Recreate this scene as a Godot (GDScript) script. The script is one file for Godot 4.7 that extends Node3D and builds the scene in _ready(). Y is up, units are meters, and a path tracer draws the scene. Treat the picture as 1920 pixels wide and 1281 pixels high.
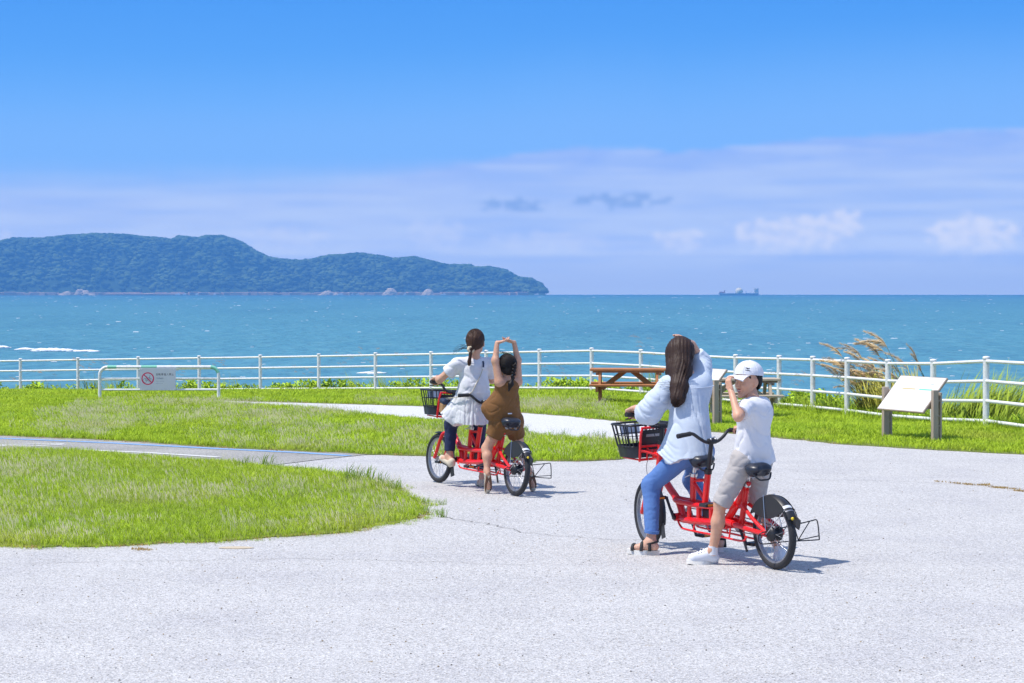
extends Node3D
# A seaside park: a pale paved plaza, lawns, a white pipe fence, the sea with an island, and two red tandem bicycles with their four riders.

const EYE := 1.82
const EXPO := 1.55
var rng := RandomNumberGenerator.new()
var M := {}
var used := {}
var skin_stats := []
var fence_pts := PackedVector2Array()
var nz := FastNoiseLite.new()
var nz2 := FastNoiseLite.new()

# ------------------------------------------------------------------ mesh collecting
class Geo:
	var v := PackedVector3Array()
	var n := PackedVector3Array()
	var u := PackedVector2Array()
	var c := PackedColorArray()
	var i := PackedInt32Array()
	var tint := false
	var col := Color.WHITE
	func vert(p: Vector3, nn: Vector3, uv := Vector2.ZERO) -> int:
		v.append(p); n.append(nn); u.append(uv)
		if tint: c.append(col)
		return v.size() - 1
	func tri(a: int, b: int, d: int) -> void:
		var g: Vector3 = (v[b] - v[a]).cross(v[d] - v[a])
		if g.dot(n[a] + n[b] + n[d]) > 0.0:
			i.append(a); i.append(d); i.append(b)
		else:
			i.append(a); i.append(b); i.append(d)
	func quad(a: int, b: int, d: int, e: int) -> void:
		tri(a, b, d); tri(a, d, e)
	func flat_quad(a: Vector3, b: Vector3, d: Vector3, e: Vector3, nn := Vector3.ZERO) -> void:
		if nn == Vector3.ZERO: nn = (b - a).cross(d - a).normalized()
		quad(vert(a, nn, Vector2(0, 1)), vert(b, nn, Vector2(1, 1)), vert(d, nn, Vector2(1, 0)), vert(e, nn, Vector2(0, 0)))
	func flat_tri(a: Vector3, b: Vector3, d: Vector3, nn := Vector3.ZERO) -> void:
		if nn == Vector3.ZERO: nn = (b - a).cross(d - a).normalized()
		tri(vert(a, nn), vert(b, nn), vert(d, nn))
	func tube(pts: Array, rad: Variant, sides := 8, cap := true, flat := 1.0, flat_axis := Vector3.UP) -> void:
		var m := pts.size()
		var first := v.size()
		var t0: Vector3 = (pts[1] - pts[0]).normalized()
		var nn := t0.cross(flat_axis)
		if nn.length() < 0.05: nn = t0.cross(Vector3(0.3, 0.1, 1.0))
		nn = nn.normalized()
		for k in m:
			var t: Vector3 = (pts[min(k + 1, m - 1)] - pts[max(k - 1, 0)])
			t = t.normalized() if t.length() > 1e-7 else t0
			nn = (nn - t * nn.dot(t)).normalized()
			var b := t.cross(nn)
			var r: float = rad[k] if rad is Array else rad
			for s in sides:
				var a := TAU * s / sides
				var dir := nn * cos(a) + b * sin(a) * flat
				vert(pts[k] + dir * r, (nn * cos(a) * flat + b * sin(a)).normalized(), Vector2(float(s) / sides, float(k) / (m - 1)))
		for k in m - 1:
			for s in sides:
				var s2 := (s + 1) % sides
				quad(first + k * sides + s, first + k * sides + s2, first + (k + 1) * sides + s2, first + (k + 1) * sides + s)
		if cap:
			for e in [0, m - 1]:
				var t: Vector3 = (pts[0] - pts[1]).normalized() if e == 0 else (pts[m - 1] - pts[m - 2]).normalized()
				var cen := vert(pts[e], t)
				var ring := []
				for s in sides: ring.append(vert(v[first + e * sides + s], t))
				for s in sides: tri(cen, ring[s], ring[(s + 1) % sides])
	func rod(a: Vector3, b: Vector3, r: float, sides := 8, r2 := -1.0) -> void:
		tube([a, b], [r, r2 if r2 >= 0.0 else r], sides)
	func box(at: Vector3, size: Vector3, bas := Basis(), bev := 0.0) -> void:
		var h := size * 0.5
		bev = min(bev, min(h.x, min(h.y, h.z)) * 0.8)
		for ax in 3:
			var a1 := (ax + 1) % 3
			var a2 := (ax + 2) % 3
			for s in [-1.0, 1.0]:
				var nn := Vector3.ZERO
				nn[ax] = s
				var q := []
				for e in [[-1.0, -1.0], [1.0, -1.0], [1.0, 1.0], [-1.0, 1.0]]:
					var p := Vector3.ZERO
					p[ax] = h[ax] * s
					p[a1] = (h[a1] - bev) * e[0]
					p[a2] = (h[a2] - bev) * e[1]
					q.append(vert(at + bas * p, bas * nn, Vector2(p[a1], p[a2])))
				quad(q[0], q[1], q[2], q[3])
		if bev <= 0.0: return
		for ax in 3:
			var a1 := (ax + 1) % 3
			var a2 := (ax + 2) % 3
			for s1 in [-1.0, 1.0]:
				for s2 in [-1.0, 1.0]:
					var nn := Vector3.ZERO
					nn[a1] = s1; nn[a2] = s2
					nn = nn.normalized()
					var q := []
					for e in [[-1.0, 0], [-1.0, 1], [1.0, 1], [1.0, 0]]:
						var p := Vector3.ZERO
						p[ax] = (h[ax] - bev) * e[0]
						p[a1] = (h[a1] - (bev if e[1] == 1 else 0.0)) * s1
						p[a2] = (h[a2] - (bev if e[1] == 0 else 0.0)) * s2
						q.append(vert(at + bas * p, bas * nn))
					quad(q[0], q[1], q[2], q[3])
		for sx in [-1.0, 1.0]:
			for sy in [-1.0, 1.0]:
				for sz in [-1.0, 1.0]:
					var s := Vector3(sx, sy, sz)
					var q := []
					for ax in 3:
						var p := (h - Vector3.ONE * bev) * s
						p[ax] = h[ax] * s[ax]
						q.append(vert(at + bas * p, bas * s.normalized()))
					tri(q[0], q[1], q[2])
	func lathe(prof: Array, sides: int, xf := Transform3D(), from := 0.0, to := TAU) -> void:
		var m := prof.size()
		var first := v.size()
		var cols := sides + 1
		for k in m:
			var t: Vector2 = (prof[min(k + 1, m - 1)] - prof[max(k - 1, 0)])
			var nr := Vector2(t.y, -t.x).normalized()
			for s in cols:
				var a := from + (to - from) * s / sides
				vert(xf * Vector3(cos(a) * prof[k].x, prof[k].y, sin(a) * prof[k].x), (xf.basis * Vector3(cos(a) * nr.x, nr.y, sin(a) * nr.x)).normalized(), Vector2(float(s) / sides, float(k) / (m - 1)))
		for k in m - 1:
			for s in sides:
				quad(first + k * cols + s, first + k * cols + s + 1, first + (k + 1) * cols + s + 1, first + (k + 1) * cols + s)
	func ball(at: Vector3, r: Vector3, seg := 12, bas := Basis()) -> void:
		var first := v.size()
		var rows := seg / 2
		for k in rows + 1:
			var th := PI * k / rows
			for s in seg + 1:
				var a := TAU * s / seg
				var d := Vector3(sin(th) * cos(a), cos(th), sin(th) * sin(a))
				vert(at + bas * (d * r), (bas * (d / r)).normalized(), Vector2(float(s) / seg, float(k) / rows))
		for k in rows:
			for s in seg:
				var p := first + k * (seg + 1) + s
				quad(p, p + 1, p + seg + 2, p + seg + 1)
	func add(o: Geo, xf := Transform3D()) -> void:
		var first := v.size()
		for k in o.v.size():
			v.append(xf * o.v[k]); n.append((xf.basis * o.n[k]).normalized()); u.append(o.u[k])
			if tint: c.append(o.c[k] if o.tint else col)
		for k in o.i: i.append(first + k)
	func mesh() -> ArrayMesh:
		var a := []
		a.resize(Mesh.ARRAY_MAX)
		a[Mesh.ARRAY_VERTEX] = v; a[Mesh.ARRAY_NORMAL] = n; a[Mesh.ARRAY_TEX_UV] = u; a[Mesh.ARRAY_INDEX] = i
		if tint: a[Mesh.ARRAY_COLOR] = c
		var m := ArrayMesh.new()
		m.add_surface_from_arrays(Mesh.PRIMITIVE_TRIANGLES, a)
		return m

# ------------------------------------------------------------------ distance fields for bodies and cloth
class Prim:
	var t := 0
	var a := Vector3.ZERO
	var ab := Vector3.ZERO
	var inv := 0.0
	var ln := 0.0
	var ra := 0.0
	var rb := 0.0
	var k := 0.02
	var sq := Vector3.ZERO
	var sf := 0.0
	var flat := false
	var r := Vector3.ONE
	var rmin := 0.0
	var bas := Basis()
	var sub := false
	var lip := 1.0
	func d(p: Vector3) -> float:
		if t == 0:
			var q := p - a
			var hh := q.dot(ab) * inv
			var h := clampf(hh, 0.0, 1.0)
			q -= ab * h
			if sf != 0.0: q += sq * (q.dot(sq) * sf)
			var dd := q.length() - (ra + (rb - ra) * h)
			if flat: dd = maxf(dd, (hh - 1.0) * ln)
			return dd
		var e := bas * (p - a)
		var l := Vector3(e.x / r.x, e.y / r.y, e.z / r.z)
		var k0 := l.length()
		if k0 < 0.3: return (k0 - 1.0) * rmin
		var k1 := Vector3(l.x / r.x, l.y / r.y, l.z / r.z).length()
		return k0 * (k0 - 1.0) / k1

func cap(a: Vector3, b: Vector3, ra: float, rb: float, k := 0.025, squash := Vector3.ZERO, f := 1.0, flat := false) -> Prim:
	var q := Prim.new()
	q.a = a; q.ab = b - a; q.ln = max((b - a).length(), 1e-5); q.inv = 1.0 / (q.ln * q.ln); q.ra = ra; q.rb = rb; q.k = k
	q.sq = squash.normalized() if squash != Vector3.ZERO else Vector3.ZERO
	q.sf = f - 1.0 if squash != Vector3.ZERO else 0.0
	q.lip = max(1.0, f); q.flat = flat
	return q

func ell(at: Vector3, r: Vector3, bas := Basis(), k := 0.02, sub := false) -> Prim:
	var q := Prim.new()
	q.t = 1; q.a = at; q.r = r; q.rmin = min(r.x, min(r.y, r.z)); q.bas = bas.inverse(); q.k = k; q.sub = sub
	return q

const EDGES: PackedInt32Array = [0, 1, 2, 3, 4, 5, 6, 7, 0, 2, 1, 3, 4, 6, 5, 7, 0, 4, 1, 5, 2, 6, 3, 7]
const CORNERS: PackedVector3Array = [Vector3(0, 0, 0), Vector3(1, 0, 0), Vector3(0, 1, 0), Vector3(1, 1, 0), Vector3(0, 0, 1), Vector3(1, 0, 1), Vector3(0, 1, 1), Vector3(1, 1, 1)]

func field(p: Vector3, list: Array) -> float:
	var d := 9.0
	for q: Prim in list:
		var e: float = q.d(p)
		if q.sub:
			d = maxf(d, -e)
		else:
			var k: float = q.k
			var h := maxf(k - absf(d - e), 0.0) / k
			d = minf(d, e) - h * h * k * 0.25
	return d

# surface nets: one vertex in each cell that the surface crosses, one quad round each crossed edge
func skin(g: Geo, prims: Array, cell: float, move = null, tone = null) -> void:
	var t_start := Time.get_ticks_msec()
	var lo := Vector3.ONE * 99.0
	var hi := -lo
	for q: Prim in prims:
		if q.sub: continue
		var e: Vector3 = Vector3.ONE * (max(q.ra, q.rb) if q.t == 0 else max(q.r.x, max(q.r.y, q.r.z)))
		for p in [q.a, q.a + q.ab]:
			lo = lo.min(p - e); hi = hi.max(p + e)
	lo -= Vector3.ONE * cell * 3.0
	hi += Vector3.ONE * cell * 3.0
	var bx := int(ceil((hi.x - lo.x) / cell / 4.0))
	var by := int(ceil((hi.y - lo.y) / cell / 4.0))
	var bz := int(ceil((hi.z - lo.z) / cell / 4.0))
	var nx := bx * 4
	var ny := by * 4
	var nzz := bz * 4
	var f := PackedFloat32Array()
	f.resize(nx * ny * nzz)
	f.fill(1.0)
	var at := PackedInt32Array()
	at.resize(nx * ny * nzz)
	at.fill(-1)
	var half := cell * 4.0 * 0.87 + cell
	var act := PackedInt32Array()
	for b3 in bz:
		for b2 in by:
			for b1 in bx:
				var c := lo + Vector3(b1 * 4 + 1.5, b2 * 4 + 1.5, b3 * 4 + 1.5) * cell
				var near := []
				for q: Prim in prims:
					if q.d(c) < half * q.lip + q.k: near.append(q)
				if near.is_empty(): continue
				var dc := field(c, near)
				if dc < -half * 2.5:
					for z in 4:
						for y in 4:
							for x in 4: f[(b1 * 4 + x) + nx * ((b2 * 4 + y) + ny * (b3 * 4 + z))] = -1.0
					continue
				act.append(b1 + bx * (b2 + by * b3))
				for z in 4:
					for y in 4:
						for x in 4:
							f[(b1 * 4 + x) + nx * ((b2 * 4 + y) + ny * (b3 * 4 + z))] = field(lo + Vector3(b1 * 4 + x, b2 * 4 + y, b3 * 4 + z) * cell, near)
	var ox := 1
	var oy := nx
	var oz := nx * ny
	var vs := PackedVector3Array()
	var cells := PackedInt32Array()
	var oxy := ox + oy
	var oxz := ox + oz
	var oyz := oy + oz
	var oxyz := ox + oy + oz
	for bk in act:
		var b1 := bk % bx
		var b2 := (bk / bx) % by
		var b3 := bk / (bx * by)
		for z in range(b3 * 4, mini(b3 * 4 + 4, nzz - 1)):
			for y in range(b2 * 4, mini(b2 * 4 + 4, ny - 1)):
				for x in range(b1 * 4, mini(b1 * 4 + 4, nx - 1)):
					var o := x + nx * (y + ny * z)
					var first_neg := f[o] < 0.0
					if (f[o + ox] < 0.0) == first_neg and (f[o + oy] < 0.0) == first_neg and (f[o + oz] < 0.0) == first_neg and (f[o + oxy] < 0.0) == first_neg and (f[o + oxz] < 0.0) == first_neg and (f[o + oyz] < 0.0) == first_neg and (f[o + oxyz] < 0.0) == first_neg: continue
					var e := PackedFloat32Array([f[o], f[o + ox], f[o + oy], f[o + oxy], f[o + oz], f[o + oxz], f[o + oyz], f[o + oxyz]])
					var s := Vector3.ZERO
					var m := 0
					for k in range(0, 24, 2):
						var i0 := EDGES[k]
						var i1 := EDGES[k + 1]
						var d0 := e[i0]
						var d1 := e[i1]
						if (d0 < 0.0) == (d1 < 0.0): continue
						var w := d0 / (d0 - d1)
						s += CORNERS[i0].lerp(CORNERS[i1], w)
						m += 1
					at[o] = vs.size()
					cells.append(o)
					vs.append(lo + (Vector3(x, y, z) + s / m) * cell)
	var tris := PackedInt32Array()
	for o in cells:
		for ax in 3:
			var d1: int = [ox, oy, oz][ax]
			var d2: int = [oy, oz, ox][ax]
			var d3: int = [oz, ox, oy][ax]
			var s0 := f[o] < 0.0
			var s1 := f[o + d1] < 0.0
			if s0 == s1: continue
			var a := at[o]
			var b := at[o - d2]
			var c := at[o - d2 - d3]
			var d := at[o - d3]
			if a < 0 or b < 0 or c < 0 or d < 0: continue
			if s0: tris.append_array(PackedInt32Array([a, b, c, a, c, d]))
			else: tris.append_array(PackedInt32Array([a, c, b, a, d, c]))
	skin_stats.append([g.v.size(), vs.size(), act.size(), prims.size(), Time.get_ticks_msec() - t_start])
	var ns := _normals(vs, tris)
	if move != null:
		for k in vs.size(): vs[k] = move.call(vs[k], ns[k])
		ns = _normals(vs, tris)
	var first := g.v.size()
	g.v.append_array(vs)
	g.n.append_array(ns)
	for k in vs.size():
		g.u.append(Vector2.ZERO)
		if g.tint: g.c.append(tone.call(vs[k], ns[k]) if tone != null else g.col)
	for k in tris: g.i.append(first + k)

func _normals(vs: PackedVector3Array, tris: PackedInt32Array) -> PackedVector3Array:
	var ns := PackedVector3Array()
	ns.resize(vs.size())
	for k in range(0, tris.size(), 3):
		var a := tris[k]
		var b := tris[k + 1]
		var c := tris[k + 2]
		var nn := (vs[c] - vs[a]).cross(vs[b] - vs[a])
		ns[a] += nn; ns[b] += nn; ns[c] += nn
	for k in ns.size(): ns[k] = ns[k].normalized()
	return ns

# ------------------------------------------------------------------ naming and parents
func numbered(called: String) -> String:
	var k: int = used.get(called, 0)
	used[called] = k + 1
	return called if k == 0 else "%s_%03d" % [called, k]

func tag(o: Node3D, label := "", category := "", group := "", kind := "") -> Node3D:
	if label: o.set_meta("label", label)
	if category: o.set_meta("category", category)
	if group: o.set_meta("group", group)
	if kind: o.set_meta("kind", kind)
	return o

func thing(called: String, label: String, category: String, xf := Transform3D(), group := "") -> Node3D:
	var o := Node3D.new()
	o.name = numbered(called)
	add_child(o)
	o.transform = xf
	return tag(o, label, category, group)

func part(called: String, m: Variant, mat: Material, parent: Node3D, xf := Transform3D()) -> MeshInstance3D:
	var o := MeshInstance3D.new()
	var k := 0
	var nm := called
	while parent.has_node(NodePath(nm)):
		k += 1
		nm = "%s_%03d" % [called, k]
	o.name = nm
	o.mesh = m.mesh() if m is Geo else m
	o.material_override = mat
	o.transform = xf
	parent.add_child(o, true)
	return o

func solo(called: String, m: Variant, mat: Material, kind := "") -> MeshInstance3D:
	var o := part(numbered(called), m, mat, self)
	if kind: o.set_meta("kind", kind)
	return o

func lin(r: float, g: float, b: float) -> Color:
	return Color(r, g, b).linear_to_srgb()

func mat(called: String, r: float, g: float, b: float, rough := 0.7, metal := 0.0) -> StandardMaterial3D:
	var m := StandardMaterial3D.new()
	m.resource_name = called
	m.albedo_color = lin(r, g, b)
	m.roughness = rough
	m.metallic = metal
	M[called] = m
	return m

func noise_tex(type: int, freq: float, seed_: int, ramp: Array, size := 512, oct := 3, cell_ret := -1) -> NoiseTexture2D:
	var f := FastNoiseLite.new()
	f.noise_type = type
	f.frequency = freq
	f.seed = seed_
	f.fractal_octaves = oct
	if oct <= 1: f.fractal_type = FastNoiseLite.FRACTAL_NONE
	if cell_ret >= 0: f.cellular_return_type = cell_ret
	var t := NoiseTexture2D.new()
	t.width = size; t.height = size
	t.seamless = true
	t.seamless_blend_skirt = 0.04 if size > 1024 else 0.1
	t.noise = f
	if ramp.size():
		var g := Gradient.new()
		var off := PackedFloat32Array()
		var cs := PackedColorArray()
		for e in ramp:
			off.append(e[0]); cs.append(e[1])
		g.offsets = off
		g.colors = cs
		t.color_ramp = g
	return t

func tri_map(m: StandardMaterial3D, scale: float, world := true) -> void:
	m.uv1_triplanar = true
	m.uv1_world_triplanar = world
	m.uv1_scale = Vector3.ONE * scale

func relief(m: StandardMaterial3D, t: Texture2D, cm: float, scale := -1.0, world := true) -> void:
	m.heightmap_enabled = true
	m.heightmap_texture = t
	m.heightmap_scale = cm
	if scale > 0.0: tri_map(m, scale, world)

func mottle(m: StandardMaterial3D, t: Texture2D, scale: float) -> void:
	m.detail_enabled = true
	m.detail_albedo = t
	m.detail_blend_mode = BaseMaterial3D.BLEND_MODE_MUL
	m.detail_uv_layer = BaseMaterial3D.DETAIL_UV_2
	m.uv2_triplanar = true
	m.uv2_world_triplanar = true
	m.uv2_scale = Vector3.ONE * scale

func spline(pts: Array, per := 6) -> Array:
	var out := []
	for k in pts.size() - 1:
		var p0: Vector3 = pts[max(k - 1, 0)]
		var p1: Vector3 = pts[k]
		var p2: Vector3 = pts[k + 1]
		var p3: Vector3 = pts[min(k + 2, pts.size() - 1)]
		for s in per: out.append(p1.cubic_interpolate(p2, p0, p3, float(s) / per))
	out.append(pts[-1])
	return out

func V(x: float, y: float, z: float) -> Vector3:
	return Vector3(x, y, z)

# ------------------------------------------------------------------ the lie of the land
func gy(x: float, z: float) -> float:
	var d := -z
	var y := 0.0
	if d > 30.0:
		y -= 0.0009 * (min(d, 75.0) - 30.0) ** 2
		y -= 0.17 * smoothstep(1.5, 4.5, x) * smoothstep(30.0, 36.0, d)
	return y

func beyond(p: Vector2) -> float:    # metres past the fence line, negative on the park's side
	var best := 1e9
	var s := -1.0
	for k in fence_pts.size() - 1:
		var a := fence_pts[k]
		var ab := fence_pts[k + 1] - a
		var q := p - a - ab * clampf((p - a).dot(ab) / ab.length_squared(), 0.0, 1.0)
		if q.length() < best:
			best = q.length()
			s = signf((p - a).dot(Vector2(ab.y, -ab.x)))
	return best * s

func land(x: float, z: float) -> float:
	var y := gy(x, z)
	var b := beyond(Vector2(x, z))
	if b > 1.5: y -= (b - 1.5) * 0.6
	return max(y, -16.0)

func sheet(poly: PackedVector2Array, cell: float, off: float, skirt := 0.0) -> Geo:
	var g := Geo.new()
	var lo := poly[0]
	var hi := poly[0]
	for p in poly:
		lo = lo.min(p); hi = hi.max(p)
	var x := lo.x
	while x < hi.x:
		var z := lo.y
		while z < hi.y:
			var sq := PackedVector2Array([Vector2(x, z), Vector2(x + cell, z), Vector2(x + cell, z + cell), Vector2(x, z + cell)])
			for piece in Geometry2D.intersect_polygons(poly, sq):
				var idx := Geometry2D.triangulate_polygon(piece)
				var first := g.v.size()
				for p in piece: g.vert(V(p.x, gy(p.x, p.y) + off, p.y), Vector3.UP, p)
				for k in range(0, idx.size(), 3): g.tri(first + idx[k], first + idx[k + 1], first + idx[k + 2])
			z += cell
		x += cell
	if skirt > 0.0:
		for k in poly.size():
			var a := poly[k]
			var b := poly[(k + 1) % poly.size()]
			var o := (b - a).orthogonal().normalized()
			g.flat_quad(V(a.x, gy(a.x, a.y) + off, a.y), V(b.x, gy(b.x, b.y) + off, b.y), V(b.x, gy(b.x, b.y) + off - skirt, b.y), V(a.x, gy(a.x, a.y) + off - skirt, a.y), V(o.x, 0, o.y))
	return g

func rough_edge(pts: Array, amp: float, step := 0.12) -> PackedVector2Array:    # an outline broken up as a grown-over edge is
	var out := PackedVector2Array()
	for k in pts.size() - 1:
		var a: Vector2 = pts[k]
		var b: Vector2 = pts[k + 1]
		var m := int(max(1.0, ceil(a.distance_to(b) / step)))
		for s in m:
			var p := a.lerp(b, float(s) / m)
			var o := (b - a).orthogonal().normalized()
			out.append(p + o * amp * (nz.get_noise_2d(p.x * 40.0, p.y * 40.0) + 0.6 * nz.get_noise_2d(p.x * 160.0, p.y * 160.0)))
	out.append(pts[-1])
	return out

func _ready() -> void:
	rng.seed = 7
	nz.seed = 3
	nz.frequency = 0.05
	nz2.seed = 11
	nz2.frequency = 1.0
	# camera
	var cam := Camera3D.new()
	cam.name = "camera"
	cam.fov = 2.0 * rad_to_deg(atan(640.5 / 4400.0))
	cam.position = V(0, EYE, 0)
	cam.rotation.x = -atan((640.5 - 545.0) / 4400.0)
	cam.near = 0.1
	cam.far = 40000.0
	add_child(cam)
	cam.current = true
	# sky, haze, exposure
	var we := WorldEnvironment.new()
	we.name = "environment"
	var env := Environment.new()
	env.background_mode = Environment.BG_SKY
	var sky := Sky.new()
	var pan := PanoramaSkyMaterial.new()
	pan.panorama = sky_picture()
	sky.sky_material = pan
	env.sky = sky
	env.tonemap_mode = Environment.TONE_MAPPER_LINEAR
	env.tonemap_exposure = EXPO
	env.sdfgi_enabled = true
	env.ssao_enabled = true
	env.ssil_enabled = true
	env.fog_enabled = true
	env.fog_density = HAZE
	env.fog_light_color = HAZE_COLOR
	we.environment = env
	add_child(we)
	var sun := DirectionalLight3D.new()
	sun.name = "sun"
	sun.light_energy = 1.05
	sun.light_color = Color(1.0, 0.975, 0.94)
	sun.light_angular_distance = 0.8
	sun.shadow_enabled = true
	add_child(sun)
	var to := V(0.47, -1.0, -0.12).normalized()
	sun.transform = Transform3D(Basis.looking_at(to, Vector3.UP), Vector3.ZERO)
	materials()
	for p in [[-25, 67.0], [-23.1, 66.4], [-21.2, 65.7], [-19.3, 65], [-17, 64.2], [-15, 63.3], [-13.1, 62.5], [-11.4, 61.6], [-9.69, 60.8], [-7.99, 59.9], [-6.33, 59], [-4.77, 57.9], [-3.3, 56.7], [-1.91, 55.4], [-0.59, 53.7], [0.61, 52], [1.7, 50], [2.64, 48], [3.46, 45.9], [4.17, 43.7], [4.74, 41.6], [5.12, 39.9], [5.46, 38.2], [5.79, 36.1], [6.09, 33.9], [6.35, 31.4], [6.6, 29.3], [6.95, 27.2], [7.5, 25.2], [8.4, 23.4], [9.6, 21.8], [11.2, 20.6], [13.2, 20.0]]:
		fence_pts.append(Vector2(p[0], -p[1]))
	var t0 := Time.get_ticks_msec()
	build_ground()
	build_wear()
	build_sea()
	build_island()
	build_fence()
	print("land ", Time.get_ticks_msec() - t0)
	build_lawns()
	print("lawns ", Time.get_ticks_msec() - t0)
	build_barrier()
	build_boards()
	build_tables()
	build_ship()
	build_plants()
	print("things ", Time.get_ticks_msec() - t0)
	build_bikes()
	print("bikes ", Time.get_ticks_msec() - t0)
	build_people()
	print("people ", Time.get_ticks_msec() - t0)

# ------------------------------------------------------------------ sky
const HAZE := 1.7e-4
const HAZE_COLOR := Color(0.42, 0.71, 1.0)

func blob(az: float, el: float, u: float, v: float, w: float, h: float) -> float:    # a cloud's body, given where it stands in degrees
	var x := (az - u) / w
	var y := (el - v) / h
	return x * x + y * y

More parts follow.
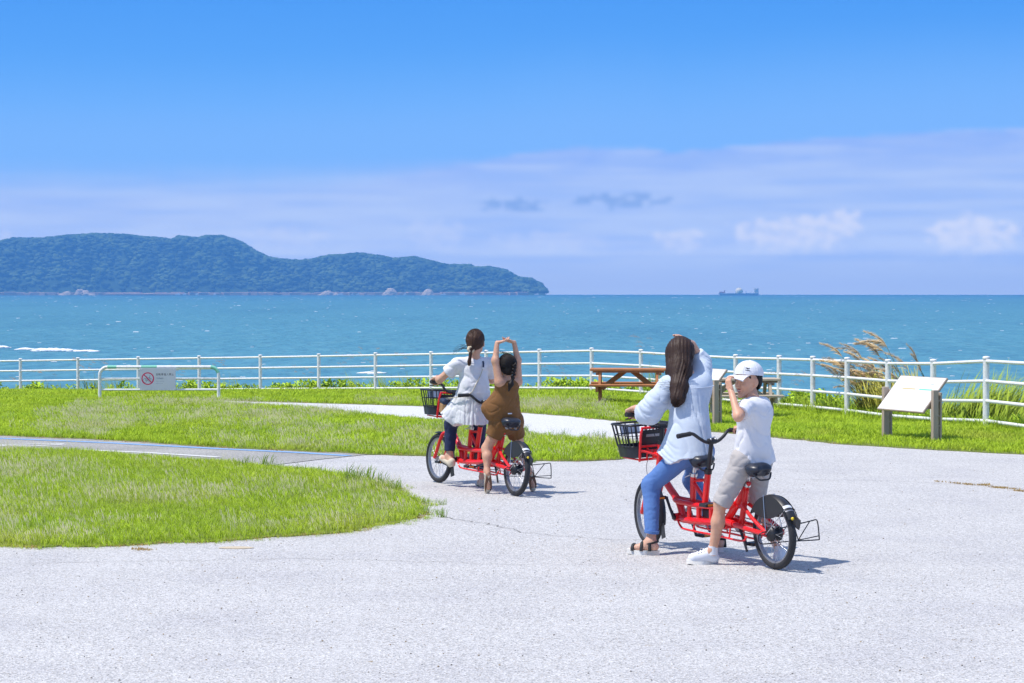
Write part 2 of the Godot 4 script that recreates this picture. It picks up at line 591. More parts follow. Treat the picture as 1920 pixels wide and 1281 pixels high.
func sky_picture() -> ImageTexture:
	var W := 4096
	var H := 2048
	var im := Image.create_empty(W, H, false, Image.FORMAT_RGBH)
	var t_low := exp(-HAZE * 12410.0)
	var low := (V(0.345, 0.512, 0.925) / EXPO - AIR * (1.0 - t_low)) / t_low    # the air below the level horizon, as far as the sea's own rim dips
	im.fill(Color(low.x, low.y, low.z))
	var stops := [[0.0, V(0.345, 0.51, 0.92)], [1.0, V(0.37, 0.535, 0.94)], [2.2, V(0.34, 0.52, 0.95)], [3.2, V(0.20, 0.47, 0.98)], [4.5, V(0.135, 0.42, 0.98)], [7.2, V(0.085, 0.345, 0.93)], [11.0, V(0.12, 0.37, 0.90)], [20.0, V(0.28, 0.45, 0.86)], [45.0, V(0.33, 0.46, 0.80)], [90.0, V(0.27, 0.41, 0.76)]]  # the highest stops, out of view, are paled to add soft fill light
	var streak := FastNoiseLite.new()
	streak.seed = 5
	streak.frequency = 1.0
	streak.fractal_octaves = 4
	var puff := FastNoiseLite.new()
	puff.seed = 21
	puff.frequency = 1.0
	puff.fractal_octaves = 5
	var edge := [[-12.3, 2.93], [-6.2, 2.96], [-3.1, 3.1], [-0.8, 3.22], [0.5, 3.39], [1.8, 3.49], [3.1, 3.48], [4.0, 3.37], [5.7, 3.53], [7.0, 3.65], [9.6, 3.8], [12.2, 3.87], [20, 3.7], [40, 3.1], [80, 3.6], [140, 3.0], [180, 3.3], [-40, 3.2], [-80, 3.7], [-140, 3.1], [-180, 3.3]]
	edge.sort_custom(func(a, b): return a[0] < b[0])
	for row in H / 2:
		var el := 90.0 - (row + 0.5) / H * 180.0
		var k := 0
		while k < stops.size() - 2 and el > stops[k + 1][0]: k += 1
		var t: float = clampf((el - stops[k][0]) / (stops[k + 1][0] - stops[k][0]), 0.0, 1.0)
		var base: Vector3 = (stops[k][1] as Vector3).lerp(stops[k + 1][1], t)
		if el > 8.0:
			if row % 2 == 0:    # streaky high veil added above the view to brighten the fill light
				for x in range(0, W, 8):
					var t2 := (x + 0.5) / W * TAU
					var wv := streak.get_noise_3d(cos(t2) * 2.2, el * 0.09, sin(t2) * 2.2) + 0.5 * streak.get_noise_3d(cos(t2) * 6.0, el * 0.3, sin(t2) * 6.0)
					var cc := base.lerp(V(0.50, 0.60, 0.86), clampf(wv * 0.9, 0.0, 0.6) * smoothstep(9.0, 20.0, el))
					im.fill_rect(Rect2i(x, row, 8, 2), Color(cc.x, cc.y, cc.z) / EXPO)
			continue
		var e := 0
		var x := -1
		var wide := 1
		while x + wide < W:
			x += wide
			wide = 1 if x < 300 or x > W - 304 else 4
			var az := (x + 0.5) / W * 360.0
			if az > 180.0:
				az -= 360.0
				if e > edge.size() - 3: e = 0
			while e < edge.size() - 2 and az > edge[e + 1][0]: e += 1
			var top: float = lerpf(edge[e][1], edge[e + 1][1], clampf((az - edge[e][0]) / (edge[e + 1][0] - edge[e][0]), 0, 1))
			var crisp := smoothstep(-6.0, 1.0, az) if absf(az) < 30.0 else 0.5
			top += 0.05 * streak.get_noise_2d(az * 1.1, 3.0)
			var s := streak.get_noise_2d(az * 0.16, el * 2.6)
			var s2 := streak.get_noise_2d(az * 0.45 + 40.0, el * 6.0)
			# clear blue above, a thin pale veil below its edge
			var w := lerpf(0.9, 0.055, crisp)
			var veil := 1.0 - smoothstep(top - w, top + w * 0.35, el)
			var c := V(0.205, 0.47, 0.99).lerp(base, smoothstep(top - 0.2, top + 3.0, el))
			var deep := smoothstep(top - 1.15, top - 0.1, el) * crisp
			var vc := V(0.385, 0.55, 0.955).lerp(V(0.262, 0.455, 0.965), deep * clampf(0.85 + s2 * 0.9, 0, 1))
			vc = vc.lerp(V(0.315, 0.50, 0.96), clampf(-s * 1.6, 0, 0.8)).lerp(V(0.43, 0.59, 0.965), clampf(s * 1.5 + s2 * 0.5, 0, 0.7))
			vc = vc.lerp(V(0.35, 0.515, 0.925), smoothstep(1.0, 0.1, el))
			c = c.lerp(vc, veil)
			# small grey-blue clouds under the veil, and white heaps low down
			var q := puff.get_noise_2d(az * 1.6, el * 4.2)
			var dark: float = max(1.0 - blob(az, el, 0.05, 2.10, 1.05, 0.16) + q * 1.5, 1.0 - blob(az, el, 2.75, 2.19, 1.2, 0.18) + q * 1.7)
			dark = max(dark, 0.5 - blob(az, el, -31.0, 1.9, 2.2, 0.2) + q)
			c = c.lerp(V(0.20, 0.385, 0.83), smoothstep(0.0, 0.75, dark) * 0.75)
			var q2 := puff.get_noise_2d(az * 2.1 + 90.0, el * 3.4)
			var heap := 0.0
			for b in [[7.0, 1.55, 1.5, 0.28, 1.0], [8.0, 1.78, 0.55, 0.22, 1.0], [6.2, 1.5, 0.9, 0.3, 0.9], [11.1, 1.42, 1.25, 0.33, 1.0], [11.0, 1.68, 0.5, 0.2, 1.0], [4.1, 1.33, 0.75, 0.18, 0.8], [-1.8, 1.5, 0.8, 0.25, 0.35], [-5.6, 1.35, 1.2, 0.22, 0.3], [0.9, 1.25, 1.6, 0.2, 0.3], [-12.4, 1.3, 0.6, 0.15, 0.4], [17.0, 1.5, 1.6, 0.35, 0.9], [26.0, 1.3, 2.4, 0.3, 0.8], [-19.0, 1.5, 2.0, 0.3, 0.7], [-60.0, 1.6, 3.0, 0.35, 0.8], [75.0, 1.5, 4.0, 0.4, 0.8], [150.0, 1.4, 4.0, 0.4, 0.8], [-120.0, 1.5, 4.0, 0.4, 0.8]]:
				if absf(az - b[0]) > b[2] * 2.0: continue
				var d := 1.0 - blob(az, el, b[0], b[1], b[2], b[3]) + q2 * 1.0
				if el < b[1]: d = 1.0 - blob(az, el, b[0], b[1], b[2], b[3] * 2.6) + q2 * 0.8
				heap = max(heap, smoothstep(0.0, 0.8, d) * b[4] * smoothstep(0.55, 1.5, el))
			c = c.lerp(V(0.66, 0.73, 0.97).lerp(V(0.47, 0.60, 0.95), clampf(0.3 - q2 * 1.2, 0, 0.8)), heap * 0.68)
			# what the haze in the scene takes away and adds is allowed for, so that the sky keeps these colours behind it
			var path := minf(12410.0, 189.0 / tan(deg_to_rad(max(el, 0.01))))
			var tr := exp(-HAZE * path)
			var own := (c / EXPO - AIR * (1.0 - tr)) / tr
			im.fill_rect(Rect2i(x, row, wide, 1), Color(maxf(own.x, 0.03), maxf(own.y, 0.05), maxf(own.z, 0.1)))
	return ImageTexture.create_from_image(im)

const AIR := Vector3(0.061, 0.183, 0.471)

# ------------------------------------------------------------------ materials
func materials() -> void:
	var m := mat("pavement", 1, 1, 1, 0.85)
	m.albedo_texture = noise_tex(FastNoiseLite.TYPE_CELLULAR, 0.092, 4, [[0.0, lin(0.24, 0.235, 0.23)], [0.14, lin(0.41, 0.403, 0.395)], [0.45, lin(0.50, 0.492, 0.482)], [0.8, lin(0.58, 0.572, 0.56)], [0.95, lin(0.70, 0.69, 0.68)], [1.0, lin(0.34, 0.29, 0.23)]], 2048, 1, FastNoiseLite.RETURN_CELL_VALUE)
	tri_map(m, 0.55)
	relief(m, noise_tex(FastNoiseLite.TYPE_CELLULAR, 0.092, 4, [], 2048, 1, FastNoiseLite.RETURN_DISTANCE), 0.5)
	mottle(m, noise_tex(FastNoiseLite.TYPE_SIMPLEX_SMOOTH, 0.012, 9, [[0.0, Color(0.94, 0.94, 0.95)], [0.5, Color(0.98, 0.98, 0.98)], [1.0, Color(1, 1, 1)]], 512, 5), 0.13)
	m = mat("path", 1, 1, 1, 0.85)
	m.albedo_texture = noise_tex(FastNoiseLite.TYPE_CELLULAR, 0.12, 6, [[0.0, lin(0.38, 0.38, 0.39)], [0.3, lin(0.54, 0.54, 0.55)], [1.0, lin(0.66, 0.66, 0.66)]], 1024, 1, FastNoiseLite.RETURN_CELL_VALUE)
	tri_map(m, 0.8)
	m = mat("asphalt", 1, 1, 1, 0.9)
	m.albedo_texture = noise_tex(FastNoiseLite.TYPE_CELLULAR, 0.12, 14, [[0.0, lin(0.22, 0.215, 0.20)], [0.5, lin(0.37, 0.36, 0.335)], [1.0, lin(0.50, 0.485, 0.455)]], 1024, 1, FastNoiseLite.RETURN_CELL_VALUE)
	tri_map(m, 0.7)
	mottle(m, noise_tex(FastNoiseLite.TYPE_SIMPLEX_SMOOTH, 0.01, 19, [[0.0, Color(0.85, 0.85, 0.85)], [1.0, Color(1, 1, 1)]], 256, 4), 0.3)
	m = mat("line_white", 0.62, 0.62, 0.6, 0.7)
	m = mat("line_blue", 0.20, 0.36, 0.62, 0.7)
	m = mat("soil", 1, 1, 1, 0.95)
	m.albedo_texture = noise_tex(FastNoiseLite.TYPE_SIMPLEX_SMOOTH, 0.03, 24, [[0.0, lin(0.10, 0.12, 0.025)], [0.5, lin(0.15, 0.19, 0.03)], [1.0, lin(0.24, 0.22, 0.08)]], 512, 5)
	tri_map(m, 0.5)
	m = mat("dune", 1, 1, 1, 0.95)
	m.albedo_texture = noise_tex(FastNoiseLite.TYPE_SIMPLEX_SMOOTH, 0.02, 25, [[0.0, lin(0.05, 0.09, 0.015)], [0.6, lin(0.10, 0.16, 0.025)], [1.0, lin(0.22, 0.20, 0.11)]], 512, 5)
	tri_map(m, 0.2)
	m = mat("sea", 1, 1, 1, 0.38)
	m.metallic_specular = 0.35
	m.albedo_texture = noise_tex(FastNoiseLite.TYPE_SIMPLEX_SMOOTH, 0.012, 31, [[0.0, lin(0.045, 0.19, 0.255)], [0.5, lin(0.065, 0.23, 0.285)], [1.0, lin(0.105, 0.28, 0.32)]], 1024, 6)
	m.uv1_triplanar = true
	m.uv1_world_triplanar = true
	m.uv1_scale = V(1.0 / 90.0, 1.0, 1.0 / 240.0)
	m.heightmap_enabled = true
	m.heightmap_texture = noise_tex(FastNoiseLite.TYPE_SIMPLEX_SMOOTH, 0.02, 33, [], 1024, 6)
	m.heightmap_scale = 110.0
	mottle(m, noise_tex(FastNoiseLite.TYPE_SIMPLEX_SMOOTH, 0.01, 35, [[0.0, Color(0.84, 0.90, 0.93)], [0.5, Color(0.97, 0.98, 0.98)], [1.0, Color(1, 1, 1)]], 512, 4), 0.001)
	m.uv2_scale = V(1.0 / 500.0, 1.0, 1.0 / 2200.0)
	mat("foam", 0.8, 0.82, 0.84, 0.8)
	m = mat("hill", 1, 1, 1, 0.95)
	m.albedo_texture = noise_tex(FastNoiseLite.TYPE_SIMPLEX_SMOOTH, 0.03, 41, [[0.0, lin(0.02, 0.045, 0.02)], [0.5, lin(0.04, 0.085, 0.03)], [1.0, lin(0.08, 0.14, 0.045)]], 512, 5)
	tri_map(m, 1.0 / 260.0)
	m = mat("forest", 1, 1, 1, 0.95)
	m.vertex_color_use_as_albedo = true
	mat("rock", 0.62, 0.50, 0.36, 0.95)
	mat("shore_sand", 0.62, 0.42, 0.28, 0.95)
	mat("shore_white", 0.75, 0.74, 0.7, 0.9)
	m = mat("white_paint", 0.86, 0.86, 0.86, 0.42)
	mottle(m, noise_tex(FastNoiseLite.TYPE_SIMPLEX_SMOOTH, 0.03, 51, [[0.0, Color(0.88, 0.88, 0.86)], [0.5, Color(0.98, 0.98, 0.98)], [1.0, Color(1, 1, 1)]], 256, 4), 1.7)
	m = mat("grass", 1, 1, 1, 0.62)
	m.vertex_color_use_as_albedo = true
	m.backlight_enabled = true
	m.backlight = Color(0.6, 0.6, 0.6)
	m.metallic_specular = 0.2
	m = mat("leaf", 1, 1, 1, 0.5)
	m.vertex_color_use_as_albedo = true
	m.backlight_enabled = true
	m.backlight = Color(0.6, 0.6, 0.6)
	m.metallic_specular = 0.2

# ------------------------------------------------------------------ ground, paths
var lawn_near := PackedVector2Array()
var lawn_far := PackedVector2Array()

func build_ground() -> void:
	# the earth itself: level behind the camera, easing down to the fence, then down the bank under the sea
	var g := Geo.new()
	var xs := []
	var zs := []
	for k in range(-60, 61): xs.append(k * 1.0 if absi(k) <= 24 else signf(k) * (24.0 + (absi(k) - 24) ** 2 * 0.35))
	for k in range(0, 111): zs.append(-k * 1.0)
	for e in [6.0, 20.0, 60.0, 160.0, 400.0]: zs.push_front(e)
	for z in zs:
		for x in xs: g.vert(V(x, land(x, z) - 0.02, z), Vector3.UP, Vector2(x, z))
	for a in zs.size() - 1:
		for b in xs.size() - 1:
			var o := a * xs.size() + b
			g.quad(o, o + 1, o + xs.size() + 1, o + xs.size())
	g.n = _normals(g.v, g.i)
	solo("ground", g, M.dune, "structure")
	# outlines on the ground (x, z)
	var near_edge := [Vector2(-16, -17.6), Vector2(-9, -16.4), Vector2(-5, -16.62), Vector2(-3.64, -16.65), Vector2(-3.02, -16.58), Vector2(-2.53, -16.83), Vector2(-1.8, -17.19), Vector2(-1.32, -17.61), Vector2(-1.12, -17.96), Vector2(-0.90, -18.35), Vector2(-0.76, -18.75), Vector2(-0.76, -19.3), Vector2(-0.88, -20.35), Vector2(-1.18, -21.61), Vector2(-1.61, -22.85), Vector2(-2.14, -23.52), Vector2(-2.57, -24.02), Vector2(-2.91, -24.61), Vector2(-3.79, -25.23), Vector2(-4.83, -26.23), Vector2(-5.81, -26.7), Vector2(-8, -27.9), Vector2(-16, -31)]
	lawn_near = rough_edge(near_edge, 0.12)
	var e := [Vector2(-26, -37), Vector2(-14, -32.6), Vector2(-6.4, -29.31), Vector2(-4.92, -28.47), Vector2(-3.24, -26.95), Vector2(-1.9, -26.2), Vector2(-1.54, -25.97), Vector2(-0.82, -25.64), Vector2(-0.35, -25.31), Vector2(0.23, -24.98), Vector2(0.79, -24.94), Vector2(1.14, -25.15), Vector2(1.5, -25.8), Vector2(1.68, -26.8), Vector2(1.55, -27.7), Vector2(1.28, -28.07), Vector2(0.78, -28.68), Vector2(0.27, -29.63), Vector2(-0.8, -32.08), Vector2(-1.61, -33.71), Vector2(-2.97, -36.26), Vector2(-4.51, -38.85), Vector2(-5.6, -41.2), Vector2(-5.3, -41.4), Vector2(-4.81, -40.63), Vector2(-3.23, -39.4), Vector2(-1.38, -37.82), Vector2(0.2, -35.27), Vector2(0.7, -34.38), Vector2(1.49, -32.64), Vector2(2.07, -31.41), Vector2(2.61, -30.19), Vector2(3.29, -28.88), Vector2(4.0, -27.6), Vector2(4.79, -26.75), Vector2(5.67, -25.97), Vector2(6.6, -24.6), Vector2(7.4, -22.6), Vector2(8.6, -20.6), Vector2(10.5, -19.2), Vector2(13, -18.6)]
	lawn_far = rough_edge(e, 0.08)
	var back := PackedVector2Array()
	for k in range(1, fence_pts.size() - 1):
		var t := (fence_pts[k + 1] - fence_pts[k - 1]).normalized()
		back.append(fence_pts[k] + Vector2(t.y, -t.x) * 1.3)
	back.reverse()
	lawn_far.append_array(back)
	# pale paving everywhere on the park's side, the lawns laid into it
	var pave := PackedVector2Array([Vector2(-30, 40), Vector2(30, 40), Vector2(30, -12), Vector2(13, -18.9), Vector2(8, -22.5), Vector2(6, -26.8), Vector2(2.6, -31), Vector2(0.6, -36), Vector2(-2, -39), Vector2(-5.2, -42.2), Vector2(-8, -38), Vector2(-14, -33.5), Vector2(-30, -40)])
	solo("plaza_pavement", sheet(pave, 2.0, 0.0), M.pavement, "structure")
	var way := PackedVector2Array([Vector2(1.2, -28.6), Vector2(2.5, -29.3), Vector2(1.9, -31.9), Vector2(0.9, -34.2), Vector2(0.3, -35.5), Vector2(-1.2, -38.1), Vector2(-3.1, -39.7), Vector2(-4.8, -40.9), Vector2(-5.5, -41.6), Vector2(-5.8, -41.2), Vector2(-4.6, -38.7), Vector2(-3, -36), Vector2(-1.6, -33.5), Vector2(-0.8, -31.9), Vector2(0.3, -29.4), Vector2(0.8, -28.5)])
	solo("path", sheet(way, 2.0, 0.004), M.path, "structure")
	var road := PackedVector2Array([Vector2(-26, -37.2), Vector2(-14, -32.8), Vector2(-6.4, -29.5), Vector2(-4.92, -28.6), Vector2(-3.24, -27.1), Vector2(-1.9, -26.3), Vector2(-1.6, -25.97), Vector2(-2.08, -25.2), Vector2(-2.68, -24.0), Vector2(-4, -25), Vector2(-5, -26), Vector2(-8, -27.6), Vector2(-18, -31.5), Vector2(-26, -34.6)])
	solo("cycle_path", sheet(road, 2.0, 0.005), M.asphalt, "structure")
	var marks := Geo.new()
	var rib := func(gg: Geo, pts: Array, w: float, off: float):
		var poly := PackedVector2Array()
		var oth := PackedVector2Array()
		for k in pts.size():
			var t: Vector2 = (pts[min(k + 1, pts.size() - 1)] - pts[max(k - 1, 0)]).normalized()
			poly.append(pts[k] + t.orthogonal() * w * 0.5)
			oth.append(pts[k] - t.orthogonal() * w * 0.5)
		oth.reverse()
		poly.append_array(oth)
		gg.add(sheet(poly, 3.0, off))
	var blue := Geo.new()
	rib.call(blue, [Vector2(-26, -36.4), Vector2(-14, -32.2), Vector2(-6.26, -28.75), Vector2(-4.82, -27.92), Vector2(-3.42, -26.9), Vector2(-2.39, -26.23), Vector2(-1.79, -25.72)], 0.13, 0.009)
	solo("cycle_path_blue_line", blue, M.line_blue, "structure")
	rib.call(marks, [Vector2(-4.93, -26.72), Vector2(-4.06, -26.2), Vector2(-3.19, -25.5)], 0.11, 0.009)
	rib.call(marks, [Vector2(-6.3, -27.5), Vector2(-5.62, -27.3), Vector2(-5.28, -27.62)], 0.12, 0.0095)
	rib.call(marks, [Vector2(-6.6, -27.3), Vector2(-5.7, -27.62), Vector2(-5.3, -27.74)], 0.1, 0.010)
	rib.call(marks, [Vector2(-11, -30.4), Vector2(-8.6, -29.2)], 0.11, 0.009)
	solo("cycle_path_white_marking", marks, M.line_white, "structure")

func crack(g: Geo, pts: Array, w: float) -> void:
	var run := []
	for k in pts.size() - 1:
		for j in 14:
			var p: Vector2 = (pts[k] as Vector2).lerp(pts[k + 1], j / 14.0)
			run.append(p + Vector2(nz.get_noise_2d(p.x * 90.0, p.y * 90.0), nz.get_noise_2d(p.y * 90.0, p.x * 90.0 + 40.0)) * 0.09)
	for k in run.size() - 1:
		var t: Vector2 = (run[k + 1] - run[k]).normalized().orthogonal()
		var a := w * (0.35 + 0.65 * absf(nz.get_noise_1d(k * 37.0)) * 2.0)
		var b := w * (0.35 + 0.65 * absf(nz.get_noise_1d((k + 1) * 37.0)) * 2.0)
		g.flat_quad(V(run[k].x - t.x * a, 0.004, run[k].y - t.y * a), V(run[k].x + t.x * a, 0.004, run[k].y + t.y * a), V(run[k + 1].x + t.x * b, 0.004, run[k + 1].y + t.y * b), V(run[k + 1].x - t.x * b, 0.004, run[k + 1].y - t.y * b), Vector3.UP)

func build_wear() -> void:    # hairline cracks and grit on the paving
	var g := Geo.new()
	crack(g, [Vector2(-0.58, -18.85), Vector2(-0.2, -18.3), Vector2(0.1, -17.6), Vector2(0.7, -17.1), Vector2(1.3, -17.0)], 0.006)
	crack(g, [Vector2(4.9, -21.2), Vector2(4.3, -21.95), Vector2(3.7, -22.35), Vector2(2.6, -22.6)], 0.007)
	crack(g, [Vector2(-3.4, -15.6), Vector2(-1.4, -15.9), Vector2(0.2, -15.5)], 0.0035)
	solo("pavement_crack", g, mat("crack_dark", 0.20, 0.185, 0.165, 0.95), "structure")
	var st := Geo.new()
	st.ball(V(0, 0.3, 0), V(1, 0.6, 0.8), 6)
	var tones := [Color(0.22, 0.20, 0.18), Color(0.5, 0.48, 0.45), Color(0.34, 0.25, 0.15), Color(0.62, 0.61, 0.6)]
	var mm := MultiMesh.new()
	mm.transform_format = MultiMesh.TRANSFORM_3D
	mm.use_colors = true
	mm.mesh = st.mesh()
	mm.instance_count = 1500
	for k in 1500:
		var z := -10.3 - pow(rng.randf(), 1.4) * 17.0
		var s := rng.randf_range(0.0025, 0.0065)
		mm.set_instance_transform(k, Transform3D(Basis(Vector3.UP, rng.randf() * TAU).scaled_local(V(s, s, s)), V(rng.randf_range(-0.26, 0.26) * -z, 0.001, z)))
		mm.set_instance_color(k, tones[k % 4] * rng.randf_range(0.8, 1.2))
	var o := MultiMeshInstance3D.new()
	o.name = "loose_grit"
	o.multimesh = mm
	o.material_override = M.forest
	add_child(o)
	tag(o, "loose grit and small stones lying on the pale paving", "grit", "", "stuff")

# ------------------------------------------------------------------ sea
func sea_y(x: float, z: float) -> float:
	return -8.2 - (x * x + z * z) / (2.0 * 6.371e6)

func build_sea() -> void:
	var g := Geo.new()
	var rings := [30.0]
	while rings[-1] < 11700.0: rings.append(min(rings[-1] * 1.09 + 4.0, 11800.0))
	var cols := 96
	for r in rings:
		for k in cols + 1:
			var a := deg_to_rad(-78.0 + 156.0 * k / cols)
			var x: float = sin(a) * r
			var z: float = -cos(a) * r
			g.vert(V(x, sea_y(x, z), z), Vector3.UP, Vector2(x, z))
	for a in rings.size() - 1:
		for b in cols:
			var o: int = a * (cols + 1) + b
			g.quad(o, o + 1, o + cols + 2, o + cols + 1)
	solo("sea", g, M.sea, "structure")
	# white horses: small broken crests scattered over the whole bay
	var crest := Geo.new()
	for k in 3:
		crest.ball(V((k - 1) * 0.45, 0.02, 0.05 * (k % 2)), V(0.45, 0.16, 0.2), 8)
	var mm := MultiMesh.new()
	mm.transform_format = MultiMesh.TRANSFORM_3D
	mm.mesh = crest.mesh()
	var spots := []
	while spots.size() < 900:
		var r := 260.0 + pow(rng.randf(), 1.5) * 4600.0
		var a := rng.randf_range(-0.34, 0.34)
		var p := Vector2(sin(a) * r, -cos(a) * r)
		if nz.get_noise_2d(p.x * 0.12, p.y * 0.05) + rng.randf_range(-0.5, 0.35) < -0.1: continue
		spots.append(p)
	mm.instance_count = spots.size()
	for k in spots.size():
		var p: Vector2 = spots[k]
		var far := p.length()
		var s := rng.randf_range(0.35, 1.0) * 0.55 * (0.55 + far / 1500.0) * (1.7 if rng.randf() < 0.12 else 1.0)
		mm.set_instance_transform(k, Transform3D(Basis(Vector3.UP, rng.randf_range(-0.3, 0.3)).scaled_local(V(s * 1.1, s * 0.85, s)), V(p.x, sea_y(p.x, p.y) + 0.03, p.y)))
	var o := MultiMeshInstance3D.new()
	o.name = "whitecaps"
	o.multimesh = mm
	o.material_override = M.foam
	add_child(o)
	tag(o, "small white wave crests scattered over the blue sea", "waves", "", "stuff")
	# surf breaking at the far left
	var f := Geo.new()
	for w in [[-76.0, 388.0, 5.5, 0.5], [-74.0, 389.0, 4.0, 0.4], [-70.0, 386.0, 3.0, 0.2], [-78.5, 392.0, 2.2, 0.35], [-82.5, 398.0, 2.6, 0.3], [-90.0, 410.0, 4.0, 0.4], [-17.0, 285.0, 2.0, 0.06]]:
		for k in 26:
			var t := rng.randf_range(-1.0, 1.0)
			var s: float = (1.0 - t * t) * w[3] + 0.12
			f.ball(V(w[0] + t * w[2] * 0.5, sea_y(w[0], -w[1]) + s * 0.2, -w[1] + rng.randf_range(-1, 1)), V(rng.randf_range(0.5, 1.1), s * rng.randf_range(0.4, 0.8), 0.8), 8)
	var b := solo("breaking_surf", f, M.foam)
	tag(b, "white surf breaking offshore above the left end of the fence", "waves", "", "stuff")

# ------------------------------------------------------------------ island
func island_top(x: float) -> float:
	var prof := [[-700, 520], [-400, 500], [-200, 470], [0, 456], [29, 450.6], [87, 450], [131, 445], [178, 442], [227, 443], [274, 448], [306, 450], [322, 459], [338, 446], [373, 450.6], [391, 445], [417, 446], [443, 455], [472, 472.5], [496, 484], [519, 489], [560, 492], [590, 490], [612, 483], [677, 478.5], [716, 484], [737, 489], [776, 485.6], [815, 494.7], [836, 500], [880, 500], [891, 505], [919, 504], [943, 508], [971, 523], [992, 525], [1013, 535], [1024, 548], [1030, 554], [1060, 560]]
	var u := 960.0 + x / 7100.0 * 4400.0
	for k in prof.size() - 1:
		if u <= prof[k + 1][0]:
			var v: float = lerpf(prof[k][1], prof[k + 1][1], clampf((u - prof[k][0]) / float(prof[k + 1][0] - prof[k][0]), 0, 1))
			return (553.7 - v) / 4400.0 * 7100.0
	return -20.0

func island_y(x: float, z: float) -> float:
	var d := -z
	var top := island_top(x) - 7.0
	var t := clampf((d - 6730.0) / 330.0, 0.0, 1.0)
	var back := 1.0 - smoothstep(7180.0, 7700.0, d)
	var rise := sin(t * PI * 0.5) ** 0.75
	var rug := -absf(nz.get_noise_2d(x * 0.2, d * 0.05)) * 90.0 * sin(t * PI) - absf(nz.get_noise_2d(x * 0.5, d * 0.3)) * 26.0 * sin(t * PI)
	return -13.0 + (max(top, 0.0) * rise + rug * clampf(top / 60.0, 0.0, 1.0)) * back + (6.0 * smoothstep(0.0, 0.05, t) if top > 3.0 else -6.0)

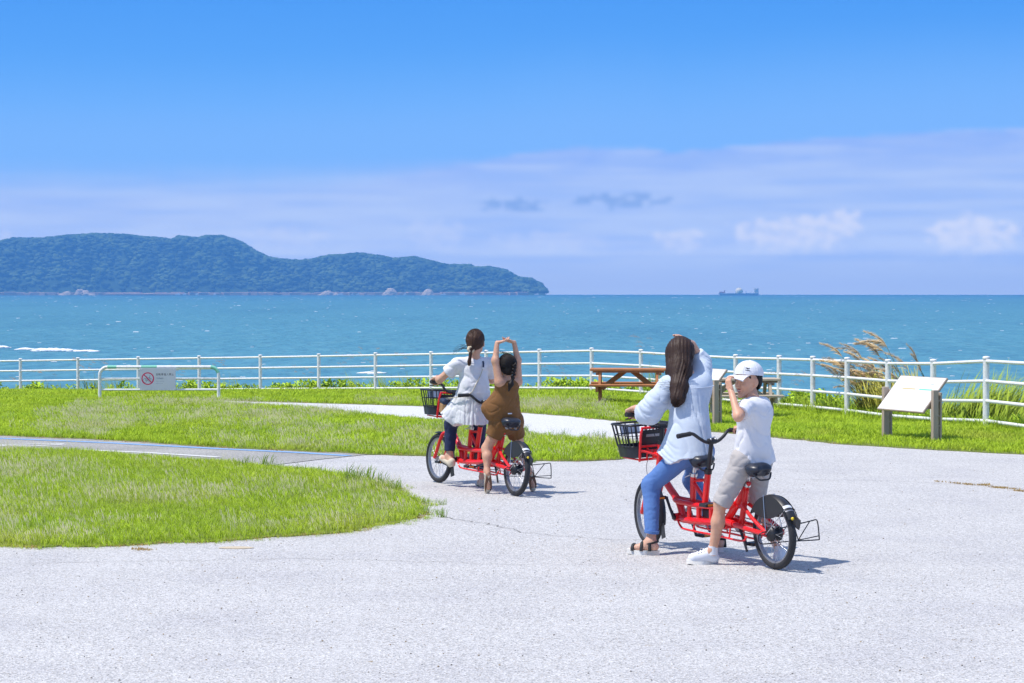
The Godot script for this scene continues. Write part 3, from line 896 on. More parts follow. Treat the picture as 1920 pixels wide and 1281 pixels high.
func build_island() -> void:
	var g := Geo.new()
	var nxx := 300
	var rows := 46
	for r in rows:
		var d := 6700.0 + r * 22.0
		for k in nxx + 1:
			var x := -2700.0 + k * (2870.0 / nxx)
			g.vert(V(x, island_y(x, -d), -d), Vector3.UP, Vector2(x, d))
	for r in rows - 1:
		for k in nxx:
			var o := r * (nxx + 1) + k
			g.quad(o, o + 1, o + nxx + 2, o + nxx + 1)
	g.n = _normals(g.v, g.i)
	solo("island_hills", g, M.hill, "structure")
	# the forest that covers it
	var crown := Geo.new()
	var lump := []
	for k in 4: lump.append(V(rng.randf_range(-0.5, 0.5), rng.randf_range(-0.1, 0.35), rng.randf_range(-0.5, 0.5)))
	crown.ball(Vector3.ZERO, V(1, 0.85, 1), 8)
	for p in lump: crown.ball(p, V(0.62, 0.55, 0.62), 6)
	var mm := MultiMesh.new()
	mm.transform_format = MultiMesh.TRANSFORM_3D
	mm.use_colors = true
	mm.mesh = crown.mesh()
	var at := []
	var tries := 0
	while at.size() < 14000 and tries < 70000:
		tries += 1
		var x := rng.randf_range(-2000.0, 130.0)
		var d := 6715.0 + pow(rng.randf(), 0.8) * 520.0
		if island_top(x) < 6.0: continue
		var y := island_y(x, -d)
		if y < -6.0: continue
		if nz.get_noise_2d(x * 0.9 + 300.0, d * 0.7) > 0.52: continue
		at.append(V(x, y, -d))
	mm.instance_count = at.size()
	for k in at.size():
		var p: Vector3 = at[k]
		var s := rng.randf_range(4.5, 10.0)
		mm.set_instance_transform(k, Transform3D(Basis(Vector3.UP, rng.randf() * TAU).scaled_local(V(s, s * rng.randf_range(0.55, 0.9), s)), p + V(0, s * 0.45, 0)))
		var w := clampf(0.5 + nz.get_noise_2d(p.x * 0.22, p.z * 0.22) * 1.3 + nz.get_noise_2d(p.x * 0.6 + 90.0, p.z * 0.6) * 0.5 + rng.randf_range(-0.16, 0.16), 0.0, 1.0)
		mm.set_instance_color(k, Color(0.03, 0.065, 0.025).lerp(Color(0.13, 0.20, 0.05), w))
	var o := MultiMeshInstance3D.new()
	o.name = "island_forest"
	o.multimesh = mm
	o.material_override = M.forest
	add_child(o)
	tag(o, "dense hazy green forest covering the far island", "forest", "", "stuff")
	# shoreline
	var sx := func(u: float) -> float: return (u - 960.0) / 4400.0 * 6700.0
	var beach := Geo.new()
	var x := -2300.0
	while x < 40.0:
		var h: float = 6.5 + 4.0 * nz.get_noise_1d(x * 0.4)
		beach.box(V(x, -12.0 + h * 0.5, -6712.0 + 10.0 * nz.get_noise_1d(x)), V(34.0, h + 4.0, 26.0), Basis(Vector3.UP, nz.get_noise_1d(x * 3.0)), 1.0)
		x += 24.0
	tag(solo("island_beach", beach, M.shore_sand), "thin tan strip of shore along the island's foot", "beach", "", "structure")
	var cliffs := [[116, 176, 24, "pale cliff at the island's foot, left of the beach"], [600, 634, 17, "low pale cliff at the island's foot, above the girl's raised hands to the left"], [724, 742, 26, "narrow pale cliff notch on the island shore"], [793, 812, 21, "small pale cliff near the island's right end"]]
	for cdef in cliffs:
		var rg := Geo.new()
		var rocks := []
		for k in 16:
			var t := rng.randf()
			var xx: float = sx.call(lerpf(cdef[0], cdef[1], t))
			var hh: float = cdef[2] * (1.0 - pow(absf(t - 0.5) * 1.7, 2.0)) * rng.randf_range(0.55, 1.0)
			rocks.append(ell(V(xx, -14.0, -6702.0 + rng.randf_range(-5, 5)), V(rng.randf_range(8, 14), hh, 12), Basis.from_euler(V(0.0, rng.randf() * 2.0, rng.randf_range(-0.2, 0.2))), 5.0))
		rocks.append(cap(V(sx.call(cdef[0]), -12, -6702), V(sx.call(cdef[1]), -12, -6702), 5.0, 5.0, 4.0))
		skin(rg, rocks, 2.6, folds(V(0.12, 0.3, 0.12), 3.0, 77))
		tag(solo("cliff", rg, M.rock), cdef[3], "cliff")
	var hd := Geo.new()
	for k in 9: hd.box(V(sx.call(208.0 + k * 16.0), -9.0, -6690.0), V(26, 5, 12), Basis(Vector3.UP, 0.1 * (k % 3)), 1.0)
	tag(solo("harbour_wall", hd, M.shore_sand), "long low brown sea wall on the island shore", "sea wall")
	var nth := ["leftmost", "second", "third", "fourth", "fifth", "sixth", "seventh", "eighth", "ninth", "tenth", "rightmost"]
	var bn := 0
	for u in [336.0, 349.0, 372.0, 405.0, 640.0, 662.0, 672.0, 760.0, 832.0, 867.0, 1006.0]:
		var bg := Geo.new()
		var w := rng.randf_range(6, 16)
		bg.box(V(0, 2, 0), V(w, 4, 5), Basis(), 0.5)
		bg.box(V(w * 0.15, 5, 0), V(w * 0.4, 2.5, 4), Basis(), 0.3)
		var bo := part(numbered("shore_boat"), bg, M.shore_white, self, Transform3D(Basis(), V(sx.call(u), -11.6, -6670)))
		tag(bo, "tiny white boat off the far island, %s along its shore" % (nth[bn] + (" from left" if bn % 10 else "")), "boat", "white boats along the island shore")
		bn += 1

# ------------------------------------------------------------------ fence
func build_fence() -> void:
	var f := thing("pipe_fence", "long white pipe fence with four rails curving along the sea edge of the lawn", "fence")
	var pm := Geo.new()
	pm.lathe([Vector2(0.044, -0.25), Vector2(0.044, 0.93), Vector2(0.050, 0.932), Vector2(0.050, 0.952), Vector2(0.046, 0.962), Vector2(0.02, 0.968), Vector2(0.0, 0.969)], 14)
	var post_mesh := pm.mesh()
	var rm := Geo.new()
	rm.tube([V(0, 0, 0), V(1, 0, 0)], 0.0245, 10, false)
	var rail_mesh := rm.mesh()
	var base := func(k: int) -> Vector3:
		var p := fence_pts[k]
		return V(p.x, gy(p.x, p.y), p.y)
	for k in range(3, fence_pts.size() - 3):
		var b: Vector3 = base.call(k)
		part("post", post_mesh, M.white_paint, f, Transform3D(Basis(), b))
		for h in [0.10, 0.367, 0.633, 0.90]:
			var a := b + V(0, h, 0)
			var c: Vector3 = base.call(k + 1) + V(0, h, 0)
			var d := c - a
			var bx := d.normalized()
			var bzz := bx.cross(Vector3.UP).normalized()
			part("rail", rail_mesh, M.white_paint, f, Transform3D(Basis(d, bzz.cross(bx), bzz), a))

# ------------------------------------------------------------------ grass
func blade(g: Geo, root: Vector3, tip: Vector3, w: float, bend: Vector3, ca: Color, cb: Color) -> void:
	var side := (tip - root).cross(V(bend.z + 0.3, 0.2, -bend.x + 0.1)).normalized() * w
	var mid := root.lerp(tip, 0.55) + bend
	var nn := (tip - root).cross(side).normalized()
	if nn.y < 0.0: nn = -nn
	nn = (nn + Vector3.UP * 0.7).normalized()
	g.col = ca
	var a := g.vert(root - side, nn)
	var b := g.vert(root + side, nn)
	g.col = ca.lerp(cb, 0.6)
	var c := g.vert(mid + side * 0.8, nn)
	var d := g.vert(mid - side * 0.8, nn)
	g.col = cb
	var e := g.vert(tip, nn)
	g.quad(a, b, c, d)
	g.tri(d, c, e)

func tuft(seed_: int, blades: int, h: float, spread: float, w: float, ca: Color, cb: Color, pale := 0.0) -> ArrayMesh:
	var r := RandomNumberGenerator.new()
	r.seed = seed_
	var g := Geo.new()
	g.tint = true
	for k in blades:
		var a := r.randf() * TAU
		var d := V(cos(a), 0, sin(a))
		var root := V(r.randf_range(-1, 1), 0, r.randf_range(-1, 1)) * spread
		var hh := h * r.randf_range(0.5, 1.1)
		var lean := r.randf_range(0.15, 0.85) * hh
		var x := cb
		if r.randf() < pale: x = Color(0.58, 0.60, 0.25)
		blade(g, root, root + d * lean + V(-0.12 * hh, hh, 0), w * r.randf_range(0.7, 1.2), V(0, hh * 0.14, 0) - d * lean * 0.12, ca, x)
	return g.mesh()

func scatter(called: String, label: String, cat: String, meshes: Array, spots: Array, mt: Material) -> void:
	# spots: [position, scale, colour]; one multimesh per tuft shape
	for k in meshes.size():
		var mine := []
		for j in range(k, spots.size(), meshes.size()): mine.append(spots[j])
		if mine.is_empty(): continue
		var mm := MultiMesh.new()
		mm.transform_format = MultiMesh.TRANSFORM_3D
		mm.use_colors = true
		mm.mesh = meshes[k]
		mm.instance_count = mine.size()
		for j in mine.size():
			var s: float = mine[j][1]
			mm.set_instance_transform(j, Transform3D(Basis(Vector3.UP, rng.randf_range(-0.9, 0.9)).scaled_local(V(s, s * rng.randf_range(0.8, 1.25), s)), mine[j][0]))
			mm.set_instance_color(j, mine[j][2])
		var o := MultiMeshInstance3D.new()
		o.name = numbered(called)
		o.multimesh = mm
		o.material_override = mt
		add_child(o)
		tag(o, label, cat, "", "stuff")

func build_lawns() -> void:
	solo("lawn_soil_near", sheet(lawn_near, 2.0, 0.008, 0.012), M.soil, "structure")
	solo("lawn_soil_far", sheet(lawn_far, 2.5, 0.008, 0.012), M.soil, "structure")
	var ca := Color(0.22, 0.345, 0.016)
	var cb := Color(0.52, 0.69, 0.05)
	var short_t := []
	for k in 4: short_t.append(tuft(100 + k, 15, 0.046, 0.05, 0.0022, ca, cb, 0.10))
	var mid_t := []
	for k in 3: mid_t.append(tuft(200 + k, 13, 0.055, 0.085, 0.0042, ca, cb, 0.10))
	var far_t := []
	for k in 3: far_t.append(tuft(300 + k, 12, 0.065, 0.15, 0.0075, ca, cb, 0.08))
	var hue := func(x: float, z: float) -> Color:
		var w := nz.get_noise_2d(x * 6.0, z * 6.0) + 0.6 * nz.get_noise_2d(x * 24.0 + 50.0, z * 24.0)
		var dry := clampf(nz.get_noise_2d(x * 9.0 + 200.0, z * 5.0) * 1.8 - 0.25, 0.0, 1.0)
		var c := Color(1, 1, 1).lerp(Color(0.8, 0.88, 0.8), clampf(w * 1.1, 0, 1)).lerp(Color(1.12, 1.06, 1.1), clampf(-w, 0, 1))
		return c.lerp(Color(1.25, 0.98, 2.2), dry * 0.7) * rng.randf_range(0.85, 1.12)
	# near lawn: fine
	var spots := []
	var x := -6.5
	while x < -0.4:
		var z := -30.0
		while z < -16.3:
			var p := Vector2(x + rng.randf_range(-0.03, 0.03), z + rng.randf_range(-0.03, 0.03))
			if Geometry2D.is_point_in_polygon(p, lawn_near):
				var s := rng.randf_range(0.75, 1.25) * (1.0 + 0.5 * nz.get_noise_2d(p.x * 8.0, p.y * 8.0))
				spots.append([V(p.x, 0.015, p.y), s, hue.call(p.x, p.y)])
			z += 0.050
		x += 0.050
	for k in 5200:
		var p := lawn_near[rng.randi_range(2, lawn_near.size() - 3)] + Vector2(rng.randfn(0.0, 0.07), rng.randfn(0.0, 0.07))
		if p.x > -6.5: spots.append([V(p.x, 0.004, p.y), rng.randf_range(0.3, 0.75), hue.call(p.x, p.y)])
	spots.shuffle()
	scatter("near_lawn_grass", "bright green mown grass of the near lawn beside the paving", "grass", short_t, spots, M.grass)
	# far lawn: coarser with distance
	spots = []
	var spots2 := []
	var z2 := -64.0
	while z2 < -24.0:
		var st := 0.075 if z2 > -34.0 else (0.10 if z2 > -44.0 else 0.17)
		var half := 2.0 - z2 * 0.235
		var xx := -half
		while xx < half:
			var p := Vector2(xx + rng.randf_range(-0.5, 0.5) * st, z2 + rng.randf_range(-0.5, 0.5) * st)
			if Geometry2D.is_point_in_polygon(p, lawn_far):
				var s := rng.randf_range(0.7, 1.2) * (1.0 + 0.4 * nz.get_noise_2d(p.x * 5.0, p.y * 5.0))
				(spots if z2 > -44.0 else spots2).append([V(p.x, gy(p.x, p.y) + 0.01, p.y), s, hue.call(p.x, p.y)])
			xx += st
		z2 += st
	spots.shuffle()
	spots2.shuffle()
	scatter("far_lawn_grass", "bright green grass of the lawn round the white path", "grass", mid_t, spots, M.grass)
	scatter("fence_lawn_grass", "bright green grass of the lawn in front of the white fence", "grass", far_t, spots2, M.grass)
	# thin pale seed stalks standing over the lawns
	var stalk := []
	for k in 2:
		var g := Geo.new()
		g.tint = true
		for j in 9:
			var a := rng.randf() * TAU
			var r := V(rng.randf_range(-0.10, 0.10), 0, rng.randf_range(-0.10, 0.10))
			var tip := r + V(cos(a) * 0.05 - 0.03, rng.randf_range(0.07, 0.15), sin(a) * 0.05)
			blade(g, r, tip, 0.0013, V(0.01, 0, 0), Color(0.36, 0.44, 0.10), Color(0.58, 0.57, 0.32))
			blade(g, tip - V(0, 0.03, 0), tip + V(-0.015, 0.008, 0), 0.0022, V(0.003, 0.004, 0), Color(0.56, 0.53, 0.34), Color(0.64, 0.57, 0.42))
		stalk.append(g.mesh())
	spots = []
	for k in 11000:
		var p := Vector2(rng.randf_range(-7, 1.7), rng.randf_range(-40, -16.5))
		var near := Geometry2D.is_point_in_polygon(p, lawn_near)
		if not near and not Geometry2D.is_point_in_polygon(p, lawn_far): continue
		if nz.get_noise_2d(p.x * 9.0 + 200.0, p.y * 5.0) + rng.randf_range(-0.25, 0.3) < 0.02: continue
		spots.append([V(p.x, gy(p.x, p.y) + 0.01, p.y), rng.randf_range(0.6, 1.05), Color(1, 1, 1)])
	scatter("lawn_seed_stalks", "thin pale seed stalks standing over the lawns", "grass", stalk, spots, M.grass)
	# grown-over tips along the paving edge, dry clippings and leaf litter on the paving
	var dry := []
	for k in 2: dry.append(tuft(500 + k, 14, 0.018, 0.05, 0.004, Color(0.34, 0.22, 0.08), Color(0.50, 0.37, 0.16)))
	spots = []
	for seg in [[Vector2(4.02, -22.35), Vector2(4.10, -22.25), 5], [Vector2(4.14, -22.15), Vector2(4.36, -21.85), 22], [Vector2(4.36, -21.9), Vector2(4.44, -21.85), 16], [Vector2(4.44, -21.65), Vector2(4.62, -21.45), 28], [Vector2(4.55, -21.3), Vector2(4.75, -21.1), 28], [Vector2(-2.62, -16.42), Vector2(-2.55, -16.4), 10]]:
		for k in seg[2]:
			var p: Vector2 = seg[0].lerp(seg[1], rng.randf()) + Vector2(rng.randf_range(-0.02, 0.02), rng.randf_range(-0.03, 0.03))
			spots.append([V(p.x, 0.003, p.y), rng.randf_range(0.4, 1.0), Color(1, 1, 1)])
	for k in 900:
		var p := lawn_near[rng.randi_range(10, lawn_near.size() - 12)] + Vector2(rng.randf_range(-0.06, 0.08), rng.randf_range(-0.06, 0.08))
		spots.append([V(p.x, 0.004, p.y), rng.randf_range(0.3, 0.9), Color(1, 1, 1)])
	for k in 700:
		var p := lawn_far[rng.randi_range(10, 560) % (lawn_far.size() - 40)] + Vector2(rng.randf_range(-0.08, 0.08), rng.randf_range(-0.08, 0.08))
		spots.append([V(p.x, gy(p.x, p.y) + 0.004, p.y), rng.randf_range(0.4, 1.1), Color(1, 1, 1)])
	for k in 90:
		spots.append([V(rng.randf_range(-4, 5), 0.002, rng.randf_range(-22, -10)), rng.randf_range(0.1, 0.28), Color(1, 1, 1)])
	scatter("dry_clippings", "brown dry grass clippings lying on the paving", "clippings", dry, spots, M.grass)
	var slab := Geo.new()
	slab.lathe([Vector2(0.0, 0.004), Vector2(0.11, 0.004), Vector2(0.13, 0.0)], 9, Transform3D(Basis.from_scale(V(1.0, 1, 0.5)), V(-1.95, 0.003, -16.55)))
	var sm := mat("bare_earth", 0.50, 0.42, 0.30, 0.95)
	solo("bare_earth_patch", slab, sm, "structure")
	# longer weeds along the lawn's upper edge and at its tip
	var tall := []
	for k in 2: tall.append(tuft(600 + k, 16, 0.20, 0.07, 0.0055, Color(0.12, 0.2, 0.015), Color(0.24, 0.38, 0.03)))
	spots = []
	for q in [[-1.42, -22.2, 0.85, 5], [-1.28, -21.9, 0.6, 4], [-1.6, -22.7, 0.5, 3], [-1.0, -21.3, 0.6, 4], [-2.75, -24.2, 0.75, 3], [-2.45, -23.7, 0.8, 4], [-2.6, -24.0, 0.5, 3], [-0.62, -18.95, 0.45, 5], [-0.7, -19.8, 0.4, 4], [-2.0, -23.2, 0.6, 5], [0.55, -29.2, 0.6, 3], [1.0, -28.45, 0.7, 5], [0.2, -29.9, 0.6, 5], [-0.9, -32.3, 0.6, 5], [0.3, -24.9, 0.3, 3]]:
		for k in q[3]:
			var px: float = q[0] + rng.randf_range(-0.12, 0.12)
			var pz: float = q[1] + rng.randf_range(-0.2, 0.2)
			spots.append([V(px, gy(px, pz), pz), q[2] * rng.randf_range(0.7, 1.1), Color(1, 1, 1)])
	scatter("edge_weeds", "taller weed tufts growing along the lawn edges", "weeds", tall, spots, M.grass)

# ------------------------------------------------------------------ drawing print into pictures
func ink_line(im: Image, a: Vector2, b: Vector2, w: float, c: Color) -> void:
	var lo := a.min(b) - Vector2(w, w)
	var hi := a.max(b) + Vector2(w, w)
	var ab := b - a
	for y in range(max(0, int(lo.y)), min(im.get_height(), int(hi.y) + 2)):
		for x in range(max(0, int(lo.x)), min(im.get_width(), int(hi.x) + 2)):
			var p := Vector2(x + 0.5, y + 0.5)
			var t := clampf((p - a).dot(ab) / max(ab.length_squared(), 0.001), 0, 1)
			var d := (p - a - ab * t).length() - w * 0.5
			if d < 0.5: im.set_pixel(x, y, im.get_pixel(x, y).lerp(c, clampf(0.5 - d, 0, 1) * c.a))

func ink_ring(im: Image, c: Vector2, r: float, w: float, col: Color) -> void:
	for y in range(max(0, int(c.y - r - w)), min(im.get_height(), int(c.y + r + w) + 1)):
		for x in range(max(0, int(c.x - r - w)), min(im.get_width(), int(c.x + r + w) + 1)):
			var d := absf((Vector2(x + 0.5, y + 0.5) - c).length() - r) - w * 0.5
			if d < 0.5: im.set_pixel(x, y, im.get_pixel(x, y).lerp(col, clampf(0.5 - d, 0, 1)))

func ink_glyph(im: Image, at: Vector2, s: float, strokes: Array, w: float, c: Color) -> void:
	for k in strokes: ink_line(im, at + Vector2(k[0], k[1]) * s / 10.0, at + Vector2(k[2], k[3]) * s / 10.0, w, c)

func print_mat(called: String, im: Image, rough := 0.5) -> StandardMaterial3D:
	var m := mat(called, 1, 1, 1, rough)
	m.albedo_texture = ImageTexture.create_from_image(im)
	return m

func build_barrier() -> void:
	var z := -42.0
	var y0 := gy(-6.3, z)
	var b := thing("barrier", "white arched pipe barrier with green tape and a no cycling sign on the lawn", "barrier", Transform3D(Basis(Vector3.UP, 0.03), V(-6.32, y0, z)))
	var w := 1.06
	var arch := [V(-w, -0.15, 0), V(-w, 0.44, 0)]
	for k in 7:
		var a := PI - k * PI / 12.0
		arch.append(V(-w + 0.14 + cos(a) * 0.14, 0.44 + sin(a) * 0.14, 0))
	for k in 7:
		var a := PI / 2.0 - k * PI / 12.0
		arch.append(V(w - 0.14 + cos(a) * 0.14, 0.44 + sin(a) * 0.14, 0))
	arch.append(V(w, -0.03, 0))
	var g := Geo.new()
	g.tube(arch, 0.030, 12)
	part("arch_pipe", g, M.white_paint, b)
	for h in [0.375, 0.175]:
		g = Geo.new()
		g.rod(V(-w, h, 0), V(w, h, 0), 0.018, 10)
		part("cross_rail", g, M.white_paint, b)
	var green := mat("green_tape", 0.22, 0.58, 0.42, 0.5)
	for r in [[0.14, 0.3], [0.74, 1.02], [1.92, 2.16]]:
		g = Geo.new()
		var pts := []
		for k in 13: pts.append(V(-w + lerpf(r[0], r[1], k / 12.0), 0.58, 0) if r[1] < 2.0 else arch[9 + k] if 9 + k < arch.size() else arch[-1])
		if r[1] >= 2.0: pts = arch.slice(9, 15)
		g.tube(pts, 0.0315, 12)
		part("tape_band", g, green, b)
	g = Geo.new()
	g.box(V(w, 0.0, 0), V(0.24, 0.05, 0.16), Basis(), 0.012)
	part("base_plate", g, M.white_paint, b)
	g = Geo.new()
	g.box(V(-0.02, 0.365, 0.043), V(0.64, 0.40, 0.012), Basis(), 0.003)
	var board := part("sign_board", g, mat("sign_plate", 0.58, 0.60, 0.66, 0.45), b)
	var im := Image.create_empty(640, 400, false, Image.FORMAT_RGB8)
	im.fill(lin(0.58, 0.60, 0.66))
	var dark := Color(0.2, 0.2, 0.26)
	var thin := Color(0.42, 0.44, 0.5)
	# bicycle sign
	for c in [[92, 222], [192, 222]]: ink_ring(im, Vector2(c[0], c[1]), 34, 6, Color(0.35, 0.42, 0.5))
	for l in [[92, 222, 118, 168], [118, 168, 178, 168], [178, 168, 192, 222], [118, 168, 142, 222], [142, 222, 178, 168], [142, 222, 92, 222], [118, 168, 112, 152], [102, 150, 126, 150], [178, 168, 172, 142], [172, 142, 190, 138]]:
		ink_line(im, Vector2(l[0], l[1]), Vector2(l[2], l[3]), 6, Color(0.35, 0.42, 0.5))
	var red := Color(0.80, 0.10, 0.33)
	ink_ring(im, Vector2(142, 190), 104, 20, red)
	ink_line(im, Vector2(70, 115), Vector2(214, 265), 18, red)
	# first row of lettering
	var car := [[1, 1.4, 9, 1.4], [2, 3, 8, 3], [2, 3, 2, 6.4], [8, 3, 8, 6.4], [2, 4.7, 8, 4.7], [2, 6.4, 8, 6.4], [0.8, 8, 9.2, 8], [5, 0, 5, 10]]
	var glyphs := [
		[[5, 0, 4, 1.8], [2, 2, 8, 2], [2, 2, 2, 9.6], [8, 2, 8, 9.6], [2, 4.4, 8, 4.4], [2, 6.9, 8, 6.9], [2, 9.6, 8, 9.6]],
		[[0.3, 1.4, 4.7, 1.4], [0.8, 3, 4.2, 3], [0.8, 3, 0.8, 6.4], [4.2, 3, 4.2, 6.4], [0.8, 4.7, 4.2, 4.7], [0.8, 6.4, 4.2, 6.4], [0.2, 8, 4.8, 8], [2.5, 0, 2.5, 10], [5.8, 2, 9.2, 2], [5.4, 5, 9.7, 5], [7.2, 5, 6, 9.2], [6, 9.2, 9, 8.6], [8.2, 6.8, 9.6, 9.6]],
		car,
		[[0.8, 1, 2, 2.4], [0.3, 4, 2, 4], [2, 4, 1.8, 7.6], [1.8, 7.6, 0.3, 9.2], [1.8, 8, 4, 9.5], [4, 9.5, 9.8, 9.5], [5, 0.4, 3.6, 3], [4.3, 2.4, 4.3, 8.4], [4.3, 2.4, 9.4, 2.4], [4.3, 4.4, 9, 4.4], [4.3, 6.3, 9, 6.3], [4.3, 8.3, 9.5, 8.3], [6.8, 2.4, 6.8, 8.3], [7, 0.5, 6.6, 2.2]],
		[[3.4, 0.8, 5, 0.8], [5, 0.8, 4.2, 5], [4.2, 5, 0.6, 9.6], [4.6, 4, 9.4, 9.6]],
		[[0.4, 1.5, 4.4, 1.5], [2.4, 0, 2.4, 4.6], [2.2, 1.8, 0.4, 4], [2.6, 1.8, 4.4, 3.6], [5.4, 1.5, 9.6, 1.5], [7.4, 0, 7.4, 4.6], [7.2, 1.8, 5.4, 4], [7.6, 1.8, 9.6, 3.6], [2, 5.4, 8, 5.4], [0.6, 7, 9.4, 7], [5, 7, 5, 9.8], [3, 8, 1.6, 9.4], [7, 8, 8.6, 9.4]],
		[[5, 0.4, 5, 9], [5, 4.4, 8.6, 4.4], [2.2, 4, 2.2, 9], [0.5, 9.2, 9.5, 9.2]],
	]
	for k in glyphs.size(): ink_glyph(im, Vector2(286 + k * 47, 92), 42, glyphs[k], 3.6, dark)
	# two faint rows in other scripts, worn past reading
	for row in [[232, 150], [272, 120]]:
		var x := 288.0
		while x < 288.0 + row[1]:
			ink_line(im, Vector2(x, row[0]), Vector2(x + 7, row[0] + 10), 2.4, Color(0.55, 0.56, 0.62))
			ink_line(im, Vector2(x + 8, row[0]), Vector2(x + 1, row[0] + 11), 2.4, Color(0.6, 0.6, 0.66))
			x += 14.0
	var pm := print_mat("sign_print", im)
	g = Geo.new()
	g.flat_quad(V(-0.338, 0.167, 0.0505), V(0.298, 0.167, 0.0505), V(0.298, 0.563, 0.0505), V(-0.338, 0.563, 0.0505), V(0, 0, 1))
	part("sign_print", g, pm, board)
	var t := TextMesh.new()
	t.text = "No Bicycles"
	t.font_size = 20
	t.pixel_size = 0.0012
	t.depth = 0.001
	var f := SystemFont.new()
	f.font_names = PackedStringArray(["Droid Sans"])
	t.font = f
	part("sign_lettering", t, mat("grey_ink", 0.12, 0.12, 0.15), board, Transform3D(Basis(), V(0.02, 0.385, 0.0515)))
	for p in [V(-0.31, 0.545, 0.05), V(0.27, 0.545, 0.05), V(-0.31, 0.185, 0.05), V(0.27, 0.185, 0.05)]:
		g = Geo.new()
		g.ball(p, V(0.008, 0.008, 0.004), 8)
		part("bolt", g, M.white_paint, board)

# ------------------------------------------------------------------ slanted information boards
func build_boards() -> void:
	var steel := mat("taupe_metal", 0.42, 0.33, 0.255, 0.5)
	var face := Image.create_empty(640, 384, false, Image.FORMAT_RGB8)
	face.fill(lin(0.72, 0.72, 0.70))
	ink_line(face, Vector2(150, 140), Vector2(330, 140), 13, Color(0.76, 0.68, 0.46))
	ink_line(face, Vector2(390, 140), Vector2(560, 140), 13, Color(0.40, 0.80, 0.66))
	var faint := Color(0.84, 0.85, 0.85)
	for k in 15: ink_line(face, Vector2(180 + k * 6, 215 + k * 2), Vector2(215 + k * 7, 300 - k * 3), 5, faint.lerp(Color(0.78, 0.80, 0.82), (k % 3) * 0.3))
	for k in 14: ink_line(face, Vector2(400 + k * 5, 205 + (k % 4) * 3), Vector2(545 - k * 3, 215 + k * 6), 4, faint.lerp(Color(0.76, 0.8, 0.78), (k % 4) * 0.25))
	for k in 9:
		ink_line(face, Vector2(150, 330 + k * 5), Vector2(280 + (k % 3) * 24, 330 + k * 5), 2, Color(0.86, 0.86, 0.86))
		ink_line(face, Vector2(390, 330 + k * 5), Vector2(520 + (k % 2) * 30, 330 + k * 5), 2, Color(0.86, 0.86, 0.86))
	ink_line(face, Vector2(500, 78), Vector2(535, 78), 9, Color(0.66, 0.68, 0.70))
	ink_line(face, Vector2(548, 82), Vector2(570, 82), 6, Color(0.72, 0.74, 0.8))
	var pm := print_mat("board_print", face, 0.35)
	# local axes: x along the board from its far end to its near end, z out of the reading side
	var n := thing("information_board", "slanted white information board on taupe posts at right, before the fence's last posts", "information board", Transform3D(Basis(V(0.407, 0, 0.913), Vector3.UP, V(-0.913, 0, 0.407)), V(4.85, 0, -28.53)), "slanted information boards")
	var tilt := Basis(V(1, 0, 0), -atan2(0.41, 0.35) + PI / 2.0)
	# the board runs from (z 0.15, y 0.353) up to (z -0.2, y 0.764)
	var up := V(0, 0.41, -0.35).normalized()
	var out := V(0, 0.35, 0.41).normalized()
	var bs := Basis(V(1, 0, 0), up, out)
	var c := V(0, 0.5585, -0.025)
	var g := Geo.new()
	g.box(c, V(1.0, 0.54, 0.028), bs, 0.004)
	var panel := part("panel", g, steel, n)
	g = Geo.new()
	var o := c + out * 0.0155
	g.flat_quad(o - V(0.488, 0, 0) - up * 0.258, o + V(0.488, 0, 0) - up * 0.258, o + V(0.488, 0, 0) + up * 0.258, o - V(0.488, 0, 0) + up * 0.258, out)
	part("printed_face", g, pm, panel)
	for s in [-1.0, 1.0]:
		g = Geo.new()
		g.box(V(s * 0.535, 0.265, 0.012), V(0.055, 0.73, 0.075), Basis(), 0.004)
		var post := part("post", g, steel, n)
		g = Geo.new()
		g.box(V(s * 0.535, 0.25, -0.066), V(0.045, 0.70, 0.024), Basis(), 0.003)
		part("back_plate", g, steel, post)
		for h in [0.2, 0.32, 0.5]:
			g = Geo.new()
			g.box(V(s * 0.535, h, -0.04), V(0.03, 0.014, 0.04), Basis(), 0.0)
			part("spacer", g, steel, post)
		g = Geo.new()
		g.flat_tri(V(s * 0.47, 0.40, 0.08), V(s * 0.47, 0.40, -0.06), V(s * 0.47, 0.56, -0.04), V(s, 0, 0))
		g.flat_tri(V(s * 0.46, 0.40, 0.08), V(s * 0.46, 0.40, -0.06), V(s * 0.46, 0.56, -0.04), V(-s, 0, 0))
		part("bracket", g, steel, n)
	var d := n.duplicate()
	d.name = numbered("information_board")
	add_child(d)
	d.transform = Transform3D(Basis(V(0.46, 0, 0.888), Vector3.UP, V(-0.888, 0, 0.46)), V(2.52, gy(2.6, -32.2) , -32.22))
	d.set_meta("label", "slanted white information board half hidden behind the woman in the pale blouse")

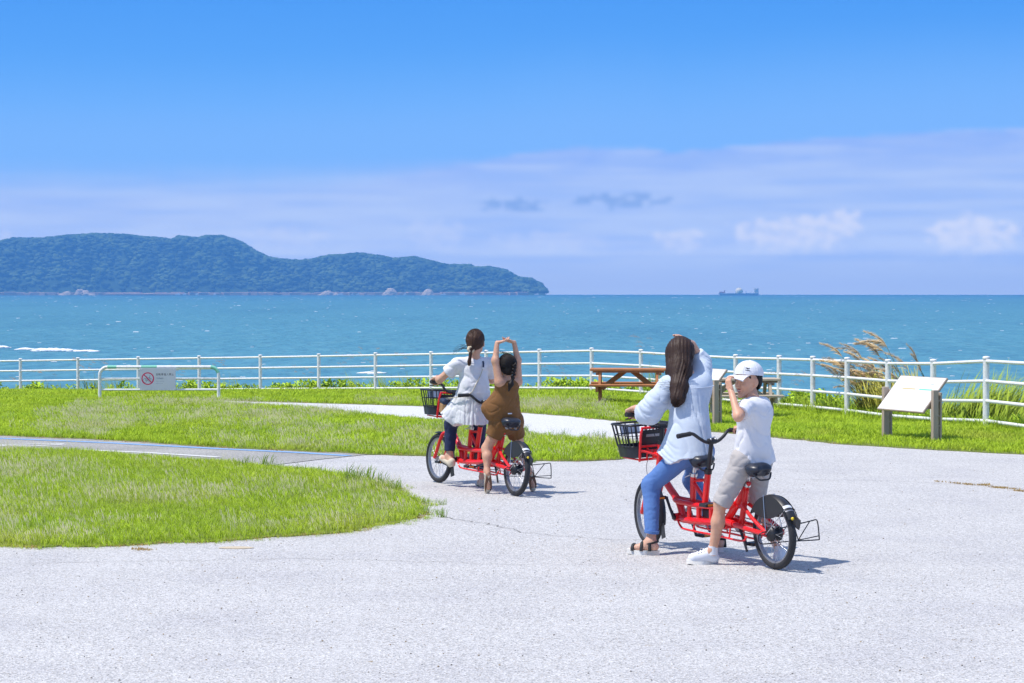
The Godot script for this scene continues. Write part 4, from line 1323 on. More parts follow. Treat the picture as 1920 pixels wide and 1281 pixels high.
# ------------------------------------------------------------------ picnic tables
func build_tables() -> void:
	var grain := func(called: String, a: Color, b: Color, s: int) -> StandardMaterial3D:
		var m := mat(called, 1, 1, 1, 0.62)
		m.albedo_texture = noise_tex(FastNoiseLite.TYPE_SIMPLEX_SMOOTH, 0.025, s, [[0.0, a.linear_to_srgb()], [1.0, b.linear_to_srgb()]], 256, 4)
		m.uv1_triplanar = true
		m.uv1_scale = V(0.7, 6.0, 6.0)
		relief(m, m.albedo_texture, 0.15)
		return m
	var brown := [grain.call("stained_wood", Color(0.34, 0.115, 0.032), Color(0.56, 0.235, 0.075), 61), grain.call("stained_wood_worn", Color(0.30, 0.12, 0.045), Color(0.48, 0.23, 0.10), 62)]
	var grey := [grain.call("weathered_wood", Color(0.34, 0.27, 0.19), Color(0.58, 0.49, 0.36), 63), grain.call("weathered_wood_dark", Color(0.15, 0.11, 0.08), Color(0.30, 0.23, 0.16), 64)]
	var make := func(label: String, xf: Transform3D, w: Array) -> Node3D:
		var t := thing("picnic_table", label, "picnic table", xf, "picnic tables by the fence")
		var g: Geo
		for k in 5:
			g = Geo.new()
			g.box(V(0, 0.585, (k - 2) * 0.122), V(1.30, 0.035, 0.112), Basis(), 0.005)
			part("top_plank", g, w[0], t)
		for s in [-1.0, 1.0]:
			for k in 2:
				g = Geo.new()
				g.box(V(0, 0.335, s * (0.46 + k * 0.122)), V(1.30, 0.035, 0.112), Basis(), 0.005)
				part("seat_plank", g, w[0], t)
		for e in [-1.0, 1.0]:
			var x: float = e * 0.48
			for s in [-1.0, 1.0]:
				var a := V(x, 0.565, s * 0.20)
				var b := V(x, -0.02, s * 0.52)
				var d := (b - a).normalized()
				g = Geo.new()
				g.box((a + b) * 0.5, V(0.045, (b - a).length(), 0.10), Basis(V(1, 0, 0), -d, V(1, 0, 0).cross(-d)), 0.005)
				part("leg", g, w[0], t)
			g = Geo.new()
			g.box(V(x + e * 0.046, 0.272, 0), V(0.044, 0.09, 1.22), Basis(), 0.005)
			part("seat_bearer", g, w[0], t)
			g = Geo.new()
			g.box(V(x + e * 0.046, 0.53, 0), V(0.044, 0.07, 0.58), Basis(), 0.005)
			part("top_bearer", g, w[1], t)
			var p := V(e * 0.455, 0.26, 0)
			var q := V(e * 0.06, 0.56, 0)
			var dd := (q - p).normalized()
			g = Geo.new()
			g.box((p + q) * 0.5, V(0.085, (q - p).length(), 0.045), Basis(V(0, 0, 1).cross(dd) * -1.0, dd, V(0, 0, 1)), 0.005)
			part("brace", g, w[0], t)
		for s in [-1.0, 1.0]:
			g = Geo.new()
			g.box(V(0, 0.552, s * 0.262), V(1.2, 0.03, 0.03), Basis(), 0.004)
			part("edge_batten", g, w[1], t)
		return t
	make.call("reddish brown wooden picnic table with attached benches left of the long haired woman", Transform3D(Basis(Vector3.UP, -0.06), V(1.97, gy(2.0, -39.6), -39.6)), brown)
	make.call("weathered grey brown picnic table behind the boy in the white cap", Transform3D(Basis(Vector3.UP, 0.05), V(3.62, gy(3.62, -37.6), -37.6)), grey)

# ------------------------------------------------------------------ ship
func build_ship() -> void:
	var d := 6000.0
	var x := (1385.0 - 960.0) / 4400.0 * d
	var s := thing("cargo_ship", "distant cargo ship with one round tank on the horizon at right", "ship", Transform3D(Basis.from_scale(V(0.64, 0.64, 0.64)), V(x, sea_y(x, -d) - 0.5, -d)))
	var g := Geo.new()
	var prof := [[-80, 12, 4], [-76, 11, 11], [-55, 10, 13], [55, 10, 13], [74, 11, 11], [80, 12, 5]]
	for k in prof.size() - 1:
		var a: Array = prof[k]
		var b: Array = prof[k + 1]
		for sd in [-1.0, 1.0]: g.flat_quad(V(a[0], -4, sd * a[2] * 0.8), V(b[0], -4, sd * b[2] * 0.8), V(b[0], b[1], sd * b[2]), V(a[0], a[1], sd * a[2]))
		g.flat_quad(V(a[0], a[1], -a[2]), V(b[0], b[1], -b[2]), V(b[0], b[1], b[2]), V(a[0], a[1], a[2]), Vector3.UP)
	for k in [0, prof.size() - 1]: g.flat_quad(V(prof[k][0], -4, -prof[k][2] * 0.8), V(prof[k][0], -4, prof[k][2] * 0.8), V(prof[k][0], prof[k][1], prof[k][2]), V(prof[k][0], prof[k][1], -prof[k][2]))
	part("hull", g, mat("ship_hull", 0.42, 0.50, 0.62, 0.6), s)
	g = Geo.new()
	g.ball(V(2, 18, 0), V(15, 15, 15), 20)
	part("tank", g, mat("ship_tank", 0.95, 0.85, 0.6, 0.6), s)
	g = Geo.new()
	g.box(V(70, 20, 0), V(17, 20, 18), Basis(), 0.6)
	g.box(V(69, 26, 0), V(9, 4, 20), Basis(), 0.4)
	part("bridge", g, M.shore_white, s)
	g = Geo.new()
	g.box(V(-66, 14, 0), V(22, 6, 16), Basis(), 0.6)
	g.box(V(-56, 18, 0), V(5, 8, 6), Basis(), 0.5)
	part("foredeck_house", g, mat("ship_pink", 0.5, 0.3, 0.3, 0.7), s)
	for q in [-30, 30, 48]:
		g = Geo.new()
		g.rod(V(q, 10, 0), V(q, 17, 0), 1.2, 6)
		part("deck_mast", g, M.ship_hull, s)

# ------------------------------------------------------------------ plants along the fence
func leaf_plant(seed_: int, n: int, h: float, ca: Color, cb: Color) -> ArrayMesh:
	var r := RandomNumberGenerator.new()
	r.seed = seed_
	var g := Geo.new()
	g.tint = true
	for k in n:
		var a := r.randf() * TAU
		var y := h * r.randf_range(0.2, 1.0)
		var d := V(cos(a), 0, sin(a))
		var p := V(r.randf_range(-0.5, 0.5), 0, r.randf_range(-0.5, 0.5)) * h * 0.7 + V(0, y, 0)
		var tip := p + d * h * r.randf_range(0.18, 0.32) + V(0, r.randf_range(-0.02, 0.26) * h, 0)
		var side := (d.cross(Vector3.UP) + V(0, r.randf_range(-0.9, 0.9), 0)).normalized() * h * r.randf_range(0.09, 0.15)
		var m := p.lerp(tip, 0.5) + V(0, 0.03 * h, 0)
		var nn := (Vector3.UP * 1.0 + d * r.randf_range(-0.4, 0.5)).normalized()
		g.col = ca.lerp(cb, r.randf())
		var q := [g.vert(p, nn), g.vert(m + side, nn), g.vert(tip, nn), g.vert(m - side, nn)]
		g.quad(q[0], q[1], q[2], q[3])
		if k % 3 == 0:
			g.col = ca
			blade(g, V(p.x * 0.6, 0, p.z * 0.6), p, 0.004, Vector3.ZERO, ca, ca)
	return g.mesh()

func long_leaves(g: Geo, r: RandomNumberGenerator, n: int, spread: float, h: float, lean: Vector3, w: float, ca: Color, cb: Color) -> void:
	for k in n:
		var root := V(r.randf_range(-1, 1), 0, r.randf_range(-1, 1)) * spread
		var l := h * r.randf_range(0.6, 1.15)
		var d := (lean * r.randf_range(0.5, 1.3) + V(r.randf_range(-0.35, 0.35), 0, r.randf_range(-0.35, 0.35)))
		var pts := []
		for s in 5:
			var t := s / 4.0
			pts.append(root + V(0, l * (t - 0.38 * t * t * d.length()), 0) + d * l * t * t * 0.9)
		var side := V(-d.z + 0.2, 0.1, d.x).normalized() * w * r.randf_range(0.7, 1.2)
		var tone := r.randf()
		var prev := []
		for s in 5:
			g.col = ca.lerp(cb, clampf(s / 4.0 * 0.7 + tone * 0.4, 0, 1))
			var ww := (1.0 - pow(s / 4.0, 2.0)) + 0.06
			var nn := (V(0, 1, 0.25) + V(r.randf_range(-0.4, 0.4), 0, r.randf_range(-0.3, 0.3))).normalized()
			var q := [g.vert(pts[s] - side * ww, nn), g.vert(pts[s] + side * ww, nn)]
			if s > 0: g.quad(prev[0], prev[1], q[1], q[0])
			prev = q

func plume(seed_: int) -> Geo:    # a feathery seed head, its foot at the origin, blown towards -x
	var r := RandomNumberGenerator.new()
	r.seed = seed_
	var g := Geo.new()
	g.tint = true
	var ax := func(t: float) -> Vector3: return V(-0.46 * t * (0.45 + 0.55 * t), 0.30 * t - 0.17 * t * t, 0)
	for k in 170:
		var t := pow(r.randf(), 0.8) * 0.95
		var p: Vector3 = ax.call(t)
		var l := 0.13 * (1.15 - t) + 0.04
		var tip := p + V(-l * r.randf_range(0.7, 1.1), l * r.randf_range(-0.30, 0.55), l * r.randf_range(-0.3, 0.3))
		g.col = Color(0.72, 0.50, 0.22).lerp(Color(0.86, 0.70, 0.42), r.randf())
		blade(g, p, tip, 0.0048, V(0, 0.012, 0), g.col, g.col.lightened(0.1))
	return g

func build_plants() -> void:
	var r := RandomNumberGenerator.new()
	r.seed = 99
	# broad-leaved weeds in a band along the fence foot
	var plants := []
	for k in 3: plants.append(leaf_plant(700 + k, 36, 0.34, Color(0.30, 0.46, 0.03), Color(0.55, 0.75, 0.07)))
	var spots := []
	for k in range(3, fence_pts.size() - 6):
		var a := fence_pts[k]
		var b := fence_pts[k + 1]
		var t := (b - a).normalized()
		var out := Vector2(t.y, -t.x)
		for j in 56:
			var along := r.randf()
			var p := a.lerp(b, along)
			var keep := 0.9 + nz.get_noise_2d(p.x * 14.0, 7.0) * 0.9
			if p.x < -8.0: keep -= 0.35
			if p.x > 4.6: keep -= 0.5
			if r.randf() > keep: continue
			p += out * r.randf_range(0.05, 1.15)
			spots.append([V(p.x, gy(p.x, p.y) - 0.02, p.y), r.randf_range(0.45, 1.0) * (0.75 + 0.5 * nz.get_noise_2d(p.x * 10.0, 60.0)), Color(1, 1, 1) * r.randf_range(0.8, 1.15)])
	scatter("fence_weeds", "bright leafy weeds growing along the foot of the white fence", "weeds", plants, spots, M.leaf)
	# taller grass clumps
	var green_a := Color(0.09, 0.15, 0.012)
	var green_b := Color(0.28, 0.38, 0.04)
	var clump_mesh := func(seed_: int, n: int, spread: float, h: float, lean: Vector3, w: float, heads: int) -> ArrayMesh:
		var rr := RandomNumberGenerator.new()
		rr.seed = seed_
		var g := Geo.new()
		g.tint = true
		long_leaves(g, rr, n, spread, h, lean, w, green_a, green_b)
		for k in heads:
			var root := V(rr.randf_range(-1, 1), 0, rr.randf_range(-1, 1)) * spread
			var l := h * rr.randf_range(1.15, 1.75)
			var tip := root + V(lean.x * l * 0.6 - 0.05, l, 0)
			blade(g, root, tip, 0.003, V(-lean.x * 0.1, 0, 0), green_b, Color(0.3, 0.28, 0.08))
			for q in 14:
				var s := rr.randf()
				var p := tip + V(lean.x * 0.22 * s - 0.02 * s, 0.10 * s - 0.08 * s * s, 0)
				blade(g, p, p + V(rr.randf_range(-0.09, 0.02), rr.randf_range(-0.02, 0.06), rr.randf_range(-0.03, 0.03)), 0.0028, Vector3.ZERO, Color(0.38, 0.22, 0.12), Color(0.52, 0.36, 0.2))
		return g.mesh()
	var list := [
		[44.0, 63.0, 0.3, "small grass clump behind the fence at the photo's left edge"], [102.0, 62.3, 0.45, "wispy grass clump just left of the second fence post"], [172.0, 61.6, 0.75, "tall seeding grass clump behind the fence, left of the barrier"],
		[208.0, 61.0, 0.6, "grass clump behind the barrier's left leg"], [352.0, 60.6, 0.5, "grass clump behind the right half of the barrier"], [432.0, 60.2, 0.65, "tall grass clump behind the fence, just right of the barrier"],
		[585.0, 58.8, 0.5, "thin grass clump behind the fence above the white path's start"], [668.0, 58.0, 0.75, "tall windblown grass clump left of the bun haired woman's handlebar"], [716.0, 57.5, 0.85, "largest windblown grass clump on the fence, left of the rear tandem"],
		[770.0, 56.8, 0.7, "leaning grass clump beside the rear tandem's handlebar grip"], [1060.0, 51.8, 0.4, "low grass clump between the girl and the brown picnic table"], [1236.0, 47.5, 1.0, "tall reed clump rising behind the brown table's right end"],
		[1480.0, 41.6, 0.5, "grass clump on the fence corner right of the boy's cap"], [1540.0, 39.6, 0.55, "grass clump at the fence post left of the plumed reeds"]]
	for q in list:
		var x: float = (q[0] - 960.0) / 4400.0 * q[1]
		var o := thing("grass_clump", q[3], "grass clump", Transform3D(Basis(), V(x, gy(x, -q[1]) - 0.05, -q[1])), "grass clumps along the fence")
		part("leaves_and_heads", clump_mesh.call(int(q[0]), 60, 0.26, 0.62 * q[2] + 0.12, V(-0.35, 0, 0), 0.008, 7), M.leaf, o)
	# plumed reeds
	var o := thing("plumed_reeds", "clump of tan plumed reeds blown left over the fence", "reeds", Transform3D(Basis(), V(6.25, gy(6.2, -38.6) - 0.05, -38.6)))
	var g := Geo.new()
	g.tint = true
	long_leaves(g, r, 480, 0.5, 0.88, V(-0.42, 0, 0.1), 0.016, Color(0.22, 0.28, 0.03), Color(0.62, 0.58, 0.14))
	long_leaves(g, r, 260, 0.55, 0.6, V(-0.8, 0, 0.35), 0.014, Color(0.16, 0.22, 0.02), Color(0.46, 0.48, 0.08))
	part("leaves", g, M.leaf, o)
	var pl := []
	for k in 4: pl.append(plume(800 + k).mesh())
	for k in 44:
		var root := V(r.randf_range(-0.35, 0.45), 0, r.randf_range(-0.35, 0.35))
		var hgt := r.randf_range(0.5, 1.08)
		var lean := r.randf_range(0.15, 0.62)
		if k < 3: hgt = 1.10 + 0.05 * k
		if k > 24:
			hgt = r.randf_range(0.42, 0.75)
			lean = r.randf_range(0.5, 1.1)
		var tip := root + V(-lean * hgt, hgt, r.randf_range(-0.1, 0.1))
		g = Geo.new()
		g.tint = true
		g.col = Color(0.34, 0.33, 0.08)
		g.tube(spline([root, root.lerp(tip, 0.5) + V(0.05, 0.03, 0), tip], 4), 0.0035, 5, false)
		part("stalk", g, M.leaf, o)
		var s := r.randf_range(0.7, 1.1)
		part("plume", pl[k % 4], M.leaf, o, Transform3D(Basis.from_euler(V(r.randf_range(-0.3, 0.3), r.randf_range(-0.4, 0.4), r.randf_range(-0.35, 0.25))).scaled(V(s, s, s)), tip))
	var single := thing("single_reed", "lone tan reed plume leaning beside the fence post above the information board", "reeds", Transform3D(Basis(), V(6.72, gy(6.7, -37.0) - 0.05, -37.0)))
	for k in 2:
		var tip := V(-0.26 - 0.07 * k, 0.78 + 0.16 * k, 0)
		g = Geo.new()
		g.tint = true
		g.col = Color(0.12, 0.15, 0.03)
		g.tube(spline([V(0.05 * k, 0, 0), V(-0.08, 0.45, 0), tip], 5), 0.005, 5, false)
		part("stalk", g, M.leaf, single)
		part("plume", pl[k], M.leaf, single, Transform3D(Basis(Vector3.BACK, -0.75).scaled(V(0.75, 0.75, 0.75)), tip))
	# drooping long grass at the far right
	for q in [[1782.0, 34.6, "long drooping grass clump right of the information board", 0.55], [1812.0, 33.8, "tall yellow green grass mound between the last two fence posts", 0.72], [1850.0, 33.0, "drooping grass mound around the rightmost fence post", 0.68], [1888.0, 32.2, "low drooping grass at the photo's right edge", 0.52], [1925.0, 31.4, "grass spilling past the photo's right edge by the fence", 0.42], [1760.0, 35.6, "dark grass clump just behind the information board's right post", 0.4]]:
		var x: float = (q[0] - 960.0) / 4400.0 * q[1] + 0.22
		var c := thing("long_grass", q[2], "grass clump", Transform3D(Basis(), V(x, gy(x, -q[1]) - 0.04, -q[1])), "long grass mounds by the right end of the fence")
		g = Geo.new()
		g.tint = true
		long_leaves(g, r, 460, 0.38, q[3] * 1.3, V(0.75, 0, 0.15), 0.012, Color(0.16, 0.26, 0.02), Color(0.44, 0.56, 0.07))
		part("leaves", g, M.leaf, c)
	# knee-high grass under the right part of the fence
	var t3 := []
	for k in 3: t3.append(tuft(900 + k, 14, 0.22, 0.10, 0.005, Color(0.18, 0.30, 0.018), Color(0.48, 0.64, 0.05)))
	spots = []
	for k in range(3, fence_pts.size() - 4):
		var n := 110 if k > 18 else 80
		for j in n:
			var a := fence_pts[k]
			var b := fence_pts[k + 1]
			var t := (b - a).normalized()
			var p := a.lerp(b, r.randf()) + Vector2(t.y, -t.x) * r.randf_range(-0.25, 1.1)
			spots.append([V(p.x, gy(p.x, p.y) - 0.01, p.y), r.randf_range(0.4, 1.0) * (1.15 if k > 18 else 0.8), Color(1, 1, 1) * r.randf_range(0.8, 1.15)])
	scatter("fence_grass", "uncut grass growing under and behind the white fence", "grass", t3, spots, M.grass)

# ------------------------------------------------------------------ the two tandem bicycles
var bike_mesh := {}
const WHEEL := 0.235

func ring(r: float, n: int) -> Array:
	var out := []
	for k in n + 1: out.append(V(cos(TAU * k / n) * r, sin(TAU * k / n) * r, 0))
	return out

func bike_materials() -> void:
	var m := mat("red_paint", 0.80, 0.010, 0.012, 0.36)
	m.clearcoat_enabled = true
	m.clearcoat = 0.35
	m.clearcoat_roughness = 0.08
	mat("black_plastic", 0.018, 0.018, 0.022, 0.42)
	m = mat("rubber", 0.022, 0.022, 0.025, 0.75)
	relief(m, noise_tex(FastNoiseLite.TYPE_CELLULAR, 0.06, 71, [], 256, 1, FastNoiseLite.RETURN_DISTANCE), 0.12, 9.0, false)
	mat("saddle_vinyl", 0.018, 0.022, 0.035, 0.38)
	mat("steel", 0.62, 0.62, 0.64, 0.28, 0.9)
	mat("dull_steel", 0.34, 0.34, 0.36, 0.45, 0.8)
	mat("amber", 0.65, 0.22, 0.02, 0.3)
	mat("lamp_red", 0.65, 0.02, 0.02, 0.25)
	mat("sticker_yellow", 0.75, 0.55, 0.02, 0.4)
	mat("reflective", 0.68, 0.70, 0.74, 0.35)
	mat("plate_white", 0.66, 0.68, 0.74, 0.4)

func arc_strip(r: float, a0: float, a1: float, w: float, th: float) -> Geo:    # a mudguard blade, bowed across
	var g := Geo.new()
	var n := 28
	var rows := []
	for k in n + 1:
		var a := deg_to_rad(lerpf(a0, a1, float(k) / n))
		var d := V(cos(a), sin(a), 0)
		var q := []
		for j in 7:
			var t := (j - 3) / 3.0
			var p := d * (r - 0.013 * t * t) + V(0, 0, w * t)
			q.append(g.vert(p, (d + V(0, 0, t * 0.7)).normalized()))
		for j in 7:
			var t := (j - 3) / 3.0
			var p := d * (r - th - 0.013 * t * t) + V(0, 0, w * t)
			q.append(g.vert(p, -(d + V(0, 0, t * 0.7)).normalized()))
		rows.append(q)
	for k in n:
		for j in 6:
			g.quad(rows[k][j], rows[k][j + 1], rows[k + 1][j + 1], rows[k + 1][j])
			g.quad(rows[k][j + 7], rows[k][j + 8], rows[k + 1][j + 8], rows[k + 1][j + 7])
	return g

func make_wheel(parent: Node3D, called: String, xf: Transform3D, motor: bool) -> void:
	if not bike_mesh.has("tyre"):
		var g := Geo.new()
		g.tube(ring(0.2115, 56), 0.0235, 14, false)
		bike_mesh.tyre = g.mesh()
		g = Geo.new()
		var prof := [Vector2(0.181, -0.012), Vector2(0.181, 0.012), Vector2(0.192, 0.015), Vector2(0.196, 0.012), Vector2(0.196, -0.012), Vector2(0.192, -0.015), Vector2(0.181, -0.012)]
		g.lathe(prof, 48, Transform3D(Basis(V(1, 0, 0), PI / 2), Vector3.ZERO))
		bike_mesh.rim = g.mesh()
		g = Geo.new()
		for k in 32:
			var a := TAU * k / 32.0
			var b := a + (0.5 if (k / 2) % 2 == 0 else -0.5)
			var s := 1.0 if k % 2 == 0 else -1.0
			g.rod(V(cos(b) * 0.026, sin(b) * 0.026, 0.026 * s), V(cos(a) * 0.184, sin(a) * 0.184, 0.003 * s), 0.0013, 4)
		bike_mesh.spokes = g.mesh()
		g = Geo.new()
		g.lathe([Vector2(0.0, -0.055), Vector2(0.008, -0.055), Vector2(0.008, -0.034), Vector2(0.028, -0.03), Vector2(0.028, -0.024), Vector2(0.016, -0.02), Vector2(0.016, 0.02), Vector2(0.028, 0.024), Vector2(0.028, 0.03), Vector2(0.008, 0.034), Vector2(0.008, 0.055), Vector2(0.0, 0.055)], 18, Transform3D(Basis(V(1, 0, 0), PI / 2), Vector3.ZERO))
		bike_mesh.hub = g.mesh()
		g = Geo.new()
		g.lathe([Vector2(0.0, -0.062), Vector2(0.012, -0.062), Vector2(0.03, -0.045), Vector2(0.048, -0.038), Vector2(0.05, -0.02), Vector2(0.03, -0.015), Vector2(0.03, 0.02), Vector2(0.05, 0.025), Vector2(0.05, 0.035), Vector2(0.01, 0.05), Vector2(0.01, 0.062), Vector2(0.0, 0.062)], 20, Transform3D(Basis(V(1, 0, 0), PI / 2), Vector3.ZERO))
		bike_mesh.drum = g.mesh()
	var w := part(called, bike_mesh.tyre, M.rubber, parent, xf)
	part("rim", bike_mesh.rim, M.dull_steel, w)
	var sp := part("spokes", bike_mesh.spokes, M.steel, w)
	sp.set_meta("kind", "stuff")
	part("hub", bike_mesh.drum if motor else bike_mesh.hub, M.dull_steel if not motor else M.black_plastic, w)

func make_saddle(parent: Node3D, x: float, y: float) -> void:
	if not bike_mesh.has("saddle"):
		var g := Geo.new()
		var up := Vector3.UP
		skin(g, [ell(V(-0.055, 0.012, -0.035), V(0.075, 0.034, 0.052), Basis(), 0.03), ell(V(-0.055, 0.012, 0.035), V(0.075, 0.034, 0.052), Basis(), 0.03), cap(V(-0.01, 0.002, 0), V(0.135, 0.0, 0), 0.052, 0.024, 0.03, up, 1.7), cap(V(-0.06, -0.012, -0.05), V(-0.06, -0.012, 0.05), 0.03, 0.03, 0.03)], 0.006)
		bike_mesh.saddle = g.mesh()
		g = Geo.new()
		for s in [-1.0, 1.0]: g.tube(spline([V(0.10, -0.022, s * 0.012), V(0.03, -0.045, s * 0.022), V(-0.05, -0.042, s * 0.03), V(-0.115, -0.02, s * 0.045)], 5), 0.0042, 6)
		g.tube(spline([V(-0.10, -0.018, -0.07), V(-0.128, -0.052, -0.04), V(-0.132, -0.056, 0.0), V(-0.128, -0.052, 0.04), V(-0.10, -0.018, 0.07)], 6), 0.006, 6)
		bike_mesh.saddle_rail = g.mesh()
		g = Geo.new()
		g.box(V(0, -0.042, 0), V(0.045, 0.022, 0.07), Basis(), 0.004)
		g.rod(V(0.0, -0.045, -0.04), V(0.0, -0.045, 0.04), 0.008, 8)
		for s in [-1.0, 1.0]:
			var pts := []
			for k in 31: pts.append(V(-0.065 + cos(k * 0.9) * 0.012, -0.058 + k * 0.0013, s * 0.042 + sin(k * 0.9) * 0.012))
			g.tube(pts, 0.0028, 5)
		bike_mesh.saddle_clamp = g.mesh()
	var s := part("saddle", bike_mesh.saddle, M.saddle_vinyl, parent, Transform3D(Basis(V(0, 0, 1), 0.06), V(x, y, 0)))
	part("saddle_rail", bike_mesh.saddle_rail, M.black_plastic, s)
	part("saddle_clamp", bike_mesh.saddle_clamp, M.steel, s)

func make_crank(parent: Node3D, x: float, side: float, ang: float) -> void:
	var a := deg_to_rad(ang)
	var g := Geo.new()
	var p := V(x, 0.25, side * 0.062)
	var e := p + V(cos(a) * 0.15, sin(a) * 0.15, side * 0.022)
	g.tube([p - V(0, 0, side * 0.01), p + V(0, 0, side * 0.006)], [0.02, 0.018], 12)
	g.tube([p, p.lerp(e, 0.5) + V(0, 0, side * 0.004), e], [0.014, 0.010, 0.011], 8)
	g.rod(e, e + V(0, 0, side * 0.10), 0.006, 8)
	var c := part("crank", g, M.black_plastic, parent)
	g = Geo.new()
	for s in [-1.0, 1.0]:
		g.box(e + V(s * 0.034, 0, side * 0.062), V(0.018, 0.024, 0.085), Basis(), 0.004)
		g.box(e + V(0, 0, side * (0.062 + s * 0.036)), V(0.07, 0.022, 0.013), Basis(), 0.003)
	g.box(e + V(0, 0, side * 0.062), V(0.03, 0.022, 0.07), Basis(), 0.003)
	part("pedal", g, M.black_plastic, c)
	g = Geo.new()
	for s in [-1.0, 1.0]: g.box(e + V(s * 0.0435, 0, side * 0.062), V(0.004, 0.014, 0.045), Basis(), 0.001)
	part("pedal_reflector", g, M.amber, c)

func make_bike(label: String, xf: Transform3D, steer: float, crank: float) -> Node3D:
	var b := thing("tandem_bicycle", label, "tandem bicycle", xf, "red tandem bicycles on the plaza")
	var axis := V(1.385, 0.70, 0) - V(1.44, 0.48, 0)
	var sx := Transform3D(Basis(), V(1.385, 0.70, 0)) * Transform3D(Basis(axis.normalized(), steer), Vector3.ZERO) * Transform3D(Basis(), V(-1.385, -0.70, 0))
	var g := Geo.new()
	# main frame
	g.tube([V(1.44, 0.49, 0), V(1.375, 0.75, 0)], 0.025, 14)
	g.tube(spline([V(1.425, 0.55, 0), V(1.29, 0.44, 0), V(1.17, 0.345, 0), V(1.13, 0.25, 0)], 6), 0.026, 12)
	for z in [-0.042, 0.042]:
		g.tube(spline([V(1.2, 0.37, z * 0.4), V(1.1, 0.36, z), V(0.8, 0.355, z), V(0.5, 0.375, z), V(0.42, 0.40, z * 0.6)], 5), 0.0185, 10)
		g.tube(spline([V(1.14, 0.245, z * 0.4), V(1.05, 0.24, z), V(0.75, 0.25, z), V(0.52, 0.27, z), V(0.42, 0.265, z)], 5), 0.023, 10)
		g.tube([V(0.43, 0.265, z), V(0.25, 0.25, z * 1.3), V(0.0, WHEEL, z * 1.55)], 0.0165, 10)
		g.tube([V(0.33, 0.40, z * 0.6), V(0.18, 0.33, z * 1.3), V(0.0, WHEEL + 0.012, z * 1.55)], 0.013, 8)
		for x in [0.98, 0.86, 0.7, 0.58]: g.rod(V(x, 0.245, z), V(x - 0.01, 0.36, z), 0.016, 8)
	for x in [1.06, 0.92, 0.64]: g.box(V(x, 0.245, 0), V(0.05, 0.03, 0.08), Basis(), 0.004)
	g.tube([V(0.97, 0.545, 0), V(0.99, 0.355, 0)], 0.0215, 12)
	g.tube([V(0.775, 0.595, 0), V(0.835, 0.36, 0)], 0.0225, 12)
	g.rod(V(0.97, 0.515, 0), V(0.795, 0.53, 0), 0.012, 8)
	g.rod(V(0.968, 0.50, 0), V(0.845, 0.40, 0), 0.015, 8)
	g.tube([V(0.303, 0.525, 0), V(0.42, 0.405, 0), V(0.56, 0.275, 0)], [0.022, 0.025, 0.027], 12)
	g.tube([V(0.312, 0.50, 0), V(0.35, 0.38, 0), V(0.39, 0.265, 0)], 0.0205, 12)
	g.tube([V(0.52, 0.375, 0), V(0.40, 0.385, 0)], 0.02, 10)
	for x in [1.15, 0.52]: g.tube([V(x, 0.25, -0.055), V(x, 0.25, 0.055)], 0.028, 16)
	part("frame", g, M.red_paint, b)
	# guard rails under the frame
	for z in [-0.062, 0.062]:
		g = Geo.new()
		g.tube(spline([V(1.10, 0.235, z), V(1.06, 0.192, z), V(0.98, 0.178, z), V(0.6, 0.172, z), V(0.30, 0.165, z), V(0.24, 0.20, z)], 5), 0.0075, 8)
		for x in [0.9, 0.66, 0.45]: g.rod(V(x, 0.173, z), V(x, 0.235, z * 0.8), 0.006, 6)
		part("guard_rail", g, M.red_paint, b)
	# fork and front wheel turn with the handlebar
	g = Geo.new()
	g.tube([V(1.442, 0.485, 0), V(1.436, 0.505, 0)], 0.031, 12)
	for z in [-1.0, 1.0]: g.tube(spline([V(1.438, 0.49, z * 0.012), V(1.475, 0.475, z * 0.046), V(1.515, 0.42, z * 0.052), V(1.57, 0.32, z * 0.053), V(1.62, WHEEL, z * 0.052)], 6), 0.0155, 10)
	part("fork", g, M.red_paint, b, sx)
	make_wheel(b, "front_wheel", sx * Transform3D(Basis(), V(1.62, WHEEL, 0)), false)
	make_wheel(b, "rear_wheel", Transform3D(Basis(V(0, 0, 1), 0.4), V(0, WHEEL, 0)), true)
	var fm := part("front_mudguard", arc_strip(0.252, 78.0, 196.0, 0.030, 0.003), M.black_plastic, b, sx * Transform3D(Basis(), V(1.62, WHEEL, 0)))
	g = Geo.new()
	g.tube([V(-0.246, -0.05, 0), V(-0.252, -0.12, 0), V(-0.262, -0.155, 0)], [0.030, 0.036, 0.038], 12, true, 0.12, V(0, 0, 1))
	part("mud_flap", g, M.black_plastic, fm)
	g = Geo.new()
	for z in [-1.0, 1.0]: g.tube([V(0, 0, z * 0.056), V(-0.25, 0.02, z * 0.03)], 0.0022, 5)
	part("mudguard_stay", g, M.steel, fm)
	var rm := part("rear_mudguard", arc_strip(0.258, 28.0, 153.0, 0.034, 0.003), M.black_plastic, b, Transform3D(Basis(), V(0, WHEEL, 0)))
	part("reflective_band", arc_strip(0.2595, 129.0, 134.0, 0.034, 0.002), M.reflective, rm)
	part("reflective_band", arc_strip(0.2595, 138.0, 140.0, 0.034, 0.002), M.dull_steel, rm)
	g = Geo.new()
	g.tube([V(-0.228, 0.125, 0), V(-0.272, 0.09, 0), V(-0.295, 0.082, 0)], [0.034, 0.038, 0.036], 12, true, 0.14, V(0, 0, 1))
	part("mud_flap", g, M.black_plastic, rm)
	g = Geo.new()
	g.ball(V(-0.246, 0.121, -0.02), V(0.011, 0.011, 0.011), 10)
	part("reflector_dot", g, M.sticker_yellow, rm)
